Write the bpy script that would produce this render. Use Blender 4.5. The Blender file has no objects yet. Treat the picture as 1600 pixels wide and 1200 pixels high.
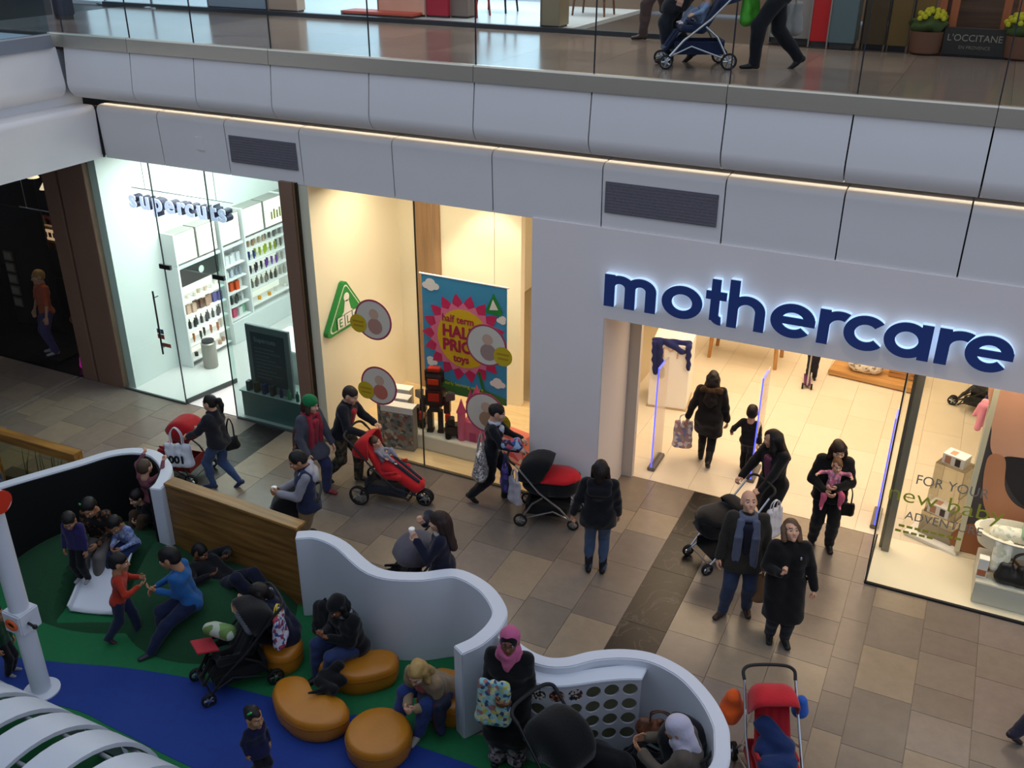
import bpy, bmesh, math, random
import numpy as np
from mathutils import Vector, Matrix
random.seed(7); rng = np.random.default_rng(7)
S = bpy.context.scene
COL = S.collection
# ---------------------------------------------------------------- camera (level-corrected phone view over a balcony)
CAMZ = 8.1
F_PX, PITCH, ROLL, YAW = 1521.6, .4596, .00484, .4452
def _cam():
    cy, sy, cp, sp = math.cos(YAW), math.sin(YAW), math.cos(PITCH), math.sin(PITCH)
    f = np.array([-sy*cp, cy*cp, -sp]); r = np.array([cy, sy, 0.]); u = np.cross(r, f)
    cr, sr = math.cos(ROLL), math.sin(ROLL)
    return cr*r+sr*u, -sr*r+cr*u, f
CR, CU, CF = _cam()
cd = bpy.data.cameras.new('camera'); cam = bpy.data.objects.new('camera', cd); COL.objects.link(cam)
cd.sensor_width = 36; cd.lens = F_PX/1600*36; cd.clip_start = .05; cd.clip_end = 300
M4 = Matrix.Identity(4)
for i in range(3):
    M4[i][0] = CR[i]; M4[i][1] = CU[i]; M4[i][2] = -CF[i]
M4[2][3] = CAMZ; cam.matrix_world = M4
S.camera = cam
def ray(px, py): return CR*((px-800)/F_PX)-CU*((py-600)/F_PX)+CF
def at(px, py, z=0.):                 # survey of the photograph: pixel on the horizontal plane z
    d = ray(px, py); t = (z-CAMZ)/d[2]; return (d[0]*t, d[1]*t, z)
def aty(px, py, y):                   # pixel on a plane parallel to the shop fronts
    d = ray(px, py); t = y/d[1]; return (d[0]*t, y, CAMZ+d[2]*t)
def atx(px, py, x):
    d = ray(px, py); t = x/d[0]; return (x, d[1]*t, CAMZ+d[2]*t)
# ---------------------------------------------------------------- world, exposure, lamps
S.view_settings.view_transform = 'Standard'; S.view_settings.look = 'None'
S.view_settings.exposure = 0.0; S.view_settings.gamma = 1.0; S.view_settings.use_curve_mapping = False
W = bpy.data.worlds.new('atrium_daylight'); S.world = W; W.use_nodes = True
bg = W.node_tree.nodes['Background']; bg.inputs[0].default_value = (.69, .80, 1.0, 1); bg.inputs[1].default_value = .92
def area(name, loc, size, power, col, rot=(0, 0, 0), sy=None):
    l = bpy.data.lights.new(name, 'AREA'); l.energy = power; l.color = col; l.size = size
    if sy: l.shape = 'RECTANGLE'; l.size_y = sy
    o = bpy.data.objects.new(name, l); COL.objects.link(o); o.location = loc; o.rotation_euler = rot; return o
def spot(name, loc, power, col, angle=70, blend=.6, rot=(0, 0, 0)):
    l = bpy.data.lights.new(name, 'SPOT'); l.energy = power; l.color = col; l.spot_size = math.radians(angle); l.spot_blend = blend; l.shadow_soft_size = .06
    o = bpy.data.objects.new(name, l); COL.objects.link(o); o.location = loc; o.rotation_euler = rot; return o
WARM = (1, .76, .5); WARM2 = (1, .84, .6); COOLW = (1, .98, .95)
# ceiling lamps of the shops
area('mothercare_ceiling_lamp', (-2.2, 14.4, 4.25), 4.0, 190, WARM, sy=3.0)
area('mothercare_ceiling_lamp', (-2.2, 18.0, 4.25), 5.0, 230, WARM, sy=3.5)
area('mothercare_window_lamp', (1.3, 12.5, 4.2), 2.6, 120, (1, .84, .62), sy=1.6)
area('toy_window_lamp', (-7.2, 12.4, 4.2), 2.6, 78, WARM2, sy=1.0)
spot('toy_window_downlight', (-8.1, 13.0, 4.25), 130, WARM2, 75, .5, (0, math.radians(-14), 0))
spot('toy_window_downlight', (-7.0, 13.2, 4.25), 110, WARM2, 75, .5, (math.radians(12), 0, 0))
area('salon_ceiling_lamp', (-11.2, 13.6, 4.25), 3.0, 300, COOLW, sy=3.6)
area('dark_shop_lamp', (-16.0, 13.2, 3.9), 1.0, 14, (1, .8, .6))
# warm strip hidden in the cove between the two rows of fascia panels
area('cove_strip_lamp', (-4.4, 11.68, 5.215), 17.4, 15, WARM2, (math.radians(-90), 0, 0), sy=.05)
# downlights over the upper walkway and its shops
area('upper_walkway_lamp', (-6, 13.6, 10.4), 14, 110, (1, .87, .72), sy=1.6)
area('upper_shop_lamp', (-9.0, 17.5, 9.6), 6, 260, (.85, .95, 1), sy=3)
area('upper_shop_lamp', (-4.5, 17.0, 9.6), 4, 110, (1, .85, .7), sy=3)
area('upper_shop_lamp', (.5, 16.6, 9.0), 3, 24, (1, .8, .55), sy=2)
# downlights in the walkway soffit at the right-hand end
for i, (x, y) in enumerate(((-.6, 9.6), (.9, 9.4), (2.4, 9.6))): spot('walkway_downlight', (x, y, 6.6), 120, WARM, 75, .8)
# ---------------------------------------------------------------- helpers: materials
def hx(c):
    c = c.lstrip('#'); v = [int(c[i:i+2], 16)/255 for i in (0, 2, 4)]
    return tuple(((x+.055)/1.055)**2.4 if x > .04045 else x/12.92 for x in v)+(1,)
MATS = {}
def nt(name):
    m = bpy.data.materials.new(name); m.use_nodes = True; t = m.node_tree
    return m, t, t.nodes['Principled BSDF']
def N(t, kind, **k):
    n = t.nodes.new(kind)
    for a, b in k.items(): setattr(n, a, b)
    return n
def mat(c, rough=.6, metal=0., var=.0, vs=6., bump=0., bs=80., emit=0., spec=.4, sheen=0., coat=0.):
    key = ('m', c, rough, metal, var, vs, bump, bs, emit, spec, sheen, coat)
    if key in MATS: return MATS[key]
    m, t, b = nt('paint_'+c.lstrip('#')); col = hx(c)
    b.inputs['Base Color'].default_value = col; b.inputs['Roughness'].default_value = rough; b.inputs['Metallic'].default_value = metal
    b.inputs['Specular IOR Level'].default_value = spec
    if sheen: b.inputs['Sheen Weight'].default_value = sheen
    if coat: b.inputs['Coat Weight'].default_value = coat; b.inputs['Coat Roughness'].default_value = .1
    if emit: b.inputs['Emission Color'].default_value = col; b.inputs['Emission Strength'].default_value = emit
    tc = N(t, 'ShaderNodeTexCoord')
    if var:
        n = N(t, 'ShaderNodeTexNoise'); n.inputs['Scale'].default_value = vs; n.inputs['Detail'].default_value = 5
        t.links.new(tc.outputs['Object'], n.inputs['Vector'])
        mx = N(t, 'ShaderNodeMix', data_type='RGBA'); mx.inputs[6].default_value = tuple(x*(1-var) for x in col[:3])+(1,)
        mx.inputs[7].default_value = tuple(min(1, x*(1+var)) for x in col[:3])+(1,)
        t.links.new(n.outputs['Fac'], mx.inputs[0]); t.links.new(mx.outputs[2], b.inputs['Base Color'])
    if bump:
        n = N(t, 'ShaderNodeTexNoise'); n.inputs['Scale'].default_value = bs; n.inputs['Detail'].default_value = 4
        t.links.new(tc.outputs['Object'], n.inputs['Vector'])
        bp = N(t, 'ShaderNodeBump'); bp.inputs['Strength'].default_value = bump; bp.inputs['Distance'].default_value = .02
        t.links.new(n.outputs['Fac'], bp.inputs['Height']); t.links.new(bp.outputs['Normal'], b.inputs['Normal'])
    MATS[key] = m; return m
def cloth(c, var=.18): return mat(c, .85, var=var, vs=9, bump=.25, bs=45, spec=.2, sheen=.15)
def stripes(c1, c2, scale=25, axis='Z', rough=.8, thr=.5, kind='BANDS'):
    key = ('s', c1, c2, scale, axis, thr)
    if key in MATS: return MATS[key]
    m, t, b = nt('striped_cloth'); b.inputs['Roughness'].default_value = rough
    tc = N(t, 'ShaderNodeTexCoord'); w = N(t, 'ShaderNodeTexWave', bands_direction=axis); w.inputs['Scale'].default_value = scale
    t.links.new(tc.outputs['Object'], w.inputs['Vector'])
    r = N(t, 'ShaderNodeValToRGB'); r.color_ramp.interpolation = 'CONSTANT'
    r.color_ramp.elements[0].color = hx(c1); r.color_ramp.elements[1].color = hx(c2); r.color_ramp.elements[1].position = thr
    t.links.new(w.outputs['Fac'], r.inputs[0]); t.links.new(r.outputs[0], b.inputs['Base Color']); MATS[key] = m; return m
def cells(cols, scale=20, rough=.8, metal=0., feature='F1', stretch=(1, 1, 1)):
    key = ('c', tuple(cols), scale, rough, stretch)
    if key in MATS: return MATS[key]
    m, t, b = nt('printed_pattern'); b.inputs['Roughness'].default_value = rough; b.inputs['Metallic'].default_value = metal
    tc = N(t, 'ShaderNodeTexCoord'); mp = N(t, 'ShaderNodeMapping'); mp.inputs['Scale'].default_value = stretch
    v = N(t, 'ShaderNodeTexVoronoi'); v.inputs['Scale'].default_value = scale
    t.links.new(tc.outputs['Object'], mp.inputs['Vector']); t.links.new(mp.outputs[0], v.inputs['Vector'])
    sp = N(t, 'ShaderNodeSeparateColor'); t.links.new(v.outputs['Color'], sp.inputs[0])
    r = N(t, 'ShaderNodeValToRGB'); r.color_ramp.interpolation = 'CONSTANT'; e = r.color_ramp.elements
    e[0].color = hx(cols[0]); e[1].color = hx(cols[1]); e[1].position = 1/len(cols)
    for i, c in enumerate(cols[2:], 2): q = e.new(i/len(cols)); q.color = hx(c)
    t.links.new(sp.outputs[0], r.inputs[0]); t.links.new(r.outputs[0], b.inputs['Base Color']); MATS[key] = m; return m
def per_object(cols, rough=.3, var=.12, vs=4, veins=None, name='stone_tile', bump=.0):
    m, t, b = nt(name); b.inputs['Roughness'].default_value = rough; b.inputs['Specular IOR Level'].default_value = .4
    oi = N(t, 'ShaderNodeObjectInfo'); r = N(t, 'ShaderNodeValToRGB'); r.color_ramp.interpolation = 'CONSTANT'; e = r.color_ramp.elements
    e[0].color = hx(cols[0]); e[1].color = hx(cols[1]); e[1].position = 1/len(cols)
    for i, c in enumerate(cols[2:], 2): q = e.new(i/len(cols)); q.color = hx(c)
    t.links.new(oi.outputs['Random'], r.inputs[0])
    g = N(t, 'ShaderNodeNewGeometry'); n = N(t, 'ShaderNodeTexNoise'); n.inputs['Scale'].default_value = vs; n.inputs['Detail'].default_value = 8; n.inputs['Roughness'].default_value = .7
    t.links.new(g.outputs['Position'], n.inputs['Vector'])
    mr = N(t, 'ShaderNodeMapRange'); mr.inputs[1].default_value = .3; mr.inputs[2].default_value = .7; mr.inputs[3].default_value = 1-var; mr.inputs[4].default_value = 1+var
    t.links.new(n.outputs['Fac'], mr.inputs[0])
    mx = N(t, 'ShaderNodeMix', data_type='RGBA', blend_type='MULTIPLY'); mx.inputs[0].default_value = 1
    t.links.new(r.outputs[0], mx.inputs[6]); t.links.new(mr.outputs[0], mx.inputs[7])
    out = mx.outputs[2]
    if veins:
        v = N(t, 'ShaderNodeTexNoise'); v.inputs['Scale'].default_value = 1.6; v.inputs['Detail'].default_value = 6; v.inputs['Distortion'].default_value = 1.5
        t.links.new(g.outputs['Position'], v.inputs['Vector'])
        rr = N(t, 'ShaderNodeValToRGB'); ee = rr.color_ramp.elements; ee[0].position = .485; ee[0].color = (0, 0, 0, 1); ee[1].position = .5; ee[1].color = (1, 1, 1, 1)
        q = ee.new(.515); q.color = (0, 0, 0, 1)
        t.links.new(v.outputs['Fac'], rr.inputs[0]); m2 = N(t, 'ShaderNodeMix', data_type='RGBA'); m2.inputs[7].default_value = hx(veins)
        ml = N(t, 'ShaderNodeMath', operation='MULTIPLY'); ml.inputs[1].default_value = .35; t.links.new(rr.outputs[0], ml.inputs[0])
        t.links.new(ml.outputs[0], m2.inputs[0]); t.links.new(out, m2.inputs[6]); out = m2.outputs[2]
    t.links.new(out, b.inputs['Base Color']); return m
def wood(c1, c2, rough=.45, axis=0, scale=5.):
    key = ('w', c1, c2, rough, axis, scale)
    if key in MATS: return MATS[key]
    m, t, b = nt('wood_grain'); b.inputs['Roughness'].default_value = rough
    tc = N(t, 'ShaderNodeTexCoord'); mp = N(t, 'ShaderNodeMapping'); s = [10, 10, 10]; s[axis] = .8; mp.inputs['Scale'].default_value = s
    n = N(t, 'ShaderNodeTexNoise'); n.inputs['Scale'].default_value = scale*.3; n.inputs['Detail'].default_value = 6
    t.links.new(tc.outputs['Object'], mp.inputs['Vector']); t.links.new(mp.outputs[0], n.inputs['Vector'])
    r = N(t, 'ShaderNodeValToRGB'); e = r.color_ramp.elements; e[0].position = .35; e[0].color = hx(c1); e[1].position = .68; e[1].color = hx(c2)
    t.links.new(n.outputs['Fac'], r.inputs[0]); t.links.new(r.outputs[0], b.inputs['Base Color']); MATS[key] = m; return m
def glass(c='e8f4f4', refl=1.0, tint=.0):
    key = ('g', c, refl)
    if key in MATS: return MATS[key]
    m = bpy.data.materials.new('clear_glass'); m.use_nodes = True; t = m.node_tree; t.nodes.clear()
    o = N(t, 'ShaderNodeOutputMaterial'); mx = N(t, 'ShaderNodeMixShader'); tr = N(t, 'ShaderNodeBsdfTransparent'); gl = N(t, 'ShaderNodeBsdfGlossy')
    tr.inputs[0].default_value = hx(c); gl.inputs['Roughness'].default_value = .02
    lw = N(t, 'ShaderNodeLayerWeight'); lw.inputs[0].default_value = .5
    pw_ = N(t, 'ShaderNodeMath', operation='POWER'); pw_.inputs[1].default_value = 4.0; ml = N(t, 'ShaderNodeMath', operation='MULTIPLY_ADD'); ml.inputs[1].default_value = .8*refl; ml.inputs[2].default_value = .022*refl
    t.links.new(lw.outputs['Facing'], pw_.inputs[0]); t.links.new(pw_.outputs[0], ml.inputs[0]); t.links.new(ml.outputs[0], mx.inputs[0]); t.links.new(tr.outputs[0], mx.inputs[1]); t.links.new(gl.outputs[0], mx.inputs[2])
    t.links.new(mx.outputs[0], o.inputs[0]); MATS[key] = m; return m
def brushed(c='b9b2a6', rough=.32):
    key = ('b', c, rough)
    if key in MATS: return MATS[key]
    m, t, b = nt('brushed_steel'); b.inputs['Metallic'].default_value = .72; b.inputs['Base Color'].default_value = hx(c); b.inputs['Roughness'].default_value = rough
    tc = N(t, 'ShaderNodeTexCoord'); mp = N(t, 'ShaderNodeMapping'); mp.inputs['Scale'].default_value = (1.2, 1, 120)
    n = N(t, 'ShaderNodeTexNoise'); n.inputs['Scale'].default_value = 3; t.links.new(tc.outputs['Object'], mp.inputs['Vector']); t.links.new(mp.outputs[0], n.inputs['Vector'])
    mr = N(t, 'ShaderNodeMapRange'); mr.inputs[3].default_value = rough-.08; mr.inputs[4].default_value = rough+.12
    t.links.new(n.outputs['Fac'], mr.inputs[0]); t.links.new(mr.outputs[0], b.inputs['Roughness']); MATS[key] = m; return m
# ---------------------------------------------------------------- helpers: objects
LINKED = []
def link(name, me, parent=None):
    o = bpy.data.objects.new(name, me); COL.objects.link(o)
    if parent is not None: o.parent = parent
    LINKED.append(o); return o
def tag(o, label, cat, group=None):
    o['label'] = label; o['category'] = cat
    if group: o['group'] = group
    return o
def struct(o, label=None):
    o['kind'] = 'structure'
    if label: o['label'] = label
    return o
def empty(name, loc=(0, 0, 0), rz=0., label=None, cat=None, group=None, scale=None):
    o = bpy.data.objects.new(name, None); COL.objects.link(o); o.location = loc; o.rotation_euler = (0, 0, rz); o.empty_display_size = .1
    if scale: o.scale = (scale,)*3
    if label: tag(o, label, cat, group)
    return o
class MB:
    """collects shapes into ONE mesh"""
    def __init__(s): s.v = []; s.f = []; s.m = []; s.cur = 0
    def add(s, vs, fs):
        k = len(s.v); s.v.extend([tuple(float(c) for c in v) for v in vs]); s.f.extend([tuple(i+k for i in f) for f in fs]); s.m.extend([s.cur]*len(fs)); return s
    def box(s, lo, hi, rz=0., piv=None):
        x0, y0, z0 = lo; x1, y1, z1 = hi
        vs = [(x0, y0, z0), (x1, y0, z0), (x1, y1, z0), (x0, y1, z0), (x0, y0, z1), (x1, y0, z1), (x1, y1, z1), (x0, y1, z1)]
        if rz:
            c, q = math.cos(rz), math.sin(rz); px, py = piv or ((x0+x1)/2, (y0+y1)/2)
            vs = [(px+(x-px)*c-(y-py)*q, py+(x-px)*q+(y-py)*c, z) for x, y, z in vs]
        return s.add(vs, [(0, 3, 2, 1), (4, 5, 6, 7), (0, 1, 5, 4), (1, 2, 6, 5), (2, 3, 7, 6), (3, 0, 4, 7)])
    def cbox(s, c, d, rz=0.): return s.box([c[i]-d[i]/2 for i in range(3)], [c[i]+d[i]/2 for i in range(3)], rz)
    def prism(s, pts, z0, z1):             # closed polygon in x,y
        n = len(pts); a = sum(pts[i][0]*pts[(i+1) % n][1]-pts[(i+1) % n][0]*pts[i][1] for i in range(n))
        if a < 0: pts = pts[::-1]
        vs = [(p[0], p[1], z0) for p in pts]+[(p[0], p[1], z1) for p in pts]
        return s.add(vs, [tuple(range(n-1, -1, -1)), tuple(range(n, 2*n))]+[(i, (i+1) % n, n+(i+1) % n, n+i) for i in range(n)])
    def extr(s, prof, a, b, fn):           # closed 2-D profile swept from a to b; fn(u,v,t)->xyz
        n = len(prof); vs = [fn(u, v, a) for u, v in prof]+[fn(u, v, b) for u, v in prof]
        return s.add(vs, [tuple(range(n)), tuple(range(2*n-1, n-1, -1))]+[(i, n+i, n+(i+1) % n, (i+1) % n) for i in range(n)])
    def tube(s, path, r, n=8, closed=False):
        P = [np.array(p, float) for p in path]; m = len(P); rs = r if hasattr(r, '__len__') else [r]*m
        vs = []; up = None
        for i in range(m):
            a = P[(i-1) % m] if (closed or i > 0) else P[i]; b = P[(i+1) % m] if (closed or i < m-1) else P[i]
            d = b-a; d /= (np.linalg.norm(d)+1e-9)
            if up is None: up = np.array([0, 0, 1.]) if abs(d[2]) < .9 else np.array([1., 0, 0])
            u = np.cross(d, up); u /= (np.linalg.norm(u)+1e-9); w = np.cross(u, d); up = w
            for k in range(n):
                q = 2*math.pi*k/n; vs.append(P[i]+rs[i]*(math.cos(q)*u+math.sin(q)*w))
        fs = []
        for i in range(m if closed else m-1):
            j = (i+1) % m
            for k in range(n): fs.append((i*n+k, i*n+(k+1) % n, j*n+(k+1) % n, j*n+k))
        if not closed: fs += [tuple(range(n-1, -1, -1)), tuple((m-1)*n+k for k in range(n))]
        return s.add(vs, fs)
    def lathe(s, prof, c=(0, 0, 0), n=24, axis='z', sx=1, sy=1):   # prof [(r,z)]
        vs = []; m = len(prof)
        for r, z in prof:
            for k in range(n):
                q = 2*math.pi*k/n; x, y = r*math.cos(q)*sx, r*math.sin(q)*sy
                p = (x, y, z) if axis == 'z' else ((z, x, y) if axis == 'x' else (y, z, x))
                vs.append((c[0]+p[0], c[1]+p[1], c[2]+p[2]))
        fs = [(i*n+k, i*n+(k+1) % n, (i+1)*n+(k+1) % n, (i+1)*n+k) for i in range(m-1) for k in range(n)]
        fs += [tuple(range(n-1, -1, -1)), tuple((m-1)*n+k for k in range(n))]
        return s.add(vs, fs)
    def ball(s, c, r, n=14, m=9):
        rx, ry, rz = r if hasattr(r, '__len__') else (r, r, r)
        vs = [(c[0], c[1], c[2]-rz)]
        for i in range(1, m):
            t = math.pi*i/m
            for k in range(n): q = 2*math.pi*k/n; vs.append((c[0]+rx*math.sin(t)*math.cos(q), c[1]+ry*math.sin(t)*math.sin(q), c[2]-rz*math.cos(t)))
        vs.append((c[0], c[1], c[2]+rz)); L = len(vs)-1
        fs = [(0, 1+(k+1) % n, 1+k) for k in range(n)]+[(L, 1+(m-2)*n+k, 1+(m-2)*n+(k+1) % n) for k in range(n)]
        fs += [(1+i*n+k, 1+i*n+(k+1) % n, 1+(i+1)*n+(k+1) % n, 1+(i+1)*n+k) for i in range(m-2) for k in range(n)]
        return s.add(vs, fs)
    def xf(s, M, start=0):
        for i in range(start, len(s.v)): s.v[i] = tuple(M @ Vector(s.v[i]))
        return s
    def mesh(s, mats, smooth=False, bevel=0., seg=2, name='mesh'):
        me = bpy.data.meshes.new(name); me.from_pydata(s.v, [], s.f)
        for m in (mats if isinstance(mats, (list, tuple)) else [mats]): me.materials.append(m)
        if any(s.m): me.polygons.foreach_set('material_index', s.m)
        bm = bmesh.new(); bm.from_mesh(me); bmesh.ops.recalc_face_normals(bm, faces=bm.faces)
        if bevel: bmesh.ops.bevel(bm, geom=[e for e in bm.edges if len(e.link_faces) == 2 and e.calc_face_angle(0) > .5], offset=bevel, segments=seg, affect='EDGES', clamp_overlap=True)
        bm.to_mesh(me); bm.free()
        if smooth:
            me.polygons.foreach_set('use_smooth', [True]*len(me.polygons))
            if hasattr(me, 'set_sharp_from_angle'): me.set_sharp_from_angle(angle=math.radians(40))
        return me
    def build(s, name, mats, parent=None, smooth=False, bevel=0., seg=2):
        return link(name, s.mesh(mats, smooth, bevel, seg, name), parent)
def box(name, lo, hi, m, parent=None, bevel=0., rz=0.): return MB().box(lo, hi, rz).build(name, m, parent, bevel=bevel)
def copy_tree(o, parent=None):
    c = o.copy(); COL.objects.link(c)
    if parent is not None: c.parent = parent
    for ch in list(o.children): copy_tree(ch, c)
    return c
def text(name, body, size, ext, m, parent=None, loc=(0, 0, 0), rot=(math.pi/2, 0, 0), align='LEFT', sx=1., bold=0., shear=0.):
    cu = bpy.data.curves.new(name, 'FONT'); cu.body = body; cu.size = size; cu.extrude = ext; cu.align_x = align; cu.resolution_u = 4; cu.offset = bold; cu.shear = shear
    o = bpy.data.objects.new(name, cu); COL.objects.link(o); bpy.context.view_layer.update()
    me = bpy.data.meshes.new_from_object(o.evaluated_get(bpy.context.evaluated_depsgraph_get()))
    bpy.data.objects.remove(o); bpy.data.curves.remove(cu)
    me.materials.clear()
    for q in (m if isinstance(m, (list, tuple)) else [m]): me.materials.append(q)
    if isinstance(m, (list, tuple)):
        me.polygons.foreach_set('material_index', [0 if abs(p.normal.z) > .5 else 1 for p in me.polygons])
    o = link(name, me, parent); o.location = loc; o.rotation_euler = rot; o.scale = (sx, 1, 1); return o
def spline(pts, n=8, closed=False):
    P = [np.array(p, float) for p in pts]; L = len(P); out = []
    rngi = range(L if closed else L-1)
    for i in rngi:
        p0 = P[(i-1) % L] if closed or i > 0 else 2*P[0]-P[1]; p1 = P[i]; p2 = P[(i+1) % L]; p3 = P[(i+2) % L] if closed or i+2 < L else 2*P[-1]-P[-2]
        for k in range(n):
            t = k/n; out.append(.5*((2*p1)+(-p0+p2)*t+(2*p0-5*p1+4*p2-p3)*t*t+(-p0+3*p1-3*p2+p3)*t**3))
    if not closed: out.append(P[-1])
    return out
def offset2(path, d):
    P = [np.array(p[:2], float) for p in path]; out = []
    for i in range(len(P)):
        a = P[max(0, i-1)]; b = P[min(len(P)-1, i+1)]; t = (b-a)/np.linalg.norm(b-a); out.append(P[i]+d*np.array([-t[1], t[0]]))
    return out
# ================================================================ THE SETTING
YF = 11.46                                   # plane of the shop fronts
white = mat('e6e2e0', .45, var=.02, vs=2); whitewall = mat('f0e6e2', .6, var=.03, vs=1.2); black = mat('0b0b0d', .5)
darkgap = mat('1c1c20', .7); steel = brushed('cdc4b2', .3); chrome = mat('c8ccd0', .18, 1.); browncol = mat('8c6e5c', .42, .1, var=.12, vs=2)
clear = glass('fbfdfc', .7); bluish = glass('dcebef', 1.0)
cream = mat('eee4cc', .7, var=.02, vs=2)
stone = per_object(['7f7265', '776b60', '867868', '7b6f63', '8b7c69', '72675d', '81746a'], .27, .09, 5)
marble = per_object(['201b1a', '1d1918'], .36, .25, 3, veins='6a605a', name='dark_marble')
grout = mat('5d554d', .8)
creamtile = per_object(['d6cbb6', 'd4c8b2', 'd8cdb9'], .25, .03, 3, name='cream_tile')
slabfar, _t, _b = nt('far_slabs'); _b.inputs['Roughness'].default_value = .35
_g = N(_t, 'ShaderNodeNewGeometry'); _k = N(_t, 'ShaderNodeTexBrick'); _k.inputs['Color1'].default_value = hx('7f7265'); _k.inputs['Color2'].default_value = hx('776b60'); _k.inputs['Mortar'].default_value = hx('5d554d'); _k.inputs['Scale'].default_value = 1.; _k.inputs['Mortar Size'].default_value = .004; _k.inputs['Brick Width'].default_value = .8; _k.inputs['Row Height'].default_value = .62
_t.links.new(_g.outputs['Position'], _k.inputs['Vector']); _t.links.new(_k.outputs['Color'], _b.inputs['Base Color'])
# --- mall floor, stone slabs laid in columns that run away from the balcony
floor = box('floor', (-30, -6, -.3), (14, 12.66, -.012), slabfar); struct(floor, 'grey-beige stone slab floor of the shopping mall walkway')
tile_unit = MB().box((0, 0, -.03), (1, 1, 0)).mesh(stone, name='slab')
marb_unit = MB().box((0, 0, -.03), (1, 1, 0)).mesh(marble, name='slab')
WALL3 = [at(*p, 1.19)[:2] for p in ((-60, 772), (8, 750), (60, 735), (120, 718), (170, 703), (215, 698), (250, 705), (268, 728), (262, 750))]
WALL1 = [at(*p, 1.19)[:2] for p in ((463, 828), (500, 829), (540, 845), (590, 885), (650, 893), (715, 888), (765, 912), (793, 957), (777, 998), (720, 1012))]
WALL2 = [at(*p, 1.19)[:2] for p in ((760, 1000), (800, 1012), (830, 1022), (870, 1030), (950, 1015), (1010, 1018), (1060, 1045), (1110, 1090), (1136, 1140), (1138, 1200))]+[(-1.05, 5.9), (-1.35, 5.2), (-1.9, 4.6)]
def inpoly(x, y, P):
    c = False; n = len(P)
    for i in range(n):
        a, b = P[i], P[(i+1) % n]
        if (a[1] > y) != (b[1] > y) and x < (b[0]-a[0])*(y-a[1])/(b[1]-a[1])+a[0]: c = not c
    return c
PLAY = WALL3[1:]+[(-6.7, 8.05)]+WALL1[1:]+WALL2[2:]+[(-2.2, 3.2), (-10.8, 3.2)]
cols = [2.4, 1.78, 1.16, .53, -.10, -.42, -1.06, -1.69, -2.33, -2.92]
while cols[-1] > -9.6: cols.append(cols[-1]-.62)
cols.append(cols[-1]-.62)
while cols[-1] > -17: cols.append(cols[-1]-.62)
nt_ = 0
for i in range(len(cols)-1):
    x1, x0 = cols[i], cols[i+1]; dark = abs(x1+2.33) < .01 or abs(x1-cols[20]) < .01
    ylo = 5.2 if x0 > -1.6 else (6.9 if x0 > -4.2 else (7.5 if x0 > -10 else 7.4)); top = 12.655 if (-4.2 < (x0+x1)/2 < -.2) else 11.455
    y = top; r = random.Random(i*13+5)
    while y > ylo:
        L = r.choice((.62, .62, .62, .45, .8, .93)) if not dark else r.choice((.9, 1.2))
        if y-L < top-.0 and not inpoly((x0+x1)/2, y-L/2, PLAY):
            o = link('floor_slab', marb_unit if dark else tile_unit, floor); o.location = (x0+.003, y-L+.003, 0); o.scale = (x1-x0-.006, L-.006, 1); nt_ += 1
        y -= L
# metal expansion joint in the floor, bottom left of the dark column
tr = MB(); a = at(-10, 655); b = at(150, 590); tr.box((a[0]-.09, a[1]-1.5, -.01), (a[0]-.03, 11.45, .004)); tr.box((a[0]+.05, a[1]-1.5, -.01), (a[0]+.11, 11.45, .004))
struct(tr.build('trim_1', mat('a89f95', .35, .6)), 'metal expansion joint strip in the walkway floor')
# --- shop floors
sf = box('floor_mothercare', (-9.2, 12.66, -.3), (9, 23, -.012), mat('b5a588', .8)); struct(sf, 'cream tiled floor inside the baby shop')
ct = MB().box((0, 0, -.03), (1, 1, 0)).mesh(creamtile, name='tile')
x = -4.9
while x < 2.6:
    y = 12.665; k = int(round((x+4.9)/.62))
    if k % 2: y -= .6
    while y < 20.5:
        lo = max(y, 12.665); o = link('floor_tile', ct, sf); o.location = (x+.002, lo, 0); o.scale = (.616, y+1.2-lo-.004, 1); y += 1.2
    x += .62
wf = box('floor_window', (-.27, 11.49, -.3), (6, 12.66, .02), mat('e6dcc4', .4, var=.03)); struct(wf, 'cream floor of the corner shop window')
ef = box('floor_toy_window', (-9.0, 11.49, -.3), (-5.2, 14.2, .03), wood('d8b98a', 'e4c99c', .4, 0)); struct(ef, 'pale floor of the toy shop window')
s2 = box('floor_salon', (-13.4, 11.5, -.3), (-9.2, 18, 0.0), mat('d9d6d4', .12, var=.03, vs=1.5)); struct(s2, 'glossy white floor of the hair salon')
s3 = box('floor_dark_shop', (-22, 11.5, -.3), (-13.4, 18, 0.0), mat('16141a', .3)); struct(s3, 'black floor of the dark clothes shop')
# --- partitions and ceilings of the lower shops
struct(box('ceiling', (-22, 11.75, 4.4), (12, 23, 4.6), mat('d8d4cc', .8)), 'ceiling over the shops')
struct(box('wall_salon_left', (-13.42, 11.55, 0), (-13.22, 18, 4.4), mat('e0e6e4', .5)), 'pale wall of the salon')
struct(box('wall_salon_back', (-13.4, 17.9, 0), (-9.0, 18.1, 4.4), mat('e4e6e6', .6)))
struct(box('wall_salon_right', (-9.2, 11.55, 0), (-9.06, 18, 4.4), mat('e4e6e6', .6)))
struct(box('wall_dark_shop_back', (-22, 15.2, 0), (-13.4, 15.4, 4.4), mat('1b1512', .8)))
struct(box('wall_dark_shop_left', (-22.2, 11.5, 0), (-22, 15.4, 4.4), mat('1b1512', .8)))
struct(box('wall_toy_left', (-9.06, 11.5, 0), (-8.86, 22, 4.4), cream), 'cream side wall of the toy shop window')
struct(box('wall_toy_back', (-8.02, 13.95, .03), (-6.5, 14.1, 4.4), cream), 'cream back panel of the toy shop window')
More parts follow.
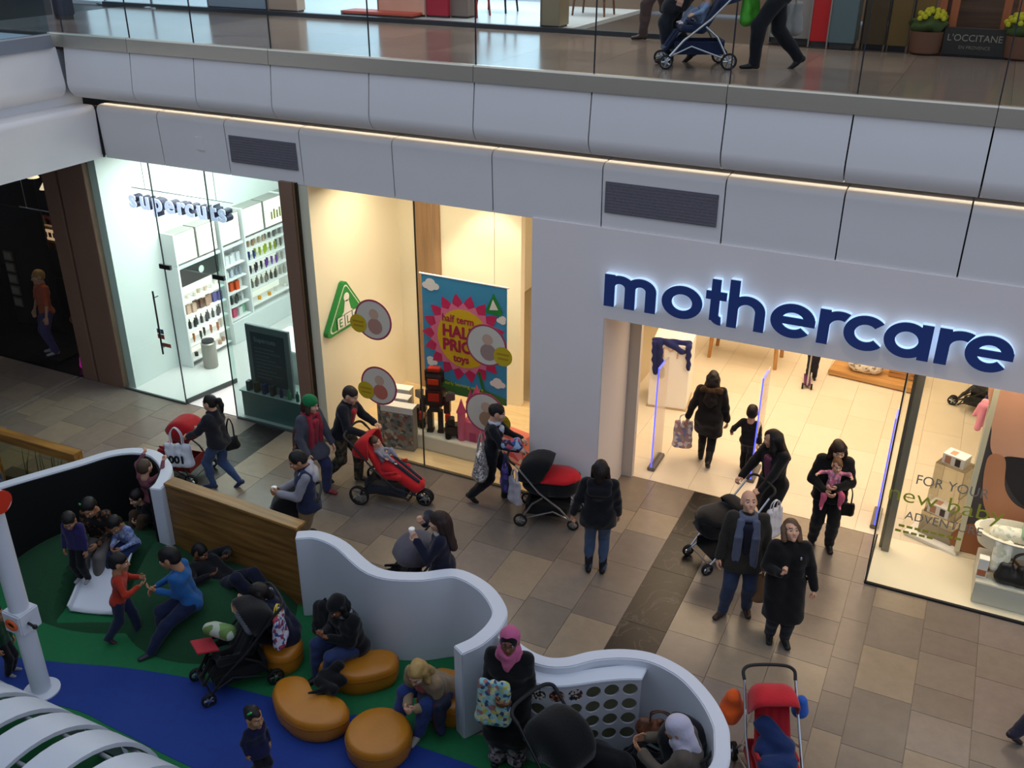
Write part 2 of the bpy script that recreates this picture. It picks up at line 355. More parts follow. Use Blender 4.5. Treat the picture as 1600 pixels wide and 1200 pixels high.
struct(box('trim_2', (-8.5, 13.9, .03), (-8.02, 14.08, 4.4), wood('8f6f52', 'a07e5e', .5, 2)), 'light brown wooden panel in the toy window corner')
struct(box('wall_toy_corner', (-8.86, 13.95, .03), (-8.5, 14.1, 4.4), cream))
struct(box('wall_back', (-9, 22, 0), (9, 22.2, 4.4), mat('e6d3b0', .7)), 'warm back wall of the baby shop')
struct(box('wall_left', (-24.2, -4, 0), (-24, 24, 10.6), mat('9a979a', .7)), 'far left end wall of the mall')
struct(box('wall_right', (9, 11.5, 0), (9.2, 22, 4.4), mat('e6d3b0', .7)))
# --- white portal round the baby shop entrance: pillar and header
pt = MB(); pt.box((-5.18, YF, 0), (-4.11, 12.62, 4.34)); pt.box((-4.11, YF, 3.1), (6, 11.8, 4.34))
portal = pt.build('wall_portal', whitewall); struct(portal, 'white portal wall with pillar and header around the baby shop entrance')
struct(box('trim_3', (-3.93, 12.62, 0), (-4.11, 12.72, 3.1), mat('cfc3b4', .5)))
box('reveal_panel', (-4.112, 11.47, 0), (-4.098, 12.6, 3.1), mat('d8d0cb', .55), portal)
box('header_return', (-4.11, 11.8, 3.1), (-.25, 12.66, 4.34), whitewall, portal)
# --- brown metal columns between shops
for nm, xs in (('column_wide', ((-14.42, -14.08), (-14.02, -13.39))), ('column_slim', ((-9.34, -9.09),))):
    e = struct(empty('trim_column', (xs[0][0], YF, 0)), 'bronze metal column between two shop fronts')
    for a_, b_ in xs: q = box('cladding', (a_-xs[0][0], -.03, 0), (b_-xs[0][0], .16, 4.36), browncol, e, bevel=.008)
    if len(xs) > 1: box('shadow_gap', (.3, .03, 0), (.45, .14, 4.36), black, e)
    else: box('edge_strip', (.26, -.015, 0), (.28, .1, 4.36), mat('a8875f', .4, .5), e); box('edge_strip', (.3, -.01, 0), (.315, .1, 4.36), mat('3a2d22', .4, .5), e)
# --- lower fascia: curved-top white panels, two with grey air grilles
def arc2(cx, cy, r, a0, a1, n=6): return [(cx+r*math.cos(math.radians(a0+(a1-a0)*i/n)), cy+r*math.sin(math.radians(a0+(a1-a0)*i/n))) for i in range(n+1)]
prof_lo = [(.03, 4.33)]+arc2(.09, 5.08, .09, 184, 90)+[(.42, 5.17), (.42, 5.13)]+arc2(.09, 5.08, .05, 90, 184)+[(.07, 4.33)]
prof_up = [(.10, 6.06), (.06, 6.06)]+arc2(.24, 5.52, .24, 180, 262, 8)+[(.42, 5.275), (.42, 5.31)]+arc2(.24, 5.53, .2, 262, 180, 8)
JL = [-12.86, -11.59, -10.27, -8.9, -7.33, -5.78, -4.22, -2.65, -1.28, .05, 1.4, 2.8, 4.3]
JU = [-13.1, -11.73, -10.5, -9.12, -7.5, -5.92, -4.33, -2.69, -1.3, .09, 1.45, 2.85, 4.3]
fasc = struct(empty('trim_fascia', (0, YF, 0)), 'white curved fascia panels between the two floors')
def run(prof, J, y0, g=.009, name='fascia_panel'):
    for i in range(len(J)-1):
        m = MB(); m.extr(prof, J[i]+g, J[i+1]-g, lambda u, v, t: (t, y0+u-YF, v)); m.build(name, white, fasc, smooth=True)
run(prof_lo, JL, YF); run(prof_up, JU, 11.2)
box('fascia_backing', (-13.1, .05, 4.36), (4.3, .4, 5.12), darkgap, fasc); box('fascia_backing', (-13.1, .12, 5.36), (4.3, .3, 6.03), darkgap, fasc)
m_vent = cells(['67636a', '706c73', '625e66'], 90, .6); slat_m = mat('726e75', .5)
for a_, b_ in ((-10.2, -8.97), (-4.17, -2.72)):
    v = MB().box((a_, -.006, 4.55), (b_, .03, 4.95)).build('air_grille', m_vent, fasc)
    sl = MB()
    for k in range(10): sl.box((a_+.01, -.012, 4.565+k*.039), (b_-.01, -.004, 4.575+k*.039))
    sl.build('grille_slats', slat_m, v)
box('access_hatch', (-10.86, -.004, 4.66), (-10.72, .02, 4.86), white, fasc, bevel=.003)
# side bridge on the left, same profiles turned the corner
brid = struct(empty('trim_bridge', (-12.86, 0, 0)), 'pale fascia of the side bridge at the left')
for prof, x0, nm, ya, yb in ((prof_lo, 0, 'fascia_panel', 3., YF-.01), (prof_up, -.26, 'fascia_panel', 3., 11.19)):
    m = MB(); m.extr(prof, ya, yb, lambda u, v, t: (x0-u, t, v)); m.build(nm, white, brid, smooth=True)
box('bridge_core', (-6, 3., 4.36), (-.42, 11.6, 6.2), mat('c9ccd2', .6), brid)
box('corner_joint', (-.012, YF-.02, 4.34), (.004, YF+.02, 5.16), black, brid)
# steel edge strip under the balustrade, in lengths
st = struct(empty('trim_steel', (0, 11.2, 0)), 'brushed steel edge strip under the glass balustrade')
SJ = [-13.36, -11.73, -9.12, -5.92, -2.69, .09, 2.85, 4.3]
pr = [(.02, 6.065), (.03, 6.25), (.04, 6.27), (.11, 6.27), (.11, 6.065)]
for i in range(len(SJ)-1):
    m = MB(); m.extr(pr, SJ[i]+.004, SJ[i+1]-.004, lambda u, v, t: (t, u, v)); m.build('steel_strip', steel, st)
m = MB(); m.extr(pr, 3., 11.1, lambda u, v, t: (-13.1-u-.0, t-11.2, v)); m.build('steel_strip', brushed('8d93a0', .4), st)
# glass balustrade
gb = empty('glass_balustrade', (0, 11.31, 6.2), 0, 'frameless clear glass balustrade along the upper walkway', 'balustrade')
for i in range(len(JU)-1):
    box('glass_pane', (JU[i]+.008, -.01, 0), (JU[i+1]-.008, .01, 1.12), clear, gb)
    box('pane_seal', (JU[i]-.007, -.009, 0), (JU[i]+.006, .009, 1.12), mat('2a2f35', .4), gb)
MB().tube([(-13.1, 0, 1.14), (4.3, 0, 1.14)], .022).build('handrail', chrome, gb, smooth=True)
gs = empty('glass_balustrade', (-13.2, 7.2, 6.2), 0, 'bluish glass balustrade turning along the side bridge at the left', 'balustrade')
for i in range(3):
    box('glass_pane', (-.01, -4.2+i*2.72, 0), (.01, -1.5+i*2.72, 1.12), bluish, gs)
MB().tube([(0, -4.2, 1.14), (0, 4.0, 1.14)], .022).build('handrail', chrome, gs, smooth=True)
MB().tube([(0, -1.5, .0), (0, -1.5, 1.12)], .012).build('pane_clamp', chrome, gs)
# --- upper floor
upm = per_object(['86776c', '7d7067', '8d7e73'], .17, .12, 3, name='polished_brown_stone')
struct(box('floor_upper', (-24, 11.27, 6.02), (8, 24, 6.245), mat('3c332d', .4)), 'dark polished stone floor of the upper walkway')
uf = bpy.data.objects['floor_upper']; un = MB().box((0, 0, -.02), (1, 1, 0)).mesh(upm, name='upper_slab')
x = -15.4
while x < 3.4:
    y = 11.3
    while y < 14.9:
        o = link('floor_slab', un, uf); o.location = (x, y, 6.262); o.scale = (1.197, .897, 1); y += .9
    x += 1.2
box('inlay_strip', (-16, 14.86, 6.24), (-4.4, 15.0, 6.33), mat('34383c', .4), uf, bevel=.01)
box('shop_floor_slab', (-17, 15.0, 6.24), (-6.2, 22, 6.31), mat('c4cdd2', .25), uf)
struct(box('ceiling_upper', (-24, 12.4, 10.6), (10, 24, 10.9), mat('c8c4c0', .8)), 'ceiling above the upper shops')
# upper shop fronts (only their feet come into view)
bl = mat('bfe0f2', .3, emit=1.2)
struct(box('window_1', (-21, 19, 6.4), (-8.0, 19.1, 9.6), bl), 'bright daylit window far behind the upper walkway')
struct(box('wall_upper_back', (-8.0, 18.5, 6.3), (6, 18.7, 10.6), mat('6b5a4c', .6)))
struct(box('wall_upper_left', (-24, 20, 6.2), (-14, 20.2, 10.6), mat('aebfcc', .6)))
# opposite wall and near balcony slab, out of view, added to shade the atrium
struct(box('wall_unseen_shade', (-30, -4.2, 0), (14, -4, 9.2), mat('8f8c90', .7)), 'unseen opposite side of the atrium behind the viewer, added for shade')
struct(box('floor_unseen_shade', (-30, -4, 5.6), (14, .9, 6.26), mat('6f6a66', .6)), 'unseen balcony slab under the viewer, added for shade')
# ================================================================ FIGURES: implicit bodies meshed with surface nets
def nrm(v): v = np.asarray(v, float); return v/(np.linalg.norm(v)+1e-9)
def A(*v): return np.array(v, float)
def nets(prims, subs=(), vox=.016, k=.02, ks=.01):
    """prims: (a,b,ra,rb[,scale]) tapered capsules or ('e',c,(rx,ry,rz)[,R]) ellipsoids. returns verts, quads"""
    los, his = [], []
    for p in prims:
        if p[0] is 'e' or (isinstance(p[0], str) and p[0] == 'e'): R = max(p[2]); los.append(p[1]-R); his.append(p[1]+R)
        else: R = max(p[2], p[3]); los.append(np.minimum(p[0], p[1])-R); his.append(np.maximum(p[0], p[1])+R)
    lo = np.min(los, 0)-3*vox; hi = np.max(his, 0)+3*vox
    n = np.ceil((hi-lo)/vox).astype(int)+1
    D = np.full(n, .5, np.float32); ax = [lo[i]+vox*np.arange(n[i]) for i in range(3)]
    def ev(p, sl):
        X = ax[0][sl[0]][:, None, None]; Yy = ax[1][sl[1]][None, :, None]; Z = ax[2][sl[2]][None, None, :]
        if isinstance(p[0], str):
            c, r = p[1], p[2]; q = [X-c[0], Yy-c[1], Z-c[2]]
            if len(p) > 3: R = p[3]; q = [q[0]*R[0][j]+q[1]*R[1][j]+q[2]*R[2][j] for j in range(3)]
            return (np.sqrt((q[0]/r[0])**2+(q[1]/r[1])**2+(q[2]/r[2])**2)-1)*min(r)
        a, b, ra, rb = p[:4]; d = b-a; L = d@d+1e-9
        t = np.clip(((X-a[0])*d[0]+(Yy-a[1])*d[1]+(Z-a[2])*d[2])/L, 0, 1)
        return np.sqrt((X-a[0]-t*d[0])**2+(Yy-a[1]-t*d[1])**2+(Z-a[2]-t*d[2])**2)-(ra+(rb-ra)*t)
    for p, l, h in zip(prims, los, his):
        i0 = np.maximum(((l-lo-3*k-vox)/vox).astype(int), 0); i1 = np.minimum(((h-lo+3*k+vox)/vox).astype(int)+2, n)
        sl = tuple(slice(i0[j], i1[j]) for j in range(3)); d = ev(p, sl).astype(np.float32); o = D[sl]
        g = np.maximum(k-np.abs(d-o), 0)/k; D[sl] = np.minimum(d, o)-g*g*k*.25
    for p in subs:
        sl = (slice(0, n[0]),)*3 if False else (slice(None),)*3; d = -ev(p, sl).astype(np.float32)
        g = np.maximum(ks-np.abs(d-D), 0)/ks; D = np.maximum(d, D)+g*g*ks*.25
    ins = D < 0
    cs = np.zeros(n-1, np.int8); acc = np.zeros(tuple(n-1)+(3,), np.float32); cnt = np.zeros(n-1, np.float32)
    nn = n-1
    corner = lambda i, j, q: (slice(i, nn[0]+i), slice(j, nn[1]+j), slice(q, nn[2]+q))
    for axis in range(3):
        o1, o2 = [q for q in range(3) if q != axis]
        for u in (0, 1):
            for v in (0, 1):
                c0 = [0, 0, 0]; c0[o1] = u; c0[o2] = v; c1 = list(c0); c1[axis] = 1
                a = D[corner(*c0)]; b = D[corner(*c1)]; mk = (a < 0) != (b < 0)
                t = np.where(mk, a/np.where(mk, a-b, 1), 0)
                cnt += mk
                for q in range(3): acc[..., q] += np.where(mk, (t if q == axis else c0[q]), 0)
    act = cnt > 0; idx = np.full(nn, -1, np.int64); idx[act] = np.arange(act.sum())
    ii = np.argwhere(act); V = (acc[act]/cnt[act][:, None]+ii)*vox+lo
    Q = []
    for axis in range(3):
        o1, o2 = (axis+1) % 3, (axis+2) % 3
        s0 = [slice(1, -1)]*3; s0[axis] = slice(0, -1); s1 = list(s0); s1[axis] = slice(1, None)
        a = ins[tuple(s0)]; b = ins[tuple(s1)]; e = np.argwhere(a != b)
        if not len(e): continue
        fl = a[a != b]; base = e.copy()
        for q in range(3):
            if q != axis: base[:, q] += 1
        def cell(d1, d2):
            c = base.copy(); c[:, o1] += d1; c[:, o2] += d2; return idx[c[:, 0], c[:, 1], c[:, 2]]
        q4 = np.stack([cell(-1, -1), cell(0, -1), cell(0, 0), cell(-1, 0)], 1); q4[~fl] = q4[~fl][:, ::-1]; Q.append(q4)
    Q = np.concatenate(Q) if Q else np.zeros((0, 4), int); Q = Q[(Q >= 0).all(1)]
    return V, Q
def np_mesh(name, V, Q, mats, mi=None):
    me = bpy.data.meshes.new(name); me.vertices.add(len(V)); me.vertices.foreach_set('co', np.asarray(V, np.float32).ravel())
    me.loops.add(len(Q)*4); me.loops.foreach_set('vertex_index', np.asarray(Q, np.int32).ravel())
    me.polygons.add(len(Q)); me.polygons.foreach_set('loop_start', np.arange(0, len(Q)*4, 4, dtype=np.int32))
    me.polygons.foreach_set('use_smooth', np.ones(len(Q), bool))
    for m in mats: me.materials.append(m)
    if mi is not None: me.polygons.foreach_set('material_index', np.asarray(mi, np.int32))
    me.update(calc_edges=True); me.validate(); return me
def soft(name, prims, m, parent=None, vox=.018, k=.03, subs=(), wr=0., seed=1, hem=None):
    V, Q = nets(prims, subs, vox, k)
    if wr: V = wrinkle(V, wr, seed)
    if hem is not None: V[:, 2] = np.maximum(V[:, 2], hem+.012*np.sin(V[:, 0]*23+seed)*np.cos(V[:, 1]*19))
    return link(name, np_mesh(name, V, Q, [m]), parent)
def wrinkle(V, amp, seed):
    r = np.random.default_rng(seed); out = V.copy()
    for _ in range(5):
        d = nrm(r.normal(size=3)+A(0, 0, .8)); f = r.uniform(18, 55); q = nrm(r.normal(size=3)*A(1, 1, .3)); out += q*amp*np.sin(V@d*f+r.uniform(0, 6))[:, None]
    return out
def Rx(a): c, s = math.cos(a), math.sin(a); return np.array([[1, 0, 0], [0, c, -s], [0, s, c]])
def Rz(a): c, s = math.cos(a), math.sin(a); return np.array([[c, -s, 0], [s, c, 0], [0, 0, 1]])
def Ry(a): c, s = math.cos(a), math.sin(a); return np.array([[c, 0, s], [0, 1, 0], [-s, 0, c]])
def ik(a, t, l1, l2, pole):
    d = t-a; L = np.linalg.norm(d); Lc = min(L, (l1+l2)*.998); u = d/(L+1e-9); t = a+u*Lc
    x = (l1*l1-l2*l2+Lc*Lc)/(2*Lc); h = math.sqrt(max(l1*l1-x*x, 0)); p = pole-u*(pole@u); p = nrm(p)
    return a+u*x+p*h, t
SKIN = {'fair': 'd0a084', 'tan': 'ae7c5c', 'brown': '7a5038', 'dark': '55382a'}
def head_mesh(hs, skin):
    """head in head-local metres (centre of skull at origin, face +y)"""
    s = hs; E = lambda c, r: ('e', A(*c)*s, tuple(q*s for q in r)); C = lambda a, b, ra, rb: (A(*a)*s, A(*b)*s, ra*s, rb*s)
    pr = [E((0, -.008, .028), (.076, .094, .09)), E((0, .022, -.04), (.058, .066, .075)), C((0, .088, -.005), (0, .104, -.036), .009, .0145),
          C((-.03, .082, .018), (.03, .082, .018), .011, .011), C((-.02, .074, -.068), (.02, .074, -.068), .014, .014), C((0, .066, -.1), (0, .06, -.1), .024, .02),
          C((-.04, .062, -.03), (-.03, .07, -.036), .022, .02), C((.04, .062, -.03), (.03, .07, -.036), .022, .02),
          E((-.079, -.005, -.012), (.011, .02, .032)), E((.079, -.005, -.012), (.011, .02, .032)), C((0, -.02, -.05), (0, -.035, -.15), .052, .056)]
    sb = [E((-.032, .1, -.004), (.018, .016, .011)), E((.032, .1, -.004), (.018, .016, .011))]
    V, Q = nets(pr, sb, .0085*s, .02*s, .01*s); c = V[Q].mean(1)/s; mi = np.zeros(len(Q), int)
    x, y, z = c[:, 0], c[:, 1], c[:, 2]
    mi[(y > .066) & (abs(x) < .021) & (abs(z+.07) < .007)] = 1
    mi[(y > .07) & (abs(abs(x)-.033) < .017) & (abs(z-.024) < .005)] = 2
    vs, qs, ms = [V], [Q], [mi]; k = len(V)
    for sx in (-1, 1):
        b = MB(); b.ball((0, 0, 0), .0125*s, 8, 6); bv = np.array(b.v)+A(sx*.032, .079, -.004)*s
        q = [f if len(f) == 4 else f+(f[-1],) for f in b.f]; q = np.array(q)
        fy = bv[q].mean(1); fm = np.where((fy[:, 1]-.079*s > .008*s), 2, 3); vs.append(bv); qs.append(q+k); ms.append(fm); k += len(bv)
    return vs, qs, ms
def quadify(V, Q): return V, Q
def hand_prims(w, d, s, n, sc, curl, hold=None):
    """wrist w, finger direction d, thumb side s, palm normal n"""
    P = []; f = lambda a, b, c: w+sc*(d*a+s*b+n*c)
    P += [(f(-.01, 0, 0), f(.03, 0, 0), .024*sc, .022*sc)]
    for b in (-.028, -.01, .008, .026): P.append((f(.02, b*.7, 0), f(.085, b, .002), .015*sc, .0125*sc))
    for b, L in ((-.030, .062), (-.011, .075), (.009, .082), (.028, .074)):
        p = f(.085, b, .003); ang = 0
        for seg, q in enumerate((.45, .32, .28)):
            ang += math.radians(curl*(.75 if seg == 0 else 1.0)); dd = d*math.cos(ang)+n*math.sin(ang); e = p+sc*dd*L*q*1.15
            P.append((p, e, (.0095-.0008*seg)*sc, (.009-.001*seg)*sc)); p = e
    t0 = f(.02, .026, .006); t1 = f(.055, .052, .018); t2 = f(.085, .055, .03); P += [(t0, t1, .0135*sc, .011*sc), (t1, t2, .011*sc, .0085*sc)]
    return P
def person(name, label, pos, face, H=1.66, pose=None, look=None, cat='person', group=None, quick=False):
    P = dict(pel=(0, 0, None), lean=0, side=0, twist=0, head=(0, 0), tilt=0, hl=None, hr=None, fl=None, fr=None, kl=(0, 1, .1), kr=(0, 1, .1), el=(-.6, -1, -.3), er=(.6, -1, -.3), curl=28, toeL=8, toeR=-8, fdl=None, fdr=None, tdl=None, tdr=None, hs=1.)
    P.update(pose or {}); K = dict(skin='fair', hair='short', hairc='1d1512', top='22252c', bottom='1f2126', shoes='161414', coat=0., fat=1., sleeve=1., boots=None, skirt=None); K.update(look or {})
    hs = P['hs']; b = (1-.135*hs)/(1-.135); root = empty(name, pos, math.radians(face), label, cat, group)
    u_ = lambda v: A(*v)*H
    pz = P['pel'][2] if P['pel'][2] is not None else .525*b
    pel = u_((P['pel'][0], P['pel'][1], pz)); Hb = H*b; fat = K['fat']
    Rt = Rz(math.radians(P['twist']))@Ry(math.radians(P['side']))@Rx(-math.radians(P['lean']))
    Rp = Rz(math.radians(P['twist']*.3))@Rx(-math.radians(P['lean']*.25))
    T = lambda x, y, z: pel+Rt@A(x, y, z)*Hb
    PL = lambda x, y, z: pel+Rp@A(x, y, z)*Hb
    hip = {-1: PL(-.052, 0, -.005), 1: PL(.052, 0, -.005)}; sh = {-1: T(-.104, -.005, .28), 1: T(.104, -.005, .28)}
    ank, knee, wri, elb = {}, {}, {}, {}
    for sgn, kf, kk, hh, ee in ((-1, 'fl', 'kl', 'hl', 'el'), (1, 'fr', 'kr', 'hr', 'er')):
        t = u_(P[kf]) if P[kf] is not None else A(sgn*.055*Hb, 0, .045*Hb)
        knee[sgn], ank[sgn] = ik(hip[sgn], t, .248*Hb, .245*Hb, A(*P[kk]))
        t = u_(P[hh]) if P[hh] is not None else T(sgn*.15, .03, -.02)
        elb[sgn], wri[sgn] = ik(sh[sgn], t, .168*Hb, .15*Hb, A(*P[ee]))
    neck = T(0, -.005, .30)
    hp, hy = P['head']; Rh = Rz(math.radians(P['twist']*.8+hy))@Ry(math.radians(P['tilt']))@Rx(-math.radians(P['lean']*.45+hp))
    hsz = H*.147/.225*hs                       # head scale so that the modelled head is 13.5% of the height
    hc = neck+Rh@A(0, .012, .105)*H*hs*.92
    g = lambda r: r*Hb
    def legs(inf, lo=1., both=(-1, 1)):
        o = []
        for s in both: o += [(hip[s], knee[s], g(.052*fat+inf), g(.036+inf)), (knee[s], ank[s], g(.035+inf), g(.022+inf))]; o.append((knee[s]+(ank[s]-knee[s])*.12-A(0, .008, 0)*Hb, knee[s]+(ank[s]-knee[s])*.5, g(.034+inf), g(.031+inf)))
        return o
    def arms(inf, upto=1., both=(-1, 1)):
        o = []
        for s in both:
            o += [(sh[s], elb[s], g(.029*fat+inf), g(.024+inf))]
            if upto > .5: o.append((elb[s], elb[s]+(wri[s]-elb[s])*min(1, upto*.98), g(.024+inf), g(.0175+inf)))
        return o
    def torso(inf, f=fat):
        o = [(PL(-.045*f, 0, 0), PL(.045*f, 0, 0), g(.058*f+inf), g(.058*f+inf)), (PL(-.04, -.03, -.02), PL(.04, -.03, -.02), g(.05*f+inf), g(.05*f+inf))]
        for s in (-1, 1): o += [(PL(s*.045*f, 0, 0), T(s*.04*f, .004, .10), g(.056*f+inf), g(.05*f+inf)), (T(s*.04*f, .004, .10), T(s*.05, .006, .21), g(.05*f+inf), g(.055*f+inf)), (T(s*.055, 0, .22), T(s*.08, -.005, .272), g(.052+inf), g(.032+inf))]
        if K.get('bust'): o += [(T(s*.042, .045, .2), T(s*.042, .05, .2), g(.032+inf), g(.03+inf)) for s in (-1, 1)]
        o.append((T(0, -.012, .22), T(0, -.01, .29), g(.06+inf), g(.035+inf))); return o
    # --- body: one mesh
    skinm = mat(SKIN[K['skin']], .55, var=.06, vs=12, spec=.35); lipm = mat({'fair': 'a8605a', 'tan': '8e5348', 'brown': '613a34', 'dark': '472a26'}[K['skin']], .5); brow = mat('2a1d18', .6); eyew = mat('d9d4cc', .3)
    vs, qs, ms = [], [], []; cnt = 0
    def push(V, Q, mi):
        nonlocal cnt
        vs.append(V); qs.append(np.asarray(Q)+cnt); ms.append(np.full(len(Q), mi) if np.isscalar(mi) else mi); cnt += len(V)
    V, Q = nets(torso(-.006)+legs(-.004)+arms(-.002)+[(neck-A(0, 0, .03)*Hb, neck+(hc-neck)*.6, g(.034), g(.03))], (), .022*max(H/1.66, .75), .03*H/1.66); push(V, Q, 0)
    hv, hq, hm = head_mesh(hsz, skinm)
    off = cnt
    for v_, q_, m_ in zip(hv, hq, hm): vs.append(v_@Rh.T+hc); qs.append(q_+off); ms.append(m_); cnt += len(v_)
    for s, fd, td in ((-1, P['fdl'], P['tdl']), (1, P['fdr'], P['tdr'])):
        d = nrm(wri[s]-elb[s]) if fd is None else nrm(A(*fd)); th = A(*td) if td is not None else A(-s*.35, 1, .5)
        q = nrm(th-d*(th@d)); n_ = np.cross(d, q)*(-s)
        V, Q = nets(hand_prims(wri[s], d, q, n_, Hb/1.66*.98*(1.08 if hs > 1.1 else 1), P['curl']), (), .0065*max(.7, H/1.66), .008); push(V, Q, 0)
    # split off-set of quads lists is already absolute
    body = link('body', np_mesh('body', np.concatenate(vs), np.concatenate(qs), [skinm, lipm, brow, eyew], np.concatenate(ms)), root)
    seed = int(abs(pos[0]*97+pos[1]*31)*10) % 9999
    vx = .0175*max(H/1.66, .8); cm = lambda c: c if isinstance(c, bpy.types.Material) else cloth(c)
    # --- trousers / skirt
    if K['bottom']:
        pr = legs(.007*(1 if K.get('slim') else 2.0))+[q for q in torso(.004)[:2]]
        for s in (-1, 1):
            if not K.get('slim'): pr.append((knee[s], ank[s]+A(0, 0, .0), g(.04), g(.036)))
        V, Q = nets(pr, [('e', ank[s]-A(0, 0, .06)*Hb, (.08, .08, .07*Hb/1.66*1.0)) for s in ()], vx, .025); link('trousers', np_mesh('trousers', wrinkle(V, .003, seed), Q, [cm(K['bottom'])]), root)
    if K['skirt']:
        c_, zt, rb = K['skirt']; mid = (ank[-1]+ank[1])/2; zz = zt*Hb; pr = torso(.012)[:2]
        for s in (-1, 1):
            for q in (-.03, .05): pr.append((PL(s*.04, 0, 0), A(mid[0]+s*rb*Hb, mid[1]+q*Hb, zz), g(.068), g(.055)))
        soft('skirt', pr, cm(c_), root, vx, .05, (), .004, seed, zz-.015*Hb)
    # --- top
    if K['top']:
        inf = .010 if not K.get('thick') else .0165; pr = torso(inf)+arms(inf*.8, K['sleeve'])
        if K['coat'] > 0:
            dn = K['coat']
            for s in (-1, 1):
                h0, k0, a0 = hip[s], knee[s], ank[s]; L = dn*Hb
                e = h0+(k0-h0)*min(1, L/(.248*Hb)); pr.append((h0, e, g(.066*fat+inf), g(.072+inf)))
                if L > .248*Hb: e2 = k0+(a0-k0)*((L-.248*Hb)/(.245*Hb)); pr.append((k0, e2, g(.07+inf), g(.07+inf))); e = e2
                pr.append((PL(0, -.02, 0), (e+(hip[-s]+(knee[-s]-hip[-s])*min(1, L/(.248*Hb))))/2, g(.06+inf), g(.075+inf)))
        hemz = (pel[2]-(K['coat']*.97+.005 if K['coat'] > 0 else .032)*Hb) if pel[2] > .42*Hb else None
        sm = K.get('sleevec')
        if sm:                                   # body of one colour, sleeves of another (vest)
            soft('sleeves', arms(inf*.7, K['sleeve']), cm(sm), root, vx, .02, (), .003, seed); pr = torso(inf+.006)+([] if True else [])
        soft('coat' if K['coat'] > .1 else 'jacket' if K.get('thick') else 'top', pr, cm(K['top']), root, vx, .028, (), .0035, seed, hemz)
    if K.get('front'):                           # shirt front showing in an open jacket
        soft('shirt_front', [(T(-.012, .052, .10), T(-.016, .062, .24), g(.03), g(.028)), (T(.012, .052, .10), T(.016, .062, .24), g(.03), g(.028)), (T(0, .05, .04), T(0, .05, .12), g(.035), g(.03))], cm(K['front']), root, .012, .02)
    # --- shoes
    for s, ty in ((-1, P['toeL']), (1, P['toeR'])):
        a = ank[s]; sd = nrm(a-knee[s]); fz = Rz(math.radians(ty)); fwd = fz@A(0, 1, 0)
        kd = P.get('footL' if s < 0 else 'footR')
        if kd is not None: fwd = nrm(A(*kd))
        upv = nrm(-sd-fwd*((-sd)@fwd)) if kd is not None else A(0, 0, 1)
        hl = a-upv*.022*Hb-fwd*.018*Hb; to = a-upv*.029*Hb+fwd*.092*Hb; sd_ = np.cross(fwd, upv)
        pr = [(hl, a+fwd*.03*Hb-upv*.018*Hb, g(.022), g(.022)), (a+fwd*.03*Hb-upv*.024*Hb+sd_*.006*Hb, to+sd_*.008*Hb, g(.02), g(.015)), (a+fwd*.03*Hb-upv*.024*Hb-sd_*.006*Hb, to-sd_*.006*Hb, g(.02), g(.014)), (hl, a+upv*.01*Hb, g(.022), g(.021))]
        if K['boots']: pr += [(a, a+(knee[s]-a)*K['boots'], g(.028), g(.041))]
        soft('boot' if K['boots'] else 'shoe', pr, mat(K['shoes'], .5, spec=.4) if isinstance(K['shoes'], str) else K['shoes'], root, .011*max(.7, H/1.66), .012)
    # --- hair, hats, veils, in head-local metres
    hm_ = mat(K['hairc'], .55, var=.25, vs=30, bump=.3, bs=60, spec=.35); z = hsz
    E = lambda c, r: ('e', A(*c)*z, tuple(q*z for q in r)); C = lambda a, b_, ra, rb: (A(*a)*z, A(*b_)*z, ra*z, rb*z)
    def onhead(nm, pr, sb, m, vox=.011, k=.02, wr=0):
        V, Q = nets(pr, sb, vox*max(.8, z), k*z)
        if wr: V = wrinkle(V, wr, seed)
        return link(nm, np_mesh(nm, V@Rh.T+hc, Q, [m]), root)
    facecut = [E((0, .125, -.035), (.066, .07, .082)), E((0, .10, -.12), (.085, .075, .10))]
    cap = [E((0, -.014, .036), (.083, .102, .092)), E((0, -.045, -.01), (.08, .072, .075))]
    hr = K['hair']
    if hr == 'short': onhead('hair', cap, facecut+[E((0, .03, -.11), (.12, .12, .085))], hm_, wr=.003)
    elif hr == 'bald': onhead('hair', [E((0, -.03, -.01), (.083, .078, .05))], facecut+[E((0, 0, .09), (.11, .13, .085)), E((0, .03, -.11), (.12, .12, .07))], hm_)
    elif hr == 'bob': onhead('hair', cap+[C((-.07, -.01, .02), (-.082, .01, -.10), .036, .034), C((.07, -.01, .02), (.082, .01, -.10), .036, .034), C((0, -.06, 0), (0, -.07, -.10), .07, .06)], facecut, hm_, wr=.004)
    elif hr == 'long':
        onhead('hair', cap+[C((-.07, -.015, .02), (-.085, .0, -.12), .032, .036), C((.07, -.015, .02), (.085, .0, -.12), .032, .036), C((-.085, 0, -.12), (-.09, .0, -.26), .036, .03), C((.085, 0, -.12), (.09, .0, -.26), .036, .03),
                            C((-.03, -.07, 0), (-.045, -.115, -.3), .06, .045), C((.03, -.07, 0), (.045, -.115, -.3), .06, .045)], facecut, hm_, wr=.005)
    elif hr == 'longback':
        onhead('hair', cap+[C((-.04, -.07, 0), (-.05, -.12, -.32), .06, .045), C((.04, -.07, 0), (.05, -.12, -.32), .06, .045), C((0, -.08, 0), (0, -.13, -.36), .06, .05), C((-.07, -.02, .02), (-.08, -.03, -.12), .03, .036), C((.07, -.02, .02), (.08, -.03, -.12), .03, .036)], facecut, hm_, wr=.005)
    elif hr == 'pony':
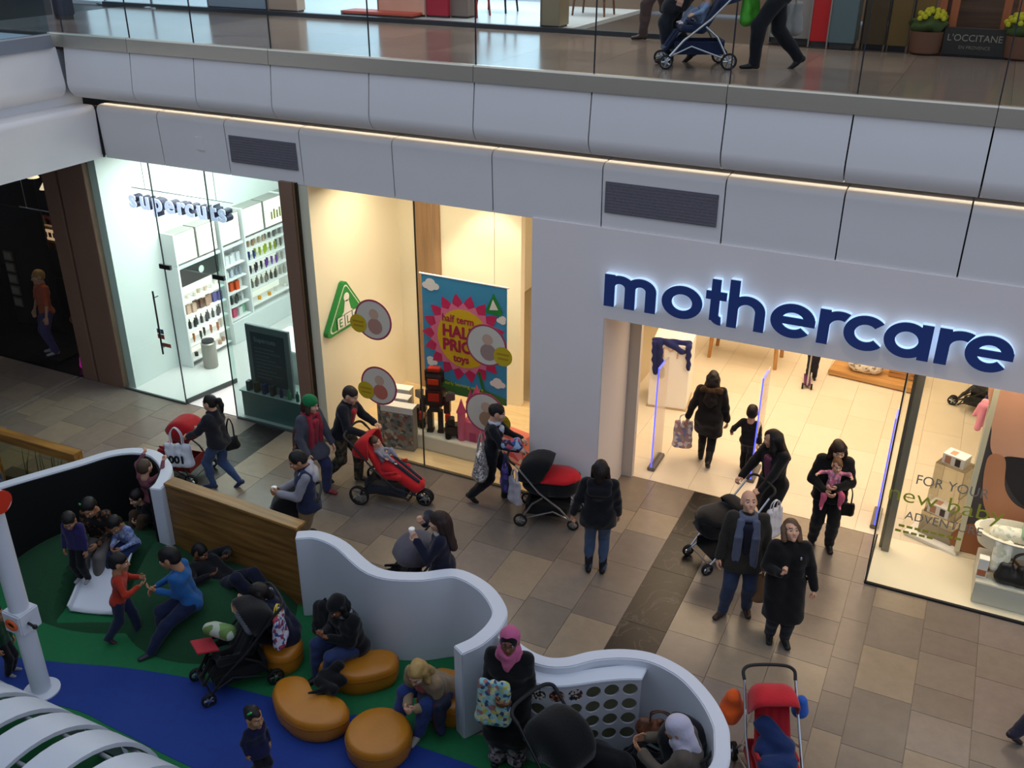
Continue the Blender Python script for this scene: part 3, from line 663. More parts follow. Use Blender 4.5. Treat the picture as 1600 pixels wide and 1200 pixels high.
        onhead('hair', [E((0, -.014, .036), (.082, .102, .09)), E((0, -.045, 0), (.077, .07, .07))]+[C((0, -.10, .05), (0, -.15, .055), .03, .032), C((0, -.15, .055), (0, -.185, -.02), .036, .034), C((0, -.185, -.02), (0, -.17, -.14), .034, .014)], facecut+[E((0, .05, -.12), (.13, .12, .09))], hm_, wr=.002)
    elif hr == 'updo': onhead('hair', [E((0, -.014, .036), (.082, .102, .09)), E((0, -.085, .05), (.05, .045, .045)), E((0, -.045, 0), (.077, .07, .07))], facecut+[E((0, .05, -.12), (.13, .12, .09))], hm_, wr=.003)
    if K.get('beanie'): onhead('beanie', [E((0, -.012, .055), (.092, .108, .09)), C((-.04, -.01, .04), (.04, -.01, .04), .062, .062)], [E((0, .02, -.085), (.16, .17, .1))], cm(K['beanie']))
    if K.get('hijab'):
        c_ = K['hijab']
        onhead('headscarf', [E((0, -.014, .034), (.093, .108, .1)), E((0, -.04, -.03), (.088, .085, .09)), C((-.05, .01, -.09), (.05, .01, -.09), .06, .06), C((0, .02, -.12), (0, .045, -.25), .085, .05), C((0, -.03, -.1), (0, -.06, -.26), .09, .075), C((-.07, -.01, -.16), (.07, -.01, -.16), .065, .065)],
               [E((0, .13, -.03), (.056, .09, .082))], cm(c_), wr=.003)
        if K.get('underscarf'): onhead('underscarf', [E((0, .0, .03), (.086, .1, .09))], [E((0, .125, -.035), (.062, .08, .095)), E((0, -.09, .0), (.2, .13, .3))], cm(K['underscarf']))
    if K.get('wrap'): onhead('head_wrap', [E((0, -.015, .05), (.09, .108, .092)), E((0, -.06, .05), (.07, .06, .06))], [E((0, .12, -.05), (.075, .07, .085)), E((0, .04, -.11), (.13, .13, .09))], cm(K['wrap']), wr=.003)
    if K.get('glasses'):
        m = MB()
        for s in (-1, 1):
            m.tube([(s*.034+.024*math.cos(t), .100, -.004+.019*math.sin(t)) for t in np.linspace(0, 2*math.pi, 12, endpoint=False)], .0017, 6, True); m.tube([(s*.058, .098, 0), (s*.08, .0, .004)], .0026, 6)
        m.tube([(-.012, .102, 0), (.012, .102, 0)], .0026, 6); v = np.array(m.v)*z; m.v = [tuple(q) for q in v@Rh.T+hc]; m.build('glasses', mat('3a2c24', .3), root, smooth=True)
    if K.get('clip'): onhead('hair_clip', [C((.05, .03, .115), (.075, .01, .1), .014, .014)], [], mat(K['clip'], .4))
    if K.get('fur'):
        pr = []
        for t in np.linspace(0, 2*math.pi, 18, endpoint=False): c_ = T(.085*math.cos(t), -.02+.055*math.sin(t), .285-.025*math.sin(t)+.006*math.sin(5*t)); pr.append((c_, c_+A(0, 0, .01), g(.03), g(.028)))
        soft('fur_collar', pr, mat(K['fur'], .9, var=.4, vs=60, bump=.8, bs=120), root, .013, .012, (), .005, seed)
    if K.get('hood'): soft('hood', [(T(-.05, -.06, .25), T(.05, -.06, .25), g(.045), g(.045)), (T(-.06, -.035, .30), T(.06, -.035, .30), g(.035), g(.035)), (T(-.07, .02, .285), T(-.06, -.04, .30), g(.028), g(.03)), (T(.07, .02, .285), T(.06, -.04, .30), g(.028), g(.03))], cm(K['hood']), root, .013, .03)
    if K.get('scarf'):
        c_, L = K['scarf']; pr = [(T(.05*math.cos(t), -.005+.045*math.sin(t), .30), T(.05*math.cos(t+.5), -.005+.045*math.sin(t+.5), .30), g(.022), g(.022)) for t in np.linspace(0, 2*math.pi, 12, endpoint=False)]
        for s in (-1, 1):
            for q in (0, .022): pr += [(T(s*(.04+q), .05, .29), T(s*(.048+q), .075*fat, .18), g(.016), g(.018)), (T(s*(.048+q), .075*fat, .18), T(s*(.05+q), .07*fat, .28-L), g(.018), g(.02))]
        soft('scarf', pr, cm(K['scarf'][0]), root, .012, .012)
    if K.get('collar'): soft('collar', [(T(.045*math.cos(t), .0+.04*math.sin(t), .30), T(.045*math.cos(t+.5), .0+.04*math.sin(t+.5), .30), g(.016), g(.016)) for t in np.linspace(0, 2*math.pi, 12, endpoint=False)], cm(K['collar']), root, .01, .012)
    root['_'] = 0; del root['_']
    JO[root.name] = dict(T=T, wri=wri, elb=elb, hc=hc, pel=pel, sh=sh, knee=knee, ank=ank, Hb=Hb)
    return root
JO = {}
def wpt(root, p):
    c, s = math.cos(root.rotation_euler[2]), math.sin(root.rotation_euler[2]); return (root.location[0]+c*p[0]-s*p[1], root.location[1]+s*p[0]+c*p[1], root.location[2]+p[2])
STAND = {}
def walk(st=.16, arm=True): return dict(fl=(-.045, st*.55, .05), fr=(.045, -st*.8, .075), footR=(0, .8, -.6), lean=4, pel=(0, 0, .51))
def push(hz=.57, hy=.27, w=.12, **k): d = dict(hl=(-w, hy, hz), hr=(w, hy, hz), fdl=(.2, 1, -.2), fdr=(-.2, 1, -.2), tdl=(1, .2, .3), tdr=(-1, .2, .3), curl=55); d.update(k); return d
SIT = lambda z=.25, **k: dict(dict(pel=(0, 0, z+.035), fl=(-.06, .27, .045), fr=(.06, .27, .045), hl=(-.06, .2, z+.1), hr=(.06, .2, z+.1), lean=14, kl=(-.2, .6, 1), kr=(.2, .6, 1)), **k)
# ================================================================ PUSHCHAIRS, BAGS AND OTHER THINGS OF THE VISITORS
rubber = mat('121214', .8); blackm = mat('17171a', .4); alu = mat('b8bcc2', .28, 1.)
def wheel(parent, c, r, w, hubc, name='wheel', spokes=5):
    m = MB(); n = 22
    m.lathe([(r-.45*w, -w/2), (r-.1*w, -w/2), (r, -w*.25), (r, w*.25), (r-.1*w, w/2), (r-.45*w, w/2)], (0, 0, 0), n, 'x')
    # open ring: remove the two cap faces
    m.f = m.f[:-2]; m.m = m.m[:-2]; m.f += [(k, (k+1) % n, 5*n+(k+1) % n, 5*n+k) for k in range(n)]; m.m += [0]*n
    o = m.build(name, rubber, parent, smooth=True); o.location = c
    h = MB(); h.lathe([(.02, -w*.6), (.022, -w*.5), (.022, w*.5), (.02, w*.6)], (0, 0, 0), 10, 'x')
    for k in range(spokes):
        q = 2*math.pi*k/spokes; h.tube([(0, 0, 0), (0, (r-.4*w)*math.cos(q), (r-.4*w)*math.sin(q))], w*.28, 6)
    h.lathe([(r-.6*w, -w*.2), (r-.42*w, -w*.2), (r-.42*w, w*.2), (r-.6*w, w*.2)], (0, 0, 0), n, 'x'); k0 = len(h.f); h.f = h.f[:-2]; h.m = h.m[:-2]
    h.build('hub', hubc, o, smooth=True); return o
def shell(name, sect, m, parent, thick=.012):
    """sect: list of cross-sections (lists of points) -> open surface given a thickness"""
    mb = MB(); n = len(sect[0]); vs = [p for s in sect for p in s]
    mb.add(vs, [(i*n+k, i*n+k+1, (i+1)*n+k+1, (i+1)*n+k) for i in range(len(sect)-1) for k in range(n-1)])
    o = mb.build(name, m, parent, smooth=True); md = o.modifiers.new('thickness', 'SOLIDIFY'); md.thickness = thick; md.offset = 0; return o
def canopy(parent, c, w, r, a0, a1, m, name='canopy', flat=1.):
    """hood of ribs swinging about the x axis through c: a0..a1 degrees from +y upwards; w half width"""
    sect = []
    for a in np.linspace(math.radians(a0), math.radians(a1), 9):
        row = []
        for t in np.linspace(-1, 1, 13):
            e = (1-abs(t)**4)**.5*.96+.04 if abs(t) < 1 else .04
            row.append((c[0]+w*math.copysign(abs(t)**.75, t), c[1]+r*e*math.cos(a), c[2]+r*e*math.sin(a)*flat))
        sect.append(row)
    return shell(name, sect, m, parent, .014)
def buggy(label, pos, face, kind='buggy', fab='b3161b', fab2='1a1a1c', frame=None, group=None, cat='pushchair', name='pushchair', scale=1., hood=(20, 150), three=False, foot=None, handle=.98, hub=None, hoodc=None, tall=1., hoodr=.34):
    """forward is +y"""
    R = empty(name, pos, math.radians(face), label, cat, group, scale); frame = frame or blackm; fm = cloth(fab); f2 = cloth(fab2); hub = hub or alu; hm = cloth(hoodc) if hoodc else fm
    big = kind == 'jogger'; rw = .15 if big else .1; rf = .12 if big else .085
    for s in (-1, 1): wheel(R, (s*.29, -.36, rw), rw, .05, hub)
    if three: wheel(R, (-.03, .52, rf), rf, .05, hub); wheel(R, (.03, .52, rf), rf, .05, hub)
    else:
        for s in (-1, 1): wheel(R, (s*.24, .4, rf), rf, .045, hub)
    fr = MB(); xs = .27
    for s in (-1, 1):
        fr.tube([(s*.29, -.36, rw), (s*xs, -.2, .38), (s*xs, -.05, .5)], .014, 8)
        fr.tube([(s*(.05 if three else .24), .48 if three else .4, rf+.02), (s*xs*.95, .2, .34), (s*xs, -.1, .58), (s*xs*.96, -.45, handle-.06)], .014, 8)
        fr.tube([(s*.28, -.34, rw+.02), (s*.24, .1, .27), (s*.22, .38, rf+.05)], .012, 8)
    fr.tube([(-.29, -.36, rw), (.29, -.36, rw)], .012, 8); fr.tube([(-.24, .36, rf+.05), (.24, .36, rf+.05)], .012, 8)
    fr.build('frame', frame, R, smooth=True)
    h = MB(); h.tube(spline([(-xs*.96, -.45, handle-.06), (-xs*.95, -.53, handle), (-.15, -.58, handle+.02), (.15, -.58, handle+.02), (xs*.95, -.53, handle), (xs*.96, -.45, handle-.06)], 5), .018, 8); h.build('handle', mat('1c1c1e', .7), R, smooth=True)
    bk = MB(); bk.prism([(-.21, -.3), (.21, -.3), (.19, .3), (-.19, .3)], .17, .185)
    for s in (-1, 1): bk.box((s*.2-.006, -.3, .17), (s*.2+.006, .3, .32))
    bk.box((-.21, -.306, .17), (.21, -.294, .34)); bk.build('basket', f2, R)
    if kind == 'pram':
        secs = []
        for t in np.linspace(0, 2*math.pi, 25): secs.append([(x_*.25*abs(math.cos(t))**.7*math.copysign(1, math.cos(t)), .03+.42*x_*abs(math.sin(t))**.8*math.copysign(1, math.sin(t)), z_) for x_, z_ in ((.02, .5), (.82, .5), (.95, .56), (1, .74))])
        shell('carrycot', secs, hm if not foot else f2, R, .02)
        canopy(R, (0, -.1, .72), .26, hoodr, 60, 185, hm)
        ap = []
        for y_ in np.linspace(-.08, .45, 9):
            w_ = .27*(1-max(0, (y_-.2)/.25)**2.2*.75); ap.append([(w_*t, y_, .745+.075*(1-t*t)-(.05 if y_ > .43 else 0)) for t in np.linspace(-1, 1, 9)])
        ap.append([(x_*.97, .475, .64) for x_ in np.linspace(-.1, .1, 9)]); shell('apron', ap, fm, R, .016)
    else:
        soft('seat', [(A(-.17, -.02, .45), A(.17, -.02, .45), .04, .04), (A(-.17, .2, .47), A(.17, .2, .47), .035, .035), (A(-.17, -.02, .45), A(-.17, .2, .47), .04, .04), (A(.17, -.02, .45), A(.17, .2, .47), .04, .04), (A(0, 0, .44), A(0, .2, .45), .05, .045),
                      (A(-.15, -.05, .46), A(-.14, -.3, .88), .04, .035), (A(.15, -.05, .46), A(.14, -.3, .88), .04, .035), (A(0, -.05, .45), A(0, -.3, .88), .055, .045), (A(-.08, -.05, .45), A(-.08, -.3, .88), .05, .04), (A(.08, -.05, .45), A(.08, -.3, .88), .05, .04),
                      (A(-.19, -.04, .5), A(-.19, .18, .56), .022, .02), (A(.19, -.04, .5), A(.19, .18, .56), .022, .02)], f2 if kind != 'jogger' else fm, R, .02, .03)
        soft('footrest', [(A(-.13, .26, .42), A(-.12, .38, .24), .02, .018), (A(.13, .26, .42), A(.12, .38, .24), .02, .018), (A(0, .26, .42), A(0, .38, .24), .03, .026), (A(-.12, .4, .22), A(.12, .4, .22), .025, .025)], f2, R, .016, .02)
        canopy(R, (0, -.2, .72*tall), .25, .3, hood[0], hood[1], hm)
        if kind == 'jogger':
            soft('footmuff', [(A(-.09, .0, .56), A(-.08, .42, .3), .085, .075), (A(.09, .0, .56), A(.08, .42, .3), .085, .075), (A(0, .0, .58), A(0, .44, .3), .1, .08)], fm, R, .02, .03)
            soft('footmuff_panel', [(A(-.05, .06, .655), A(-.04, .44, .385), .03, .03), (A(.05, .06, .655), A(.04, .44, .385), .03, .03)], f2, R, .016, .02)
    return R
def tote(label, pos, face, w, h, d, m, handles=None, name='bag', cat='bag', group=None, hl=.18, mark=None):
    R = empty(name, pos, math.radians(face), label, cat, group)
    soft('body', [(A(-w/2+d*.4, 0, d*.45), A(w/2-d*.4, 0, d*.45), d*.48, d*.48), (A(-w/2+d*.4, 0, d*.45), A(-w/2+d*.3, 0, h-d*.3), d*.48, d*.25), (A(w/2-d*.4, 0, d*.45), A(w/2-d*.3, 0, h-d*.3), d*.48, d*.25), (A(0, 0, d*.45), A(0, 0, h-d*.3), d*.5, d*.28), (A(-w/4, 0, d*.45), A(-w/4, 0, h-d*.3), d*.5, d*.27), (A(w/4, 0, d*.45), A(w/4, 0, h-d*.3), d*.5, d*.27)], m, R, .014, .03, (), .004, int(w*1000))
    if handles:
        hh = MB()
        for s in (-1, 1): hh.tube(spline([(-w*.22, s*d*.2, h-.04), (-w*.2, s*d*.12, h+hl*.6), (0, s*d*.05, h+hl), (w*.2, s*d*.12, h+hl*.6), (w*.22, s*d*.2, h-.04)], 5), .009, 6)
        hh.build('handles', handles, R, smooth=True)
    return R
def baby(label, pos, face, scale, top, look=None, lying=60, hat=None, name='person'):
    """seated or reclining infant; one body mesh, clothes as children"""
    L = dict(hair='short', hairc='6b5138', top=top, bottom=top, shoes='e0d0d0', thick=1); L.update(look or {})
    return person(name, label, pos, face, scale, dict(hs=1.75, pel=(0, 0, .12), lean=-lying*.5, fl=(-.09, .25, .12), fr=(.09, .25, .12), hl=(-.2, .14, .24), hr=(.2, .14, .24), kl=(-.5, .3, 1), kr=(.5, .3, 1)), L)
# ================================================================ PLAY AREA
green = mat('13683a', .85, var=.12, vs=14, bump=.2, bs=200); blue = mat('133380', .8, var=.1, vs=10, bump=.15, bs=200); turf = mat('1d4a2c', .95, var=.22, vs=40, bump=.6, bs=180)
pw = mat('cfd3dc', .4, var=.02, vs=2)
pf = MB().prism([tuple(p[:2]) for p in spline(PLAY, 4, True)], -.011, .006).build('floor_play', green); struct(pf, 'green rubber floor of the play area')
up = [at(*p)[:2] for p in ((-80, 1015), (85, 1035), (200, 1045), (320, 1065), (430, 1092), (520, 1118), (580, 1120), (640, 1160), (700, 1183), (760, 1205))]
lo = [at(*p)[:2] for p in ((640, 1330), (480, 1270), (300, 1200), (180, 1140), (100, 1105), (-80, 1075))]
MB().prism([tuple(p[:2]) for p in spline(up, 5)]+[tuple(p[:2]) for p in spline(lo, 5)], .004, .011).build('blue_pond', blue, pf)
# grassy mound with two humps
def bump_h(x, y):
    h = 0
    for cx, cy, rx, ry, hh in ((-9.4, 7.25, 1.6, 1.15, .46), (-7.7, 7.25, 1.15, 1.0, .5)):
        r = math.hypot((x-cx)/rx, (y-cy)/ry); h = max(h, hh*max(0, 1-r**1.9))
    # hollow where the slide lies
    u = A(x, y)-SB; t_ = (u@SD)/(SD@SD); o_ = abs(u@A(-SD[1], SD[0]))/np.linalg.norm(SD)
    k_ = max(0., min(1., (SWD*1.35-o_)/(SWD*.33)))*max(0., min(1., (1.25-t_)/.15))*max(0., min(1., (t_+.25)/.15)); k_ = k_*k_*(3-2*k_)
    h += k_*(min(h, max(-.012, .02+.37*max(0, min(1, t_))-.10))-h)
    return h
bl, br = A(*at(106, 955, .03)), A(*at(180, 962, .03)); tl, trr = A(*at(152, 842, .42)), A(*at(216, 846, .42))
SB = ((bl+br)/2)[:2]; SD = ((tl+trr)/2)[:2]-SB; SWD = float(np.linalg.norm(br-bl))*.56
gx = np.linspace(-11.2, -6.4, 110); gy = np.linspace(6.1, 8.5, 66); vs = []; keep = {}
mm = MB()
for x in gx:
    for y in gy: vs.append((x, y, bump_h(x, y)-.01))
ny = len(gy); fs = []
for i in range(len(gx)-1):
    for j in range(ny-1):
        q = (i*ny+j, (i+1)*ny+j, (i+1)*ny+j+1, i*ny+j+1)
        if any(vs[k][2] > -.005 for k in q) and inpoly((gx[i]+gx[i+1])/2, (gy[j]+gy[j+1])/2, PLAY): fs.append(q)
mm.add(vs, fs); mound = mm.build('grass_mound', turf, None, smooth=True); tag(mound, 'low dark green turf mound with two humps beside the slide', 'mound')
# curved white walls
def wall(name, path, th, h, m, label, n=6, z0=0.):
    p = spline([tuple(q)[:2] for q in path], n); q = offset2(p, th); e = empty(name, (0, 0, 0), 0, label, 'wall')
    mb = MB(); L = len(p); z1 = h
    vs = []; fs = []
    for a, b in zip(p, q): vs += [(a[0], a[1], z0), (b[0], b[1], z0), (b[0], b[1], z1), (a[0], a[1], z1)]
    for i in range(L-1):
        for k in range(4): fs.append((i*4+k, i*4+(k+1) % 4, (i+1)*4+(k+1) % 4, (i+1)*4+k))
    fs += [(3, 2, 1, 0), tuple((L-1)*4+k for k in range(4))]
    mb.add(vs, fs); mb.build('wall_body', m, e, smooth=True, bevel=0.012); return e, p, q
W1 = [at(*p, 1.19)[:2] for p in ((464, 829), (500, 829), (540, 845), (590, 885), (650, 893), (715, 888), (765, 912), (792, 950), (785, 978), (756, 1006), (722, 1023))]
wall('curved_wall', W1, -.17, 1.19, pw, 'white S-curved play area wall with hooked end beside the blonde woman')
W2 = [at(*p, 1.19)[:2] for p in ((796, 985), (817, 1007), (850, 1024), (882, 1026), (925, 1016), (975, 1013), (1025, 1021), (1075, 1047), (1112, 1085), (1135, 1125), (1141, 1155), (1135, 1205))]+[(-1.15, 5.9), (-1.5, 5.3)]
e2, p2_, q2_ = wall('curved_wall', W2, -.15, 1.19, pw, 'white curved play area wall around the round-holed shelf, lower right')
e3, p3_, q3_ = wall('curved_wall', [at(*p, 1.19)[:2] for p in ((-60, 772), (8, 751), (60, 736), (120, 719), (170, 704), (215, 699), (250, 706), (269, 728), (262, 752), (250, 765))], -.16, 1.19, pw, 'white-topped curved wall with black inner lining behind the slide')
lin = offset2(p3_, -.165); lin2 = offset2(p3_, -.185); mb = MB(); vs = []; fs = []
for a, b in zip(lin, lin2): vs += [(a[0], a[1], 0), (b[0], b[1], 0), (b[0], b[1], 1.17), (a[0], a[1], 1.17)]
for i in range(len(lin)-1):
    for k in range(4): fs.append((i*4+k, i*4+(k+1) % 4, (i+1)*4+(k+1) % 4, (i+1)*4+k))
mb.add(vs, fs+[(3, 2, 1, 0), tuple((len(lin)-1)*4+k for k in range(4))]).build('inner_lining', mat('08080a', .9), e3, smooth=True)
# shelf with round holes below the lower-right wall
LZ = 1.1
fr = spline([at(*p, LZ)[:2] for p in ((800, 1052), (830, 1066), (875, 1072), (940, 1064), (975, 1061), (1003, 1061))], 6)
bk = spline([at(*p, LZ)[:2] for p in ((800, 1020), (830, 1040), (875, 1050), (940, 1042), (985, 1038), (1013, 1041))], 6)
sh_ = empty('holed_shelf', (0, 0, 0), 0, 'white built-in shelf with rows of round holes, lower right', 'shelf')
MB().prism([tuple(p[:2]) for p in fr]+[tuple(p[:2]) for p in bk[::-1]], LZ-.035, LZ).build('shelf_top', pw, sh_, bevel=.008)
fo = offset2(fr, .03); pb = MB(); vs = []; fs = []; inn = offset2(fr, .01); inn2 = offset2(fr, .03)
for a, b in zip(inn, inn2): vs += [(a[0], a[1], .006), (b[0], b[1], .006), (b[0], b[1], LZ-.04), (a[0], a[1], LZ-.04)]
for i in range(len(inn)-1):
    for k in range(4): fs.append((i*4+k, i*4+(k+1) % 4, (i+1)*4+(k+1) % 4, (i+1)*4+k))
pb.add(vs, fs+[(3, 2, 1, 0), tuple((len(inn)-1)*4+k for k in range(4))]); panel = pb.build('hole_panel', mat('bdbcc4', .5), sh_)
cut = MB(); discs = []
# hole centres measured along the panel
cum = [0]
for a, b in zip(inn[:-1], inn[1:]): cum.append(cum[-1]+float(np.linalg.norm(b-a)))
def along(s):
    i = max(0, min(len(cum)-2, np.searchsorted(cum, s)-1)); t = (s-cum[i])/(cum[i+1]-cum[i]); p = inn[i]+(inn[i+1]-inn[i])*t; d = nrm(list(inn[i+1]-inn[i])+[0]); return p, d
pics = [cells(['2a1d18', '7a5a48', 'e0d8d0', '1a1a22'], 45), cells(['4a2018', '8a5a40', '2a1a16', 'c08a70'], 40), cells(['1a1a20', 'c8b0a0', '503028', '90a0b8'], 38)]
def cyl_at(mbd, p, d, z, r, t0, t1, n=20):
    nv = A(d[1], -d[0], 0); vs = []
    for t in (t0, t1):
        for k in range(n): q = 2*math.pi*k/n; v = A(p[0], p[1], z)+d*r*math.cos(q)+A(0, 0, 1)*r*math.sin(q)+nv*t; vs.append(v)
    mbd.add(vs, [tuple(range(n)), tuple(range(2*n-1, n-1, -1))]+[(k, n+k, n+(k+1) % n, (k+1) % n) for k in range(n)])
sp0 = (cum[-1]-.12-.42)/4.0
for row, z in enumerate((.95, .755, .56, .36)):
    for k in range(6):
        s = .3+k*sp0*.93
        if s > cum[-1]-.1: continue
        p, d = along(s); cyl_at(cut, p, d, z, .078, -.08, .08)
        if row == 0 and k < 3: discs.append((p, d, z, pics[k]))
co = cut.build('cutter', pw); md = panel.modifiers.new('holes', 'BOOLEAN'); md.operation = 'DIFFERENCE'; md.solver = 'EXACT'; md.object = co
bpy.context.view_layer.update(); me = bpy.data.meshes.new_from_object(panel.evaluated_get(bpy.context.evaluated_depsgraph_get())); panel.modifiers.clear(); panel.data = me; bpy.data.objects.remove(co)
for p, d, z, m in discs:
    b = MB(); cyl_at(b, p, d, z, .078, -.012, -.004); b.build('picture_disc', m, sh_)
bkp = offset2(fr, .16); b3 = MB(); vs = []
for a in bkp: vs += [(a[0], a[1], .006), (a[0], a[1], LZ-.04)]
b3.add(vs, [(2*i, 2*i+2, 2*i+3, 2*i+1) for i in range(len(bkp)-1)]); b3.build('back_board', mat('8c8a6c', .7), sh_)
# wooden panel between the two walls, made of planks
wp = empty('wooden_screen', (0, 0, 0), 0, 'tall honey-brown wooden plank screen between the white curved walls', 'screen')
A0 = at(257, 757, 1.2); B0 = at(461, 827, 1.2); ang = math.atan2(B0[1]-A0[1], B0[0]-A0[0]); LW = math.hypot(B0[1]-A0[1], B0[0]-A0[0])
wp.location = (A0[0], A0[1], 0); wp.rotation_euler[2] = ang
wm = wood('6b4a22', '9a6f38', .45, 0, 5); wm2 = wood('7a5629', 'a87b40', .4, 0, 4)
for k in range(6): box('plank', (0, 0, .006+k*.1965), (LW, .10, .006+(k+1)*.1965-.004), wm, wp, bevel=.004)
box('cap_rail', (-.01, -.012, 1.186), (LW+.03, .18, 1.225), wm2, wp, bevel=.006)
# wooden barrier with frosted panel and grass, far left
wb = empty('wooden_barrier', (0, 0, 0), 0, 'wooden beam barrier with clear panel and tall grass at far left', 'barrier')
a = at(-60, 650, 1.02); b = at(128, 703, 1.02); ang = math.atan2(b[1]-a[1], b[0]-a[0]); Lb = math.hypot(b[1]-a[1], b[0]-a[0]); wb.location = (a[0], a[1], 0); wb.rotation_euler[2] = ang
wm3 = wood('7d5524', 'a87836', .45, 0, 5)
box('top_beam', (0, -.16, .88), (Lb, 0, 1.02), wm3, wb, bevel=.006)
for x in (Lb-.18, .55): box('post', (x, -.14, 0), (x+.13, -.02, .88), wm3, wb, bevel=.006)
box('clear_panel', (.68, -.085, .08), (Lb-.2, -.075, .87), glass('dfe0cf', 1.), wb)
gm = mat('4d6b2a', .7, var=.3, vs=20); r = random.Random(3)
for k in range(16):
    x = r.uniform(.6, Lb-.4); y = r.uniform(.05, .2); t = r.uniform(-.15, .15); q = MB(); h = r.uniform(.5, .8)
    q.add([(x-.012, y, 0), (x+.012, y, 0), (x+t*.5+.01, y+.03, h*.6), (x+t*.5-.008, y+.03, h*.6), (x+t, y+.08, h)], [(0, 1, 2, 3), (3, 2, 4)]); q.build('grass_blade', gm, wb)
box('planter', (.5, .0, 0), (Lb-.3, .26, .12), mat('4a4038', .7), wb, bevel=.01)
# slide
sl = empty('slide', (0, 0, 0), 0, 'short white slide running down the grass mound', 'slide')
sv = []; n = 12
for i in range(n+1):
    t = i/n; s = t*t*(3-2*t)*.35+t*.65; L_, R_ = bl+(tl-bl)*t, br+(trr-br)*t; zz = .04+(.42-.04)*s
    L_[2] = R_[2] = zz; w = R_-L_; sv.append([tuple(L_+A(0, 0, .07)), tuple(L_+w*.03+A(0, 0, .065)), tuple(L_+w*.05), tuple(L_+w*.35-A(0, 0, .012)), tuple(L_+w*.65-A(0, 0, .012)), tuple(R_-w*.05), tuple(R_-w*.03+A(0, 0, .065)), tuple(R_+A(0, 0, .07))])
shell('slide_bed', sv, mat('dfe3ea', .25), sl, .025)
for t in (.3, .65):
    c_ = (bl+(tl-bl)*t+br+(trr-br)*t)/2; box('support', (c_[0]-.2, c_[1]-.04, 0), (c_[0]+.2, c_[1]+.04, .33*t), pw, sl)
# orange leather pouffes
orange = mat('b8741c', .35, var=.15, vs=5, bump=.08, bs=60, spec=.5)
def pouffe(label, c, pts, h=.30):
    e = empty('pouffe', (c[0], c[1], 0), 0, label, 'pouffe', 'orange leather pouffes in the play area'); P = spline(pts, 6, True); P = [p[:2] for p in P]; n = len(P); cen = np.mean(P, 0)
    rows = [(.90, .0), (.97, .04), (1.0, .1), (1.0, h-.1), (.985, h-.06), (.94, h-.02), (.86, h-.004), (.5, h+.004)]
    vs = []; fs = []
    for s, z in rows:
        for p in P: q = cen+(p-cen)*s; vs.append((q[0], q[1], z))
    for i in range(len(rows)-1):
        for k in range(n): fs.append((i*n+k, i*n+(k+1) % n, (i+1)*n+(k+1) % n, (i+1)*n+k))
    vs.append((cen[0], cen[1], h+.004)); L = len(vs)-1; fs += [((len(rows)-1)*n+k, (len(rows)-1)*n+(k+1) % n, L) for k in range(n)]
    MB().add(vs, fs).build('padded_body', orange, e, smooth=True)
    b = MB(); b.tube([tuple(cen+(p-cen)*1.004)+(h-.09,) for p in P], .006, 6, True); b.build('piping', mat('8a5412', .5), e, smooth=True)
    b = MB(); b.prism([tuple(cen+(p-cen)*.86) for p in P], .006, .03); b.build('base', blackm, e); return e
def ring(rx, ry, n=12, f=None): return [(rx*math.cos(2*math.pi*k/n), ry*math.sin(2*math.pi*k/n)) for k in range(n)]
c = at(591, 1139, .30); pouffe('round orange leather pouffe nearest the viewer', c, ring(.35, .35))
c = at(484, 1092, .30); dn = lambda px, py: tuple(np.array(at(px, py, .30)[:2])-np.array(c[:2]))
pouffe('kidney-shaped orange pouffe with a notch, in front of the seated woman', c, [dn(*p) for p in ((455, 1052), (478, 1057), (494, 1083), (520, 1084), (542, 1096), (540, 1118), (505, 1132), (465, 1128), (435, 1105), (425, 1080), (432, 1060))])
c = at(560, 1032, .30); pouffe('half-round orange pouffe the woman in black sits on', c, [dn(*p) for p in ((487, 1008), (520, 1012), (560, 1015), (600, 1012), (621, 1018), (617, 1040), (590, 1052), (550, 1058), (520, 1050), (492, 1032))])
c = at(440, 995, .30); pouffe('orange pouffe under the woman in the quilted vest', c, [dn(*p) for p in ((408, 1000), (420, 985), (445, 975), (466, 985), (472, 1002), (460, 1020), (435, 1028), (412, 1020))])
c = at(705, 1075, .30); pouffe('orange pouffe under the blonde woman by the wall end', c, [(-.34, -.2), (-.1, -.3), (.2, -.26), (.26, 0), (.2, .25), (-.1, .3), (-.34, .2)])
# white periscope pole
pp = at(66, 1080); po = empty('periscope_pole', (pp[0], pp[1], 0), 0, 'white play periscope pole on a round base at left', 'pole')
MB().lathe([(.2, .008), (.2, .03), (.11, .045), (.11, .05)], n=28).build('base_plate', pw, po, smooth=True)
MB().lathe([(.105, .04), (.105, 2.42)], n=24).build('pole', pw, po, smooth=True)
hd = MB(); hd.tube([(0, 0, 2.4), (0, 0, 2.5), (.03, 0, 2.57), (.10, -.01, 2.62), (.2, -.02, 2.63)], [.106, .107, .112, .118, .12], 20); hd.build('head', pw, po, smooth=True)
MB().lathe([(.118, .195), (.126, .2), (.126, .215), (.1, .216)], (0, -.02, 2.63), 20, 'x').build('red_rim', mat('c8341c', .4), po, smooth=True)
bx = box('eyepiece_box', (-.135, -.13, .93), (.135, .13, 1.2), pw, po, bevel=.015)
MB().tube([(.0+.075*math.cos(t), -.135, 1.06+.05*math.sin(t)) for t in np.linspace(0, 2*math.pi, 18, endpoint=False)], .02, 8, True).build('orange_ring', mat('d0591e', .45), bx, smooth=True)
MB().lathe([(.05, -.002), (.05, .002)], (0, -.133, 1.06), 18, 'y').build('lens', black, bx)
MB().tube([(.13, -.03, 1.06), (.25, -.05, 1.07)], .016).ball((.26, -.05, 1.07), .028).build('handle', black, bx, smooth=True)
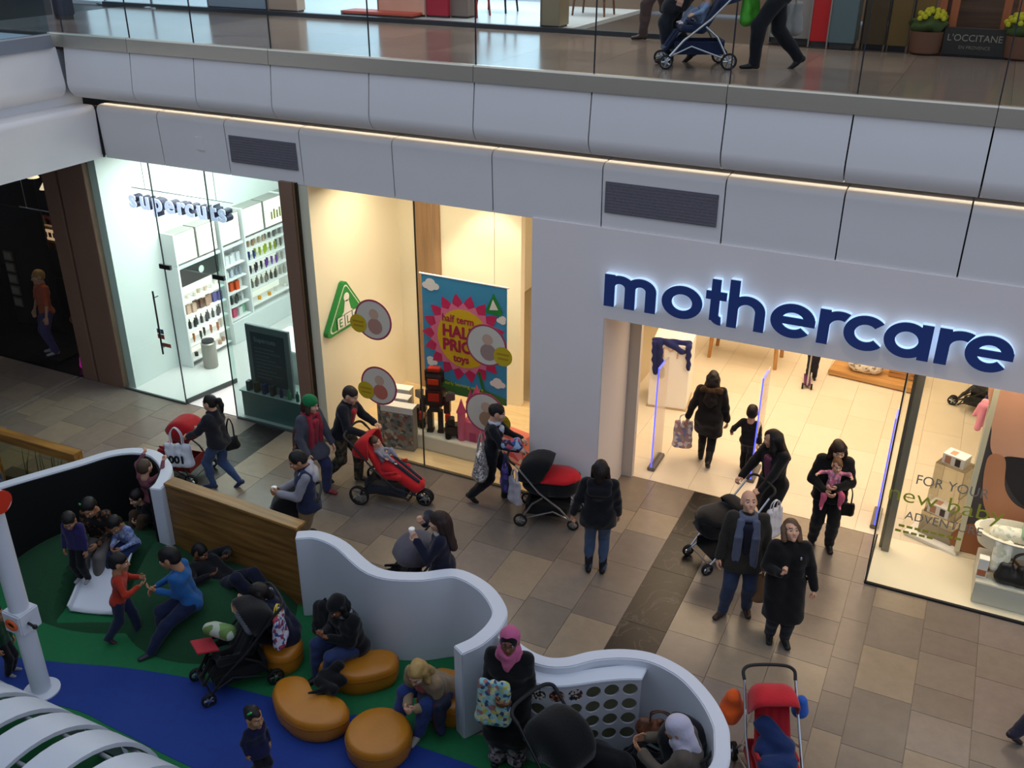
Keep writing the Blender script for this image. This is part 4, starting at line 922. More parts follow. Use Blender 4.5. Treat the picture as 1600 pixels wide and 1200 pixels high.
# white ribbed tunnel, bottom left
ta = A(*at(0, 1068, 1.12)); tb = A(*at(215, 1165, 1.12)); tu = nrm(tb-ta); tn = A(tu[1], -tu[0], 0); Lt = np.linalg.norm(tb-ta)
tun = empty('ribbed_tunnel', (0, 0, 0), 0, 'white ribbed play tunnel of broad curved hoops, bottom left corner', 'tunnel')
r0 = 1.12; s = -.75; k = 0
while s < Lt+.45:
    wd = .36; f = 1-.16*max(0, (s-Lt*.62)/(Lt*.38+.45))**2; mb = MB(); vs = []; fs = []; n = 26
    for i in range(n+1):
        a_ = math.radians(-2+184*i/n)
        for sx, rr in ((-wd/2, r0), (wd/2, r0), (wd/2, r0-.045), (-wd/2, r0-.045)):
            p = ta+tu*(s+sx)+tn*(.26*0+rr*f*math.cos(a_)+.58)+A(0, 0, 0); vs.append((p[0], p[1], max(.0, rr*f*math.sin(a_))))
    for i in range(n):
        for q in range(4): fs.append((i*4+q, i*4+(q+1) % 4, (i+1)*4+(q+1) % 4, (i+1)*4+q))
    fs += [(3, 2, 1, 0), tuple(n*4+q for q in range(4))]
    mb.add(vs, fs).build('hoop', pw, tun, smooth=True); s += .50; k += 1
for a_ in (35, 62, 90, 118, 145):
    p = [ta+tu*t+tn*((r0-.07)*(1-.16*max(0, (t-Lt*.62)/(Lt*.38+.45))**2)*math.cos(math.radians(a_))+.58)+A(0, 0, 0) for t in np.linspace(-.9, Lt+.4, 10)]
    MB().tube([(q[0], q[1], (r0-.075)*(1-.16*max(0, (t-Lt*.62)/(Lt*.38+.45))**2)*math.sin(math.radians(a_))) for q, t in zip(p, np.linspace(-.9, Lt+.4, 10))], .022, 8).build('rail', mat('8a8c92', .4), tun, smooth=True)
# ================================================================ SHOP FRONTS AND THEIR GOODS
navy = mat('2c4384', .4); halo = mat('c4e2ff', .5, emit=.62); plas = mat('ece9e4', .35)
# --- backlit letters above the baby shop: drawn from strokes
def arcband(mb, cx, cy, R, r, a0, a1, y0, y1, n=22):
    vs = []; L = n+1
    for i in range(L):
        q = math.radians(a0+(a1-a0)*i/n); c, s = math.cos(q), math.sin(q)
        vs += [(cx+R*c, y0, cy+R*s), (cx+r*c, y0, cy+r*s), (cx+r*c, y1, cy+r*s), (cx+R*c, y1, cy+R*s)]
    fs = [(i*4+k, i*4+(k+1) % 4, (i+1)*4+(k+1) % 4, (i+1)*4+k) for i in range(n) for k in range(4)]
    if abs(a1-a0) < 359: fs += [(3, 2, 1, 0), tuple(n*4+k for k in range(4))]
    mb.add(vs, fs)
def letter(ch, X, w, y0, y1):
    m = MB(); C_ = [0]
    def st():
        C_[0] += 1; return y0-.0009*C_[0]
    B = lambda x0, z0, x1, z1: m.box((min(x0, x1), st(), min(z0, z1)), (max(x0, x1), y1, max(z0, z1))); R = X/2; r = R-w
    if ch == 'o': arcband(m, R, R, R, r, 0, 360, st(), y1, 36); W = X
    elif ch in 'e': arcband(m, R, R, R, r, 0, 318, st(), y1, 34); B(.0+w*.5, R-w*.42, X-.001, R+w*.42); W = X
    elif ch == 'c': arcband(m, R, R, R, r, 42, 318, st(), y1, 30); W = X*.93
    elif ch == 'a': arcband(m, R, R, R, r, 0, 360, st(), y1, 36); B(X-w*.9, 0, X+w*.12, X); W = X+w*.12
    elif ch == 'r': B(0, 0, w, X); arcband(m, R*.92, R*1.08, R*.92, R*.92-w, 62, 180, st(), y1, 14); W = X*.62
    elif ch == 't': B(w*.55, w*.5, w*1.55, X*1.36); B(0, X-w, w*2.3, X); arcband(m, w*.55+w*1.25, w*1.25, w*1.25, w*.25, 180, 275, st(), y1, 10); W = w*2.3
    elif ch == 'h': B(0, 0, w, X*1.42); arcband(m, R*.92, X-R*.92, R*.92, R*.92-w, 0, 180, st(), y1, 18); B(X*.92-w, 0, X*.92, X-R*.92); W = X*.92
    elif ch == 'm':
        q = X*.37; B(0, 0, w, X); arcband(m, q, X-q, q, q-w, 0, 180, st(), y1, 16); B(2*q-w, 0, 2*q, X-q); arcband(m, 3*q-w, X-q, q, q-w, 0, 180, st(), y1, 16); B(4*q-2*w, 0, 4*q-w, X-q); W = 4*q-w
    return m, W
sg = empty('shop_sign', (0, YF, 0), 0, 'large backlit navy lettering reading mothercare on the white header', 'sign')
XH = .44; STW = .108
bounds = [(943, 1023, 480, 490), (1032, 1095, 492, 500), (1099, 1131, 505, 510), (1134, 1192, 512, 520), (1200, 1270, 525, 532), (1274, 1318, 537, 540), (1313, 1378, 545, 552), (1375, 1449, 557, 566), (1457, 1508, 570, 575), (1500, 1577, 580, 588)]
for ch, (a_, b_, p0, p1) in zip('mothercare', bounds):
    x0 = aty(a_, p0, YF-.1)[0]; x1 = aty(b_, p1, YF-.1)[0]
    for yy0, yy1, m_, nm in ((-.085, -.012, halo, 'glow_body'), (-.105, -.086, navy, 'letter_face')):
        L, wd = letter(ch, XH, STW, yy0, yy1); f = (x1-x0)/wd; L.v = [(x*f, y, z) for x, y, z in L.v]
        if nm == 'glow_body': L2 = L.build('letter', halo, sg); L2.location = (x0, 0, 3.325)
        else: L.build('face', navy, L2)
# --- baby shop entrance: three security gates with lit edges
gl_blue = mat('4a52ff', .3, emit=2.0)
acr = glass('eceaf2', 1.2)
for k, (gx_, gy_, lab) in enumerate(((-3.72, 12.95, 'clear security gate with glowing blue edge beside the white pillar'), (-2.22, 13.3, 'middle security gate with glowing edge behind the boy'), (-.31, 12.84, 'security gate with glowing blue edge beside the corner window'))):
    e = empty('security_gate', (gx_, gy_, 0), 0, lab, 'gate', 'security gates across the shop entrance')
    box('panel', (-.012, .0, .06), (.012, .5, 1.78), acr, e); box('light_edge', (-.009, -.014, .05), (.009, 0, 1.8), gl_blue, e); box('light_edge', (-.012, 0, 1.78), (.012, .3, 1.80), gl_blue, e); box('foot', (-.06, -.03, 0), (.06, .52, .06), mat('6a6560', .5), e, bevel=.01)
# --- goods inside the baby shop
p = empty('display_cube', (-4.2, 15.45, 0), math.radians(8), 'white display cube with navy garment beneath a draped navy garment', 'display')
box('cube', (-.34, -.36, .02), (.34, .36, 1.25), plas, p, bevel=.01); box('plinth', (-.36, -.38, 0), (.36, .38, .02), mat('b09a78', .5), p)
MB().tube(spline([(-.12, -.365, 1.0), (-.12, -.37, 1.16), (-.06, -.37, 1.18), (0, -.37, 1.12), (.06, -.37, 1.18), (.12, -.37, 1.16), (.12, -.365, 1.0)], 5), .012).build('emblem', mat('c9a28e', .5), p)
g_ = empty('draped_garment', (-4.2, 15.45, 1.25), math.radians(8), 'navy garment hanging over the white display cube', 'clothing')
soft('cloth_body', [(A(-.3, -.3, .02), A(.3, -.3, .03), .05, .05), (A(-.3, -.37, 0), A(-.24, -.4, -.55), .04, .05), (A(-.2, -.37, 0), A(-.12, -.4, -.6), .05, .05), (A(.3, -.36, .0), A(.33, -.4, -.4), .05, .04), (A(-.1, -.34, .03), A(.2, -.37, -.1), .06, .05)], cloth('1c2358'), g_, .02, .03, (), .006)
t = empty('wooden_table', (-3.4, 17.9, 0), 0, 'white-topped table with wooden legs inside the baby shop', 'table'); MB().prism([(-.75, -.4), (.75, -.4), (.75, .4), (-.75, .4)], .72, .76).build('table_top', plas, t)
for sx in (-.65, .65):
    for sy in (-.32, .32): MB().tube([(sx, sy, 0), (sx*.95, sy*.95, .72)], [.035, .045], 8).build('leg', wood('a8763c', 'c2925a', .5, 2), t)
t = empty('low_platform', (-.95, 18.1, 0), math.radians(-6), 'low wooden display platform inside the baby shop', 'platform'); box('deck', (-.8, -.4, .02), (.8, .4, .12), wood('a87a42', 'c69a62', .5, 0), t, bevel=.01); box('plinth', (-.74, -.34, 0), (.74, .34, .02), blackm, t)
t = empty('bean_bag', (-1.15, 18.0, .12), 0, 'speckled white bean bag on the low wooden platform', 'bean bag'); soft('bag', [(A(-.15, 0, .17), A(.15, 0, .17), .19, .19), (A(0, 0, .2), A(0, 0, .4), .2, .06)], cells(['ddd6c8', 'e6dfd2', 'd2cabc', '8f867c'], 22), t, .03, .05)
t = empty('wooden_crate', (-.5, 18.15, .12), 0, 'brown wooden crate beside the bean bag', 'crate')
for k in range(4): box('slat', (-.22, -.2, .02+k*.09), (.22, -.17, .09+k*.09), wood('96683a', 'b4844e', .5, 0), t); box('slat', (-.22, .17, .02+k*.09), (.22, .2, .09+k*.09), wood('96683a', 'b4844e', .5, 0), t)
for s in (-1, 1): box('end_panel', (s*.2-.015, -.17, 0), (s*.2+.015, .17, .38), wood('96683a', 'b4844e', .5, 0), t)
# --- corner window of the baby shop
fg = empty('corner_window', (-.25, YF, 0), 0, 'corner shop window of clear glass with thin dark frame', 'window')
box('pane', (0, -.006, .03), (4.2, .006, 3.1), clear, fg); box('pane', (-.006, .02, .03), (.006, .95, 3.1), clear, fg); box('bottom_frame', (-.01, -.02, 0), (4.2, .02, .03), darkgap, fg); box('bottom_frame', (-.015, .02, 0), (.015, 1.2, .03), darkgap, fg)
box('corner_seal', (-.012, -.012, .03), (.008, .008, 3.1), mat('3b3f3c', .4), fg); box('jamb', (.1, .82, 0), (.2, .98, 3.1), mat('8a8578', .45, .2), fg, bevel=.006); box('jamb_edge', (.06, .9, 0), (.1, .98, 3.1), mat('8c8878', .4, .4), fg)
wt = empty('window_lettering', (0, YF-.02, 0), 0, 'olive and grey vinyl lettering on the corner window', 'lettering'); olive = mat('a0a836', .6); greyv = mat('86847c', .6)
def fit(tx, s, m_, xa, xb, z, shear=0., bold=0.):
    o = text('line', tx, s, .001, m_, wt, bold=bold, shear=shear); w_ = max(v.co.x for v in o.data.vertices)-min(v.co.x for v in o.data.vertices); o.scale[0] = (xb-xa)/w_; o.location = (xa-min(v.co.x for v in o.data.vertices)*(xb-xa)/w_, -.0, z); return o
fit('FOR YOUR', .19, greyv, aty(1432, 752, YF)[0], aty(1545, 775, YF)[0], 1.66); fit('new baby', .30, olive, aty(1388, 778, YF)[0], aty(1568, 812, YF)[0], 1.37, bold=-.002); fit('ADVENTURE', .17, greyv, aty(1414, 805, YF)[0], aty(1535, 832, YF)[0], 1.13)
for z_, px0, px1 in ((1.0, 1402, 1490), (.92, 1398, 1450)):
    x_ = aty(px0, 830, YF)[0]; xe = aty(px1, 850, YF)[0]
    while x_ < xe: box('small_print', (x_, -.001, z_), (x_+.07, .0, z_+.035), olive, wt); x_ += .095
# poster of a sleeping baby (generic picture): built flat where it hangs
ps = empty('window_poster', (.83, 12.62, .1), 0, 'large poster of a baby cradled in an arm, at right', 'poster')
box('sheet', (0, 0, 0), (2.3, .03, 2.9), mat('4a4448', .7), ps); box('side_frame', (-.07, -.02, 0), (0, .05, 2.95), mat('d8d3b8', .5), ps)
def blob(nm, pts, m_, k, n=6): q = MB(); P = spline(pts, n, True); q.extr([(p[0], p[1]) for p in P], -.002-k*.003, -.001-k*.003+.002, lambda u, v, t_: (u, t_, v)); return q.build(nm, m_, ps)
blob('picture_shape', [(.02, 2.88), (.02, 1.9), (.12, 1.55), (.4, 1.4), (.75, 1.55), (1.2, 1.5), (2.28, 1.8), (2.28, 2.88)], mat('e0a98c', .6, var=.2, vs=1.5), 1)
blob('picture_shape', [(.22, 1.52), (.5, 1.62), (.95, 1.72), (2.2, 1.7), (2.2, 1.0), (.9, .9), (.5, 1.0)], mat('27232a', .7), 2)
blob('picture_shape', [(.05, 1.5), (.25, 1.55), (.35, 1.1), (.6, .88), (1.0, .95), (1.6, 1.3), (2.2, 1.2), (2.2, .8), (1.2, .55), (.5, .5), (.15, .8)], mat('c98a66', .6, var=.15, vs=2), 3)
blob('picture_shape', [(.45, 1.78), (.62, 1.74), (.72, 1.79), (.6, 1.70)], mat('8a5446', .6), 4, 3)
blob('picture_shape', [(.02, .46), (.6, .42), (2.2, .5), (2.2, .02), (.02, .02)], mat('9a5f3a', .6), 2)
blob('picture_shape', [(.02, 2.88), (2.28, 2.88), (2.28, 2.7), (.8, 2.72), (.3, 2.8)], mat('7a3324', .6), 3)
ds = empty('display_stand', (.55, 13.0, 0), math.radians(-22), 'grey acrylic display stand with small white boxes in the window', 'display stand'); acg = glass('e2e0da', 1.3)
box('base_tray', (-.38, -.3, 0), (.38, .3, .06), plas, ds, bevel=.006)
for z0, z1, w_ in ((.06, .42, .24), (.42, .8, .21), (.8, 1.22, .2)):
    for s in (-1, 1): box('acrylic_side', (s*w_-.008, -.16, z0), (s*w_+.008, .16, z1), acg, ds)
    box('acrylic_back', (-w_, .15, z0), (w_, .16, z1), acg, ds)
box('acrylic_front', (-.24, -.17, .06), (.24, -.16, .36), acg, ds)
box('acrylic_shelf', (-.22, -.17, .42), (.22, .16, .432), acg, ds); box('acrylic_shelf', (-.2, -.17, 1.22), (.2, .16, 1.235), acg, ds)
c_, s_ = math.cos(math.radians(-22)), math.sin(math.radians(-22))
for dx, dy, z, lab in ((0, -.02, 1.236, 'white product box with picture on top of the acrylic stand'), (-.03, -.06, .433, 'white product box with picture on the lower shelf of the acrylic stand')):
    e = empty('product_box', (.55+c_*dx-s_*dy, 13.0+s_*dx+c_*dy, z), math.radians(-22), lab, 'box'); box('carton', (-.15, -.11, 0), (.15, .11, .15), plas, e, bevel=.004); box('picture', (-.11, -.113, .02), (-.03, -.11, .13), mat('c08a6a', .6), e); box('picture', (.03, -.113, .02), (.1, -.11, .13), mat('4a3a34', .6), e); box('picture', (-.08, -.07, .15), (.0, .05, .153), mat('c99478', .6), e)
pl = empty('display_plinth', (1.75, 12.05, .02), 0, 'pale grey display plinth in the corner window', 'plinth'); box('block', (-.72, -.42, 0), (1.3, .42, .32), mat('c9c8bc', .5), pl, bevel=.01)
mo = empty('moses_basket', (1.42, 12.15, .62), 0, 'white lined baby basket on a stand in the window', 'basket')
MB().lathe([(.3, 0), (.36, .03), (.4, .2), (.42, .24), (.38, .25), (.34, .2), (.3, .1), (.05, .09)], (0, 0, 0), 28, sx=1.25, sy=.75).build('basket_body', mat('e8e4d6', .8, var=.08, vs=30, bump=.4), mo, smooth=True)
soft('blanket', [(A(-.25, 0, .2), A(.2, 0, .22), .1, .1), (A(-.1, -.25, .2), A(-.1, -.36, -.15), .06, .05), (A(-.22, -.24, .2), A(-.22, -.34, -.12), .05, .05)], cells(['eceadd', 'f0eee4', 'dcd8c0', 'c8d0c0'], 18), mo, .022, .05)
canopy(mo, (.28, 0, .2), .27, .3, 20, 150, mat('a8d0bc', .8), 'hood')
for s in (-1, 1): MB().tube([(s*.3, -.22, -.28), (-s*.3, .2, .0)], .018).build('stand_leg', wood('7a4a26', '93602f', .5, 0), mo)
tote('black changing bag on the grey window plinth', (1.52, 11.78, .34), 0, .55, .3, .2, mat('151415', .45), mat('151415', .4))
e = empty('product_box', (1.08, 11.8, .34), 0, 'small white carton at the left end of the window plinth', 'box'); box('carton', (-.06, -.06, 0), (.06, .06, .28), plas, e, bevel=.004); box('panel', (-.05, -.063, .03), (.05, -.06, .12), mat('b56a48', .6), e)
buggy('grey three-wheeled pushchair on show deep inside the shop', (.95, 17.4, 0), 75, 'buggy', '6a6a66', '2a2a2a', three=True, hoodc='6f8f2a')
rk = empty('clothes_rail', (1.05, 15.6, 0), math.radians(75), 'clothes rail of small pink, navy and red garments', 'clothes rail')
MB().tube([(-.6, 0, 0), (-.6, 0, 1.3), (.6, 0, 1.3), (.6, 0, 0)], .016).build('rail', chrome, rk)
for k, cc in enumerate(('d88aa0', 'e0a0b0', '23284e', '2a2c48', 'a8282c', 'c23a3a', 'd9a8a8')):
    x = -.5+k*.165; e = wpt(rk, (x, 0, 1.28)); g2 = empty('hanging_garment', e, rk.rotation_euler[2], 'small %s garment on the clothes rail' % ('pink', 'pale pink', 'navy', 'dark blue', 'dark red', 'red', 'rose')[k], 'clothing', 'garments on the clothes rail')
    soft('garment', [(A(-.0, -.12, -.1), A(0, .12, -.1), .04, .04), (A(0, -.09, -.12), A(0, -.11, -.5), .05, .05), (A(0, .09, -.12), A(0, .11, -.5), .05, .05), (A(0, -.14, -.1), A(0, -.2, -.3), .035, .03), (A(0, .14, -.1), A(0, .2, -.3), .035, .03)], cloth(cc), g2, .022, .03); MB().tube([(0, 0, 0.02), (0, 0, -.06)], .006, 6).build('hanger', chrome, g2)
# --- toy shop window
tw = empty('toy_shop_window', (-9.05, YF, 0), 0, 'toy shop window glass in two panes', 'window')
for a_, b_ in ((0, 2.03), (2.05, 3.87)): box('pane', (a_, -.006, .03), (b_, .006, 4.34), clear, tw)
box('pane_joint', (2.03, -.008, .03), (2.05, .008, 4.34), mat('4a4436', .5), tw); box('bottom_frame', (0, -.02, 0), (3.87, .02, .03), mat('6a5c48', .5), tw)
# triangular logo on the side wall
lg = empty('wall_sign', (-8.86, 12.13, 2.2), math.radians(90), 'green triangular sign with white figure and letters ELC on the cream wall', 'sign')
def tri(nm, sc, t0, t1, m_, par, dz=0):
    P = []
    for cx, cz in ((0, .36), (.49, -.3), (-.49, -.3)):
        base = math.degrees(math.atan2(cz, cx)); P += [(cx*sc+.07*sc*math.cos(math.radians(base+q)), cz*sc+.07*sc*math.sin(math.radians(base+q))+dz) for q in (60, 30, 0, -30, -60)]
    q = MB(); q.extr(P[::-1], t0, t1, lambda u, v, t_: (u, t_, v)); return q.build(nm, m_, par)
tri('green_plate', 1., -.09, -.01, mat('1c8a3e', .4), lg); tri('white_line', .87, -.094, -.088, plas, lg, -.0); tri('green_field', .82, -.097, -.09, mat('1c8a3e', .4), lg)
q = MB(); q.lathe([(.075, -.002), (.075, .002)], (0, -.1, .17), 18, 'y'); q.extr([(-.05, .12), (.05, .12), (.1, -.06), (.16, -.1), (-.16, -.1), (-.1, -.06)], -.102, -.098, lambda u, v, t_: (u, t_, v)); q.build('white_figure', plas, lg)
for k, ch in enumerate('ELC'):
    box('letter_tile', (-.31+k*.21, -.115, -.3), (-.11+k*.21, -.1, -.1), plas, lg, bevel=.01)
    text('letter', ch, .2, .003, mat('1c8a3e', .4), lg, (-.27+k*.21, -.117, -.27))
# round stickers on the glass
kid = [cells(['d9c6a8', 'c83a34', 'e8e0d0', 'd7a080', '4a8a6a'], 9), cells(['d8493a', 'e46a4a', 'c8c0b0', 'c83a34', 'e8d8c8'], 9), cells(['e8e2d8', 'd7a58a', 'e8e2d8', '8a7a6a', 'a84a4a'], 9), cells(['7a5a3a', 'c84a34', 'e8d8b8', 'd7a080', '3a6a8a'], 9)]
for k, (px, py, yo) in enumerate(((583, 500, (-.27, -.1)), (592, 603, (-.24, -.12)), (760, 540, (.27, -.12)), (758, 645, (.28, -.1)))):
    c = aty(px, py, YF-.03); lab = ['round sticker with yellow price spot beside the green triangle', 'round sticker with yellow price spot above the stacked toy boxes', 'round sticker of a child over the flower banner', 'round sticker with yellow price spot behind the walking woman'][k]
    e = empty('window_sticker', c, 0, lab, 'sticker', 'round stickers on the toy window')
    MB().lathe([(.33, 0), (.33, .004)], n=32, axis='y').build('pink_rim', mat('b24a62', .6), e); MB().lathe([(.3, -.003), (.3, -.001)], n=32, axis='y').build('picture', mat('ddd3c0', .6), e)
    r = random.Random(k+4); 
    hd_ = MB(); hd_.lathe([(.085, -.007), (.085, -.005)], (.02, 0, .1), 16, 'y'); hd_.build('picture_shape', mat('d2ad92', .6), e)
    hd_ = MB(); hd_.lathe([(.13, -.006), (.13, -.004)], (.03, 0, -.1), 16, 'y'); hd_.build('picture_shape', mat(['b98a78', 'c8705c', 'a88a80', 'b08a6a'][k], .6), e)
    MB().lathe([(.15, -.012), (.15, -.010)], (yo[0], 0, yo[1]), 24, 'y').build('price_spot', mat('cdb022', .6), e); box('price_print', (yo[0]-.1, -.0135, yo[1]+.02), (yo[0]+.1, -.0125, yo[1]+.05), mat('b88a1a', .6), e); box('price_print', (yo[0]-.08, -.0135, yo[1]-.05), (yo[0]+.09, -.0125, yo[1]-.02), mat('b88a1a', .6), e)
# flower banner
BX, BZ, BY = -7.5, .89, 12.4; bn = empty('hanging_banner', (BX, BY, BZ), 0, 'hanging blue sale banner with big pink flower and yellow centre', 'banner')
box('sheet', (0, 0, 0), (1.49, .012, 2.0), mat('3f93bf', .7), bn); MB().tube([(-.04, .006, 2.0), (1.53, .006, 2.0)], .015).build('top_rod', plas, bn)
for x in (.22, 1.28): MB().tube([(x, .006, 2.0), (x, .006, 3.4)], .003, 6).build('wire', chrome, bn)
FK = [0]
def flat(nm, P, m_, k, par=bn): q = MB(); FK[0] += 1; j_ = (FK[0] % 40)*.00006; q.extr([(p[0], p[1]) for p in P], -.003-k*.004-j_, -.001-k*.004-j_, lambda u, v, t_: (u, t_, v)); return q.build(nm, m_, par)
cx, cz = .74, 1.02; pk, lp = mat('c9265c', .6), mat('e0789a', .6)
for k in range(18):
    a_ = 2*math.pi*k/18; d = (math.cos(a_), math.sin(a_)); n_ = (-d[1], d[0]); flat('petal', [(cx+d[0]*r_*1.0+n_[0]*w_, cz+d[1]*r_+n_[1]*w_) for r_, w_ in ((.4, -.1), (.56, -.105), (.66, -.07), (.76, 0), (.66, .07), (.56, .105), (.4, .1))] if k % 1 == 0 else 0, pk, 1)
for k in range(18):
    a_ = 2*math.pi*(k+.5)/18; d = (math.cos(a_), math.sin(a_)); n_ = (-d[1], d[0]); flat('petal', [(cx+d[0]*r_+n_[0]*w_, cz+d[1]*r_+n_[1]*w_) for r_, w_ in ((.38, -.09), (.52, -.09), (.61, 0), (.52, .09), (.38, .09))], lp, 2)
flat('flower_centre', [(cx+.47*math.cos(t_), cz+.5*math.sin(t_)) for t_ in np.linspace(0, 2*math.pi, 36, endpoint=False)], mat('dcb41e', .6), 3)
red_t = mat('a8214a', .6)
for tx, sz, x, z, bd in (('half term', .17, .36, 1.28, .004), ('HALF', .27, .36, 1.03, .012), ('PRICE', .27, .36, .79, .012), ('toys', .18, .55, .61, .006)): text('banner_text', tx, sz, .0006, red_t, bn, (x, -.0215, z), bold=bd, sx=.92)
text('banner_text', 'early learning centre', .085, .0006, mat('d6d83a', .6), bn, (.38, -.0215, .17))
flat('hill', [(0.0, .0), (1.49, .0), (1.49, .12), (1.1, .2), (.7, .17), (.3, .26), (0, .34)], mat('3f7a3a', .6), 1); flat('stem', [(.98, .5), (1.03, .5), (1.12, .15), (1.06, .15)], mat('2f7a3a', .6), 1)
for x, z, s in ((.16, 1.82, 1.), (.12, .5, .8), (1.33, .35, .9), (1.42, 1.45, .7)):
    for dx, dz, rr in ((-.08, 0, .07), (0, .05, .09), (.09, 0, .07), (.0, -.02, .08)):
        if 0 < x+dx*s-rr*s and x+dx*s+rr*s < 1.49: flat('cloud', [(x+dx*s+rr*s*math.cos(t_), z+dz*s+rr*s*.8*math.sin(t_)) for t_ in np.linspace(0, 2*math.pi, 14, endpoint=False)], plas, 1)
flat('logo', [(1.12, 1.55), (1.27, 1.88), (1.42, 1.6), (1.4, 1.52)], mat('1f8a3e', .6), 2); flat('logo_figure', [(1.2, 1.6), (1.26, 1.78), (1.35, 1.62)], plas, 3)
# fire extinguisher by the wooden panel
ex = empty('fire_extinguisher', (-8.2, 13.81, .75), 0, 'red fire extinguisher on the brown wooden panel', 'extinguisher'); MB().lathe([(.02, 0), (.075, .01), (.08, .05), (.08, .4), (.06, .46), (.03, .49), (.03, .53)], n=18).build('cylinder', mat('b3221a', .35), ex, smooth=True); MB().tube([(0, 0, .52), (.08, -.03, .5), (.1, -.04, .3), (.09, -.04, .12)], .014).build('hose', black, ex, smooth=True); MB().box((-.05, -.02, .52), (.07, .02, .57)).build('lever', black, ex)
# toys in the window
wpl = empty('display_step', (-6.9, 12.15, .03), 0, 'long low white display step in the toy window', 'display step'); box('step', (-.75, -.25, 0), (.95, .3, .26), mat('dcd6c4', .4), wpl, bevel=.01)
for k, (x, y) in enumerate(((-8.05, 12.35), (-7.9, 12.05), (-7.66, 11.8))):
    e = empty('toy_box', (x, y, .03), math.radians(8), 'boxed toy set with colourful front, %s of three' % ('rearmost', 'middle', 'nearest')[k], 'toy box', 'boxed toys in the window'); box('carton', (-.28, -.09, 0), (.28, .09, .78), mat('8a867e', .5), e, bevel=.005); box('printed_front', (-.26, -.094, .03), (.26, -.09, .66), cells(['8a867e', '9a5a48', 'b8a890', '6a6e66', '5a524c', 'a08468', '7a7a74'], 16), e); box('title_band', (-.28, -.095, .68), (.28, -.09, .78), plas, e)
    box('lid_edge', (-.282, -.092, .78), (.282, .092, .79), plas, e)
# generic toy robot on a clear stand
rb = empty('toy_robot', (-7.16, 12.12, .29), math.radians(15), 'tall grey and red toy robot standing on the white step', 'toy'); dk = mat('3a322f', .4, .3); rd = mat('b3301e', .4); gm2 = mat('6e6660', .35, .5)
for s in (-1, 1): MB().box((s*.09-.055, -.07, .0), (s*.09+.055, .07, .05)).prism([(s*.09-.045, -.05), (s*.09+.045, -.05), (s*.08+.04, .05), (s*.08-.04, .05)], .05, .4).build('leg', dk, rb, bevel=.008); MB().box((s*.2-.05, -.06, .36), (s*.2+.05, .06, .62)).build('arm', dk, rb, bevel=.012); MB().prism([(s*.2, -.1), (s*.34, 0), (s*.2, .06)], .6, .74).build('shoulder_plate', gm2, rb, bevel=.01); MB().box((s*.22-.035, -.12, .24), (s*.22+.035, .0, .38)).build('fist', rd, rb, bevel=.01)
MB().prism([(-.14, -.09), (.14, -.09), (.17, .09), (-.17, .09)], .5, .78).prism([(-.09, -.07), (.09, -.07), (.09, .07), (-.09, .07)], .38, .5).build('torso', dk, rb, bevel=.012); MB().box((-.09, -.115, .6), (.09, -.09, .74)).build('chest_panel', rd, rb, bevel=.006)
MB().box((-.12, -.1, .8), (.12, .1, 1.05)).prism([(-.17, -.02), (.17, -.02), (.13, .08), (-.13, .08)], .9, 1.12).build('head', dk, rb, bevel=.02); MB().box((-.09, -.115, .9), (.09, -.1, 1.0)).build('visor', mat('c9401e', .3), rb, bevel=.006); MB().box((-.1, -.06, 1.1), (.1, .06, 1.16)).build('crest', rd, rb, bevel=.01)
for k, (x, y) in enumerate(((-7.5, 12.2), (-6.82, 12.1))):
    e = empty('toy_vehicle', (x, y, .29), math.radians(30*k), 'dark toy truck on the white step, %s of the robot' % ('left', 'right')[k], 'toy', 'toy trucks beside the robot'); MB().box((-.14, -.1, .05), (.14, .1, .22)).box((-.1, -.08, .22), (.02, .08, .34)).build('body', dk, e, bevel=.015)
    for sx in (-.09, .09):
        for sy in (-.1, .1): MB().lathe([(.05, -.02), (.05, .02)], (sx, sy, .05), 14, 'y').build('wheel', rubber, e, smooth=True)
# pink toy castle
cs = empty('toy_castle', (-6.45, 12.2, .29), 0, 'pink toy castle with pointed towers beside the robot', 'toy'); pnk = mat('d9708a', .5); dpk = mat('b8456a', .5)
box('keep', (-.2, -.14, 0), (.2, .14, .34), pnk, cs, bevel=.008); box('gate_arch', (-.06, -.145, 0), (.06, -.14, .16), dpk, cs)
for x, y, h_, r_ in ((-.2, -.14, .5, .065), (.2, -.14, .45, .065), (0, .02, .72, .08), (.18, .14, .55, .06), (-.18, .14, .55, .06)):
    MB().lathe([(r_, 0), (r_, h_)], (x, y, 0), 14).build('tower', pnk, cs, smooth=True); MB().lathe([(r_*1.3, h_), (r_*.7, h_+.1), (.004, h_+.24)], (x, y, 0), 14).build('spire', dpk, cs, smooth=True)
e = empty('toy_box', (-5.75, 12.25, .03), math.radians(-12), 'pink and coral boxed toy beside the white pillar', 'toy box', 'boxed toys in the window'); box('carton', (-.22, -.12, 0), (.22, .12, .5), mat('e07a6a', .5), e, bevel=.005); box('printed_front', (-.19, -.124, .04), (.19, -.12, .42), cells(['e890a0', 'f0b0a0', 'd85a5a', 'f0d0c0'], 10), e)
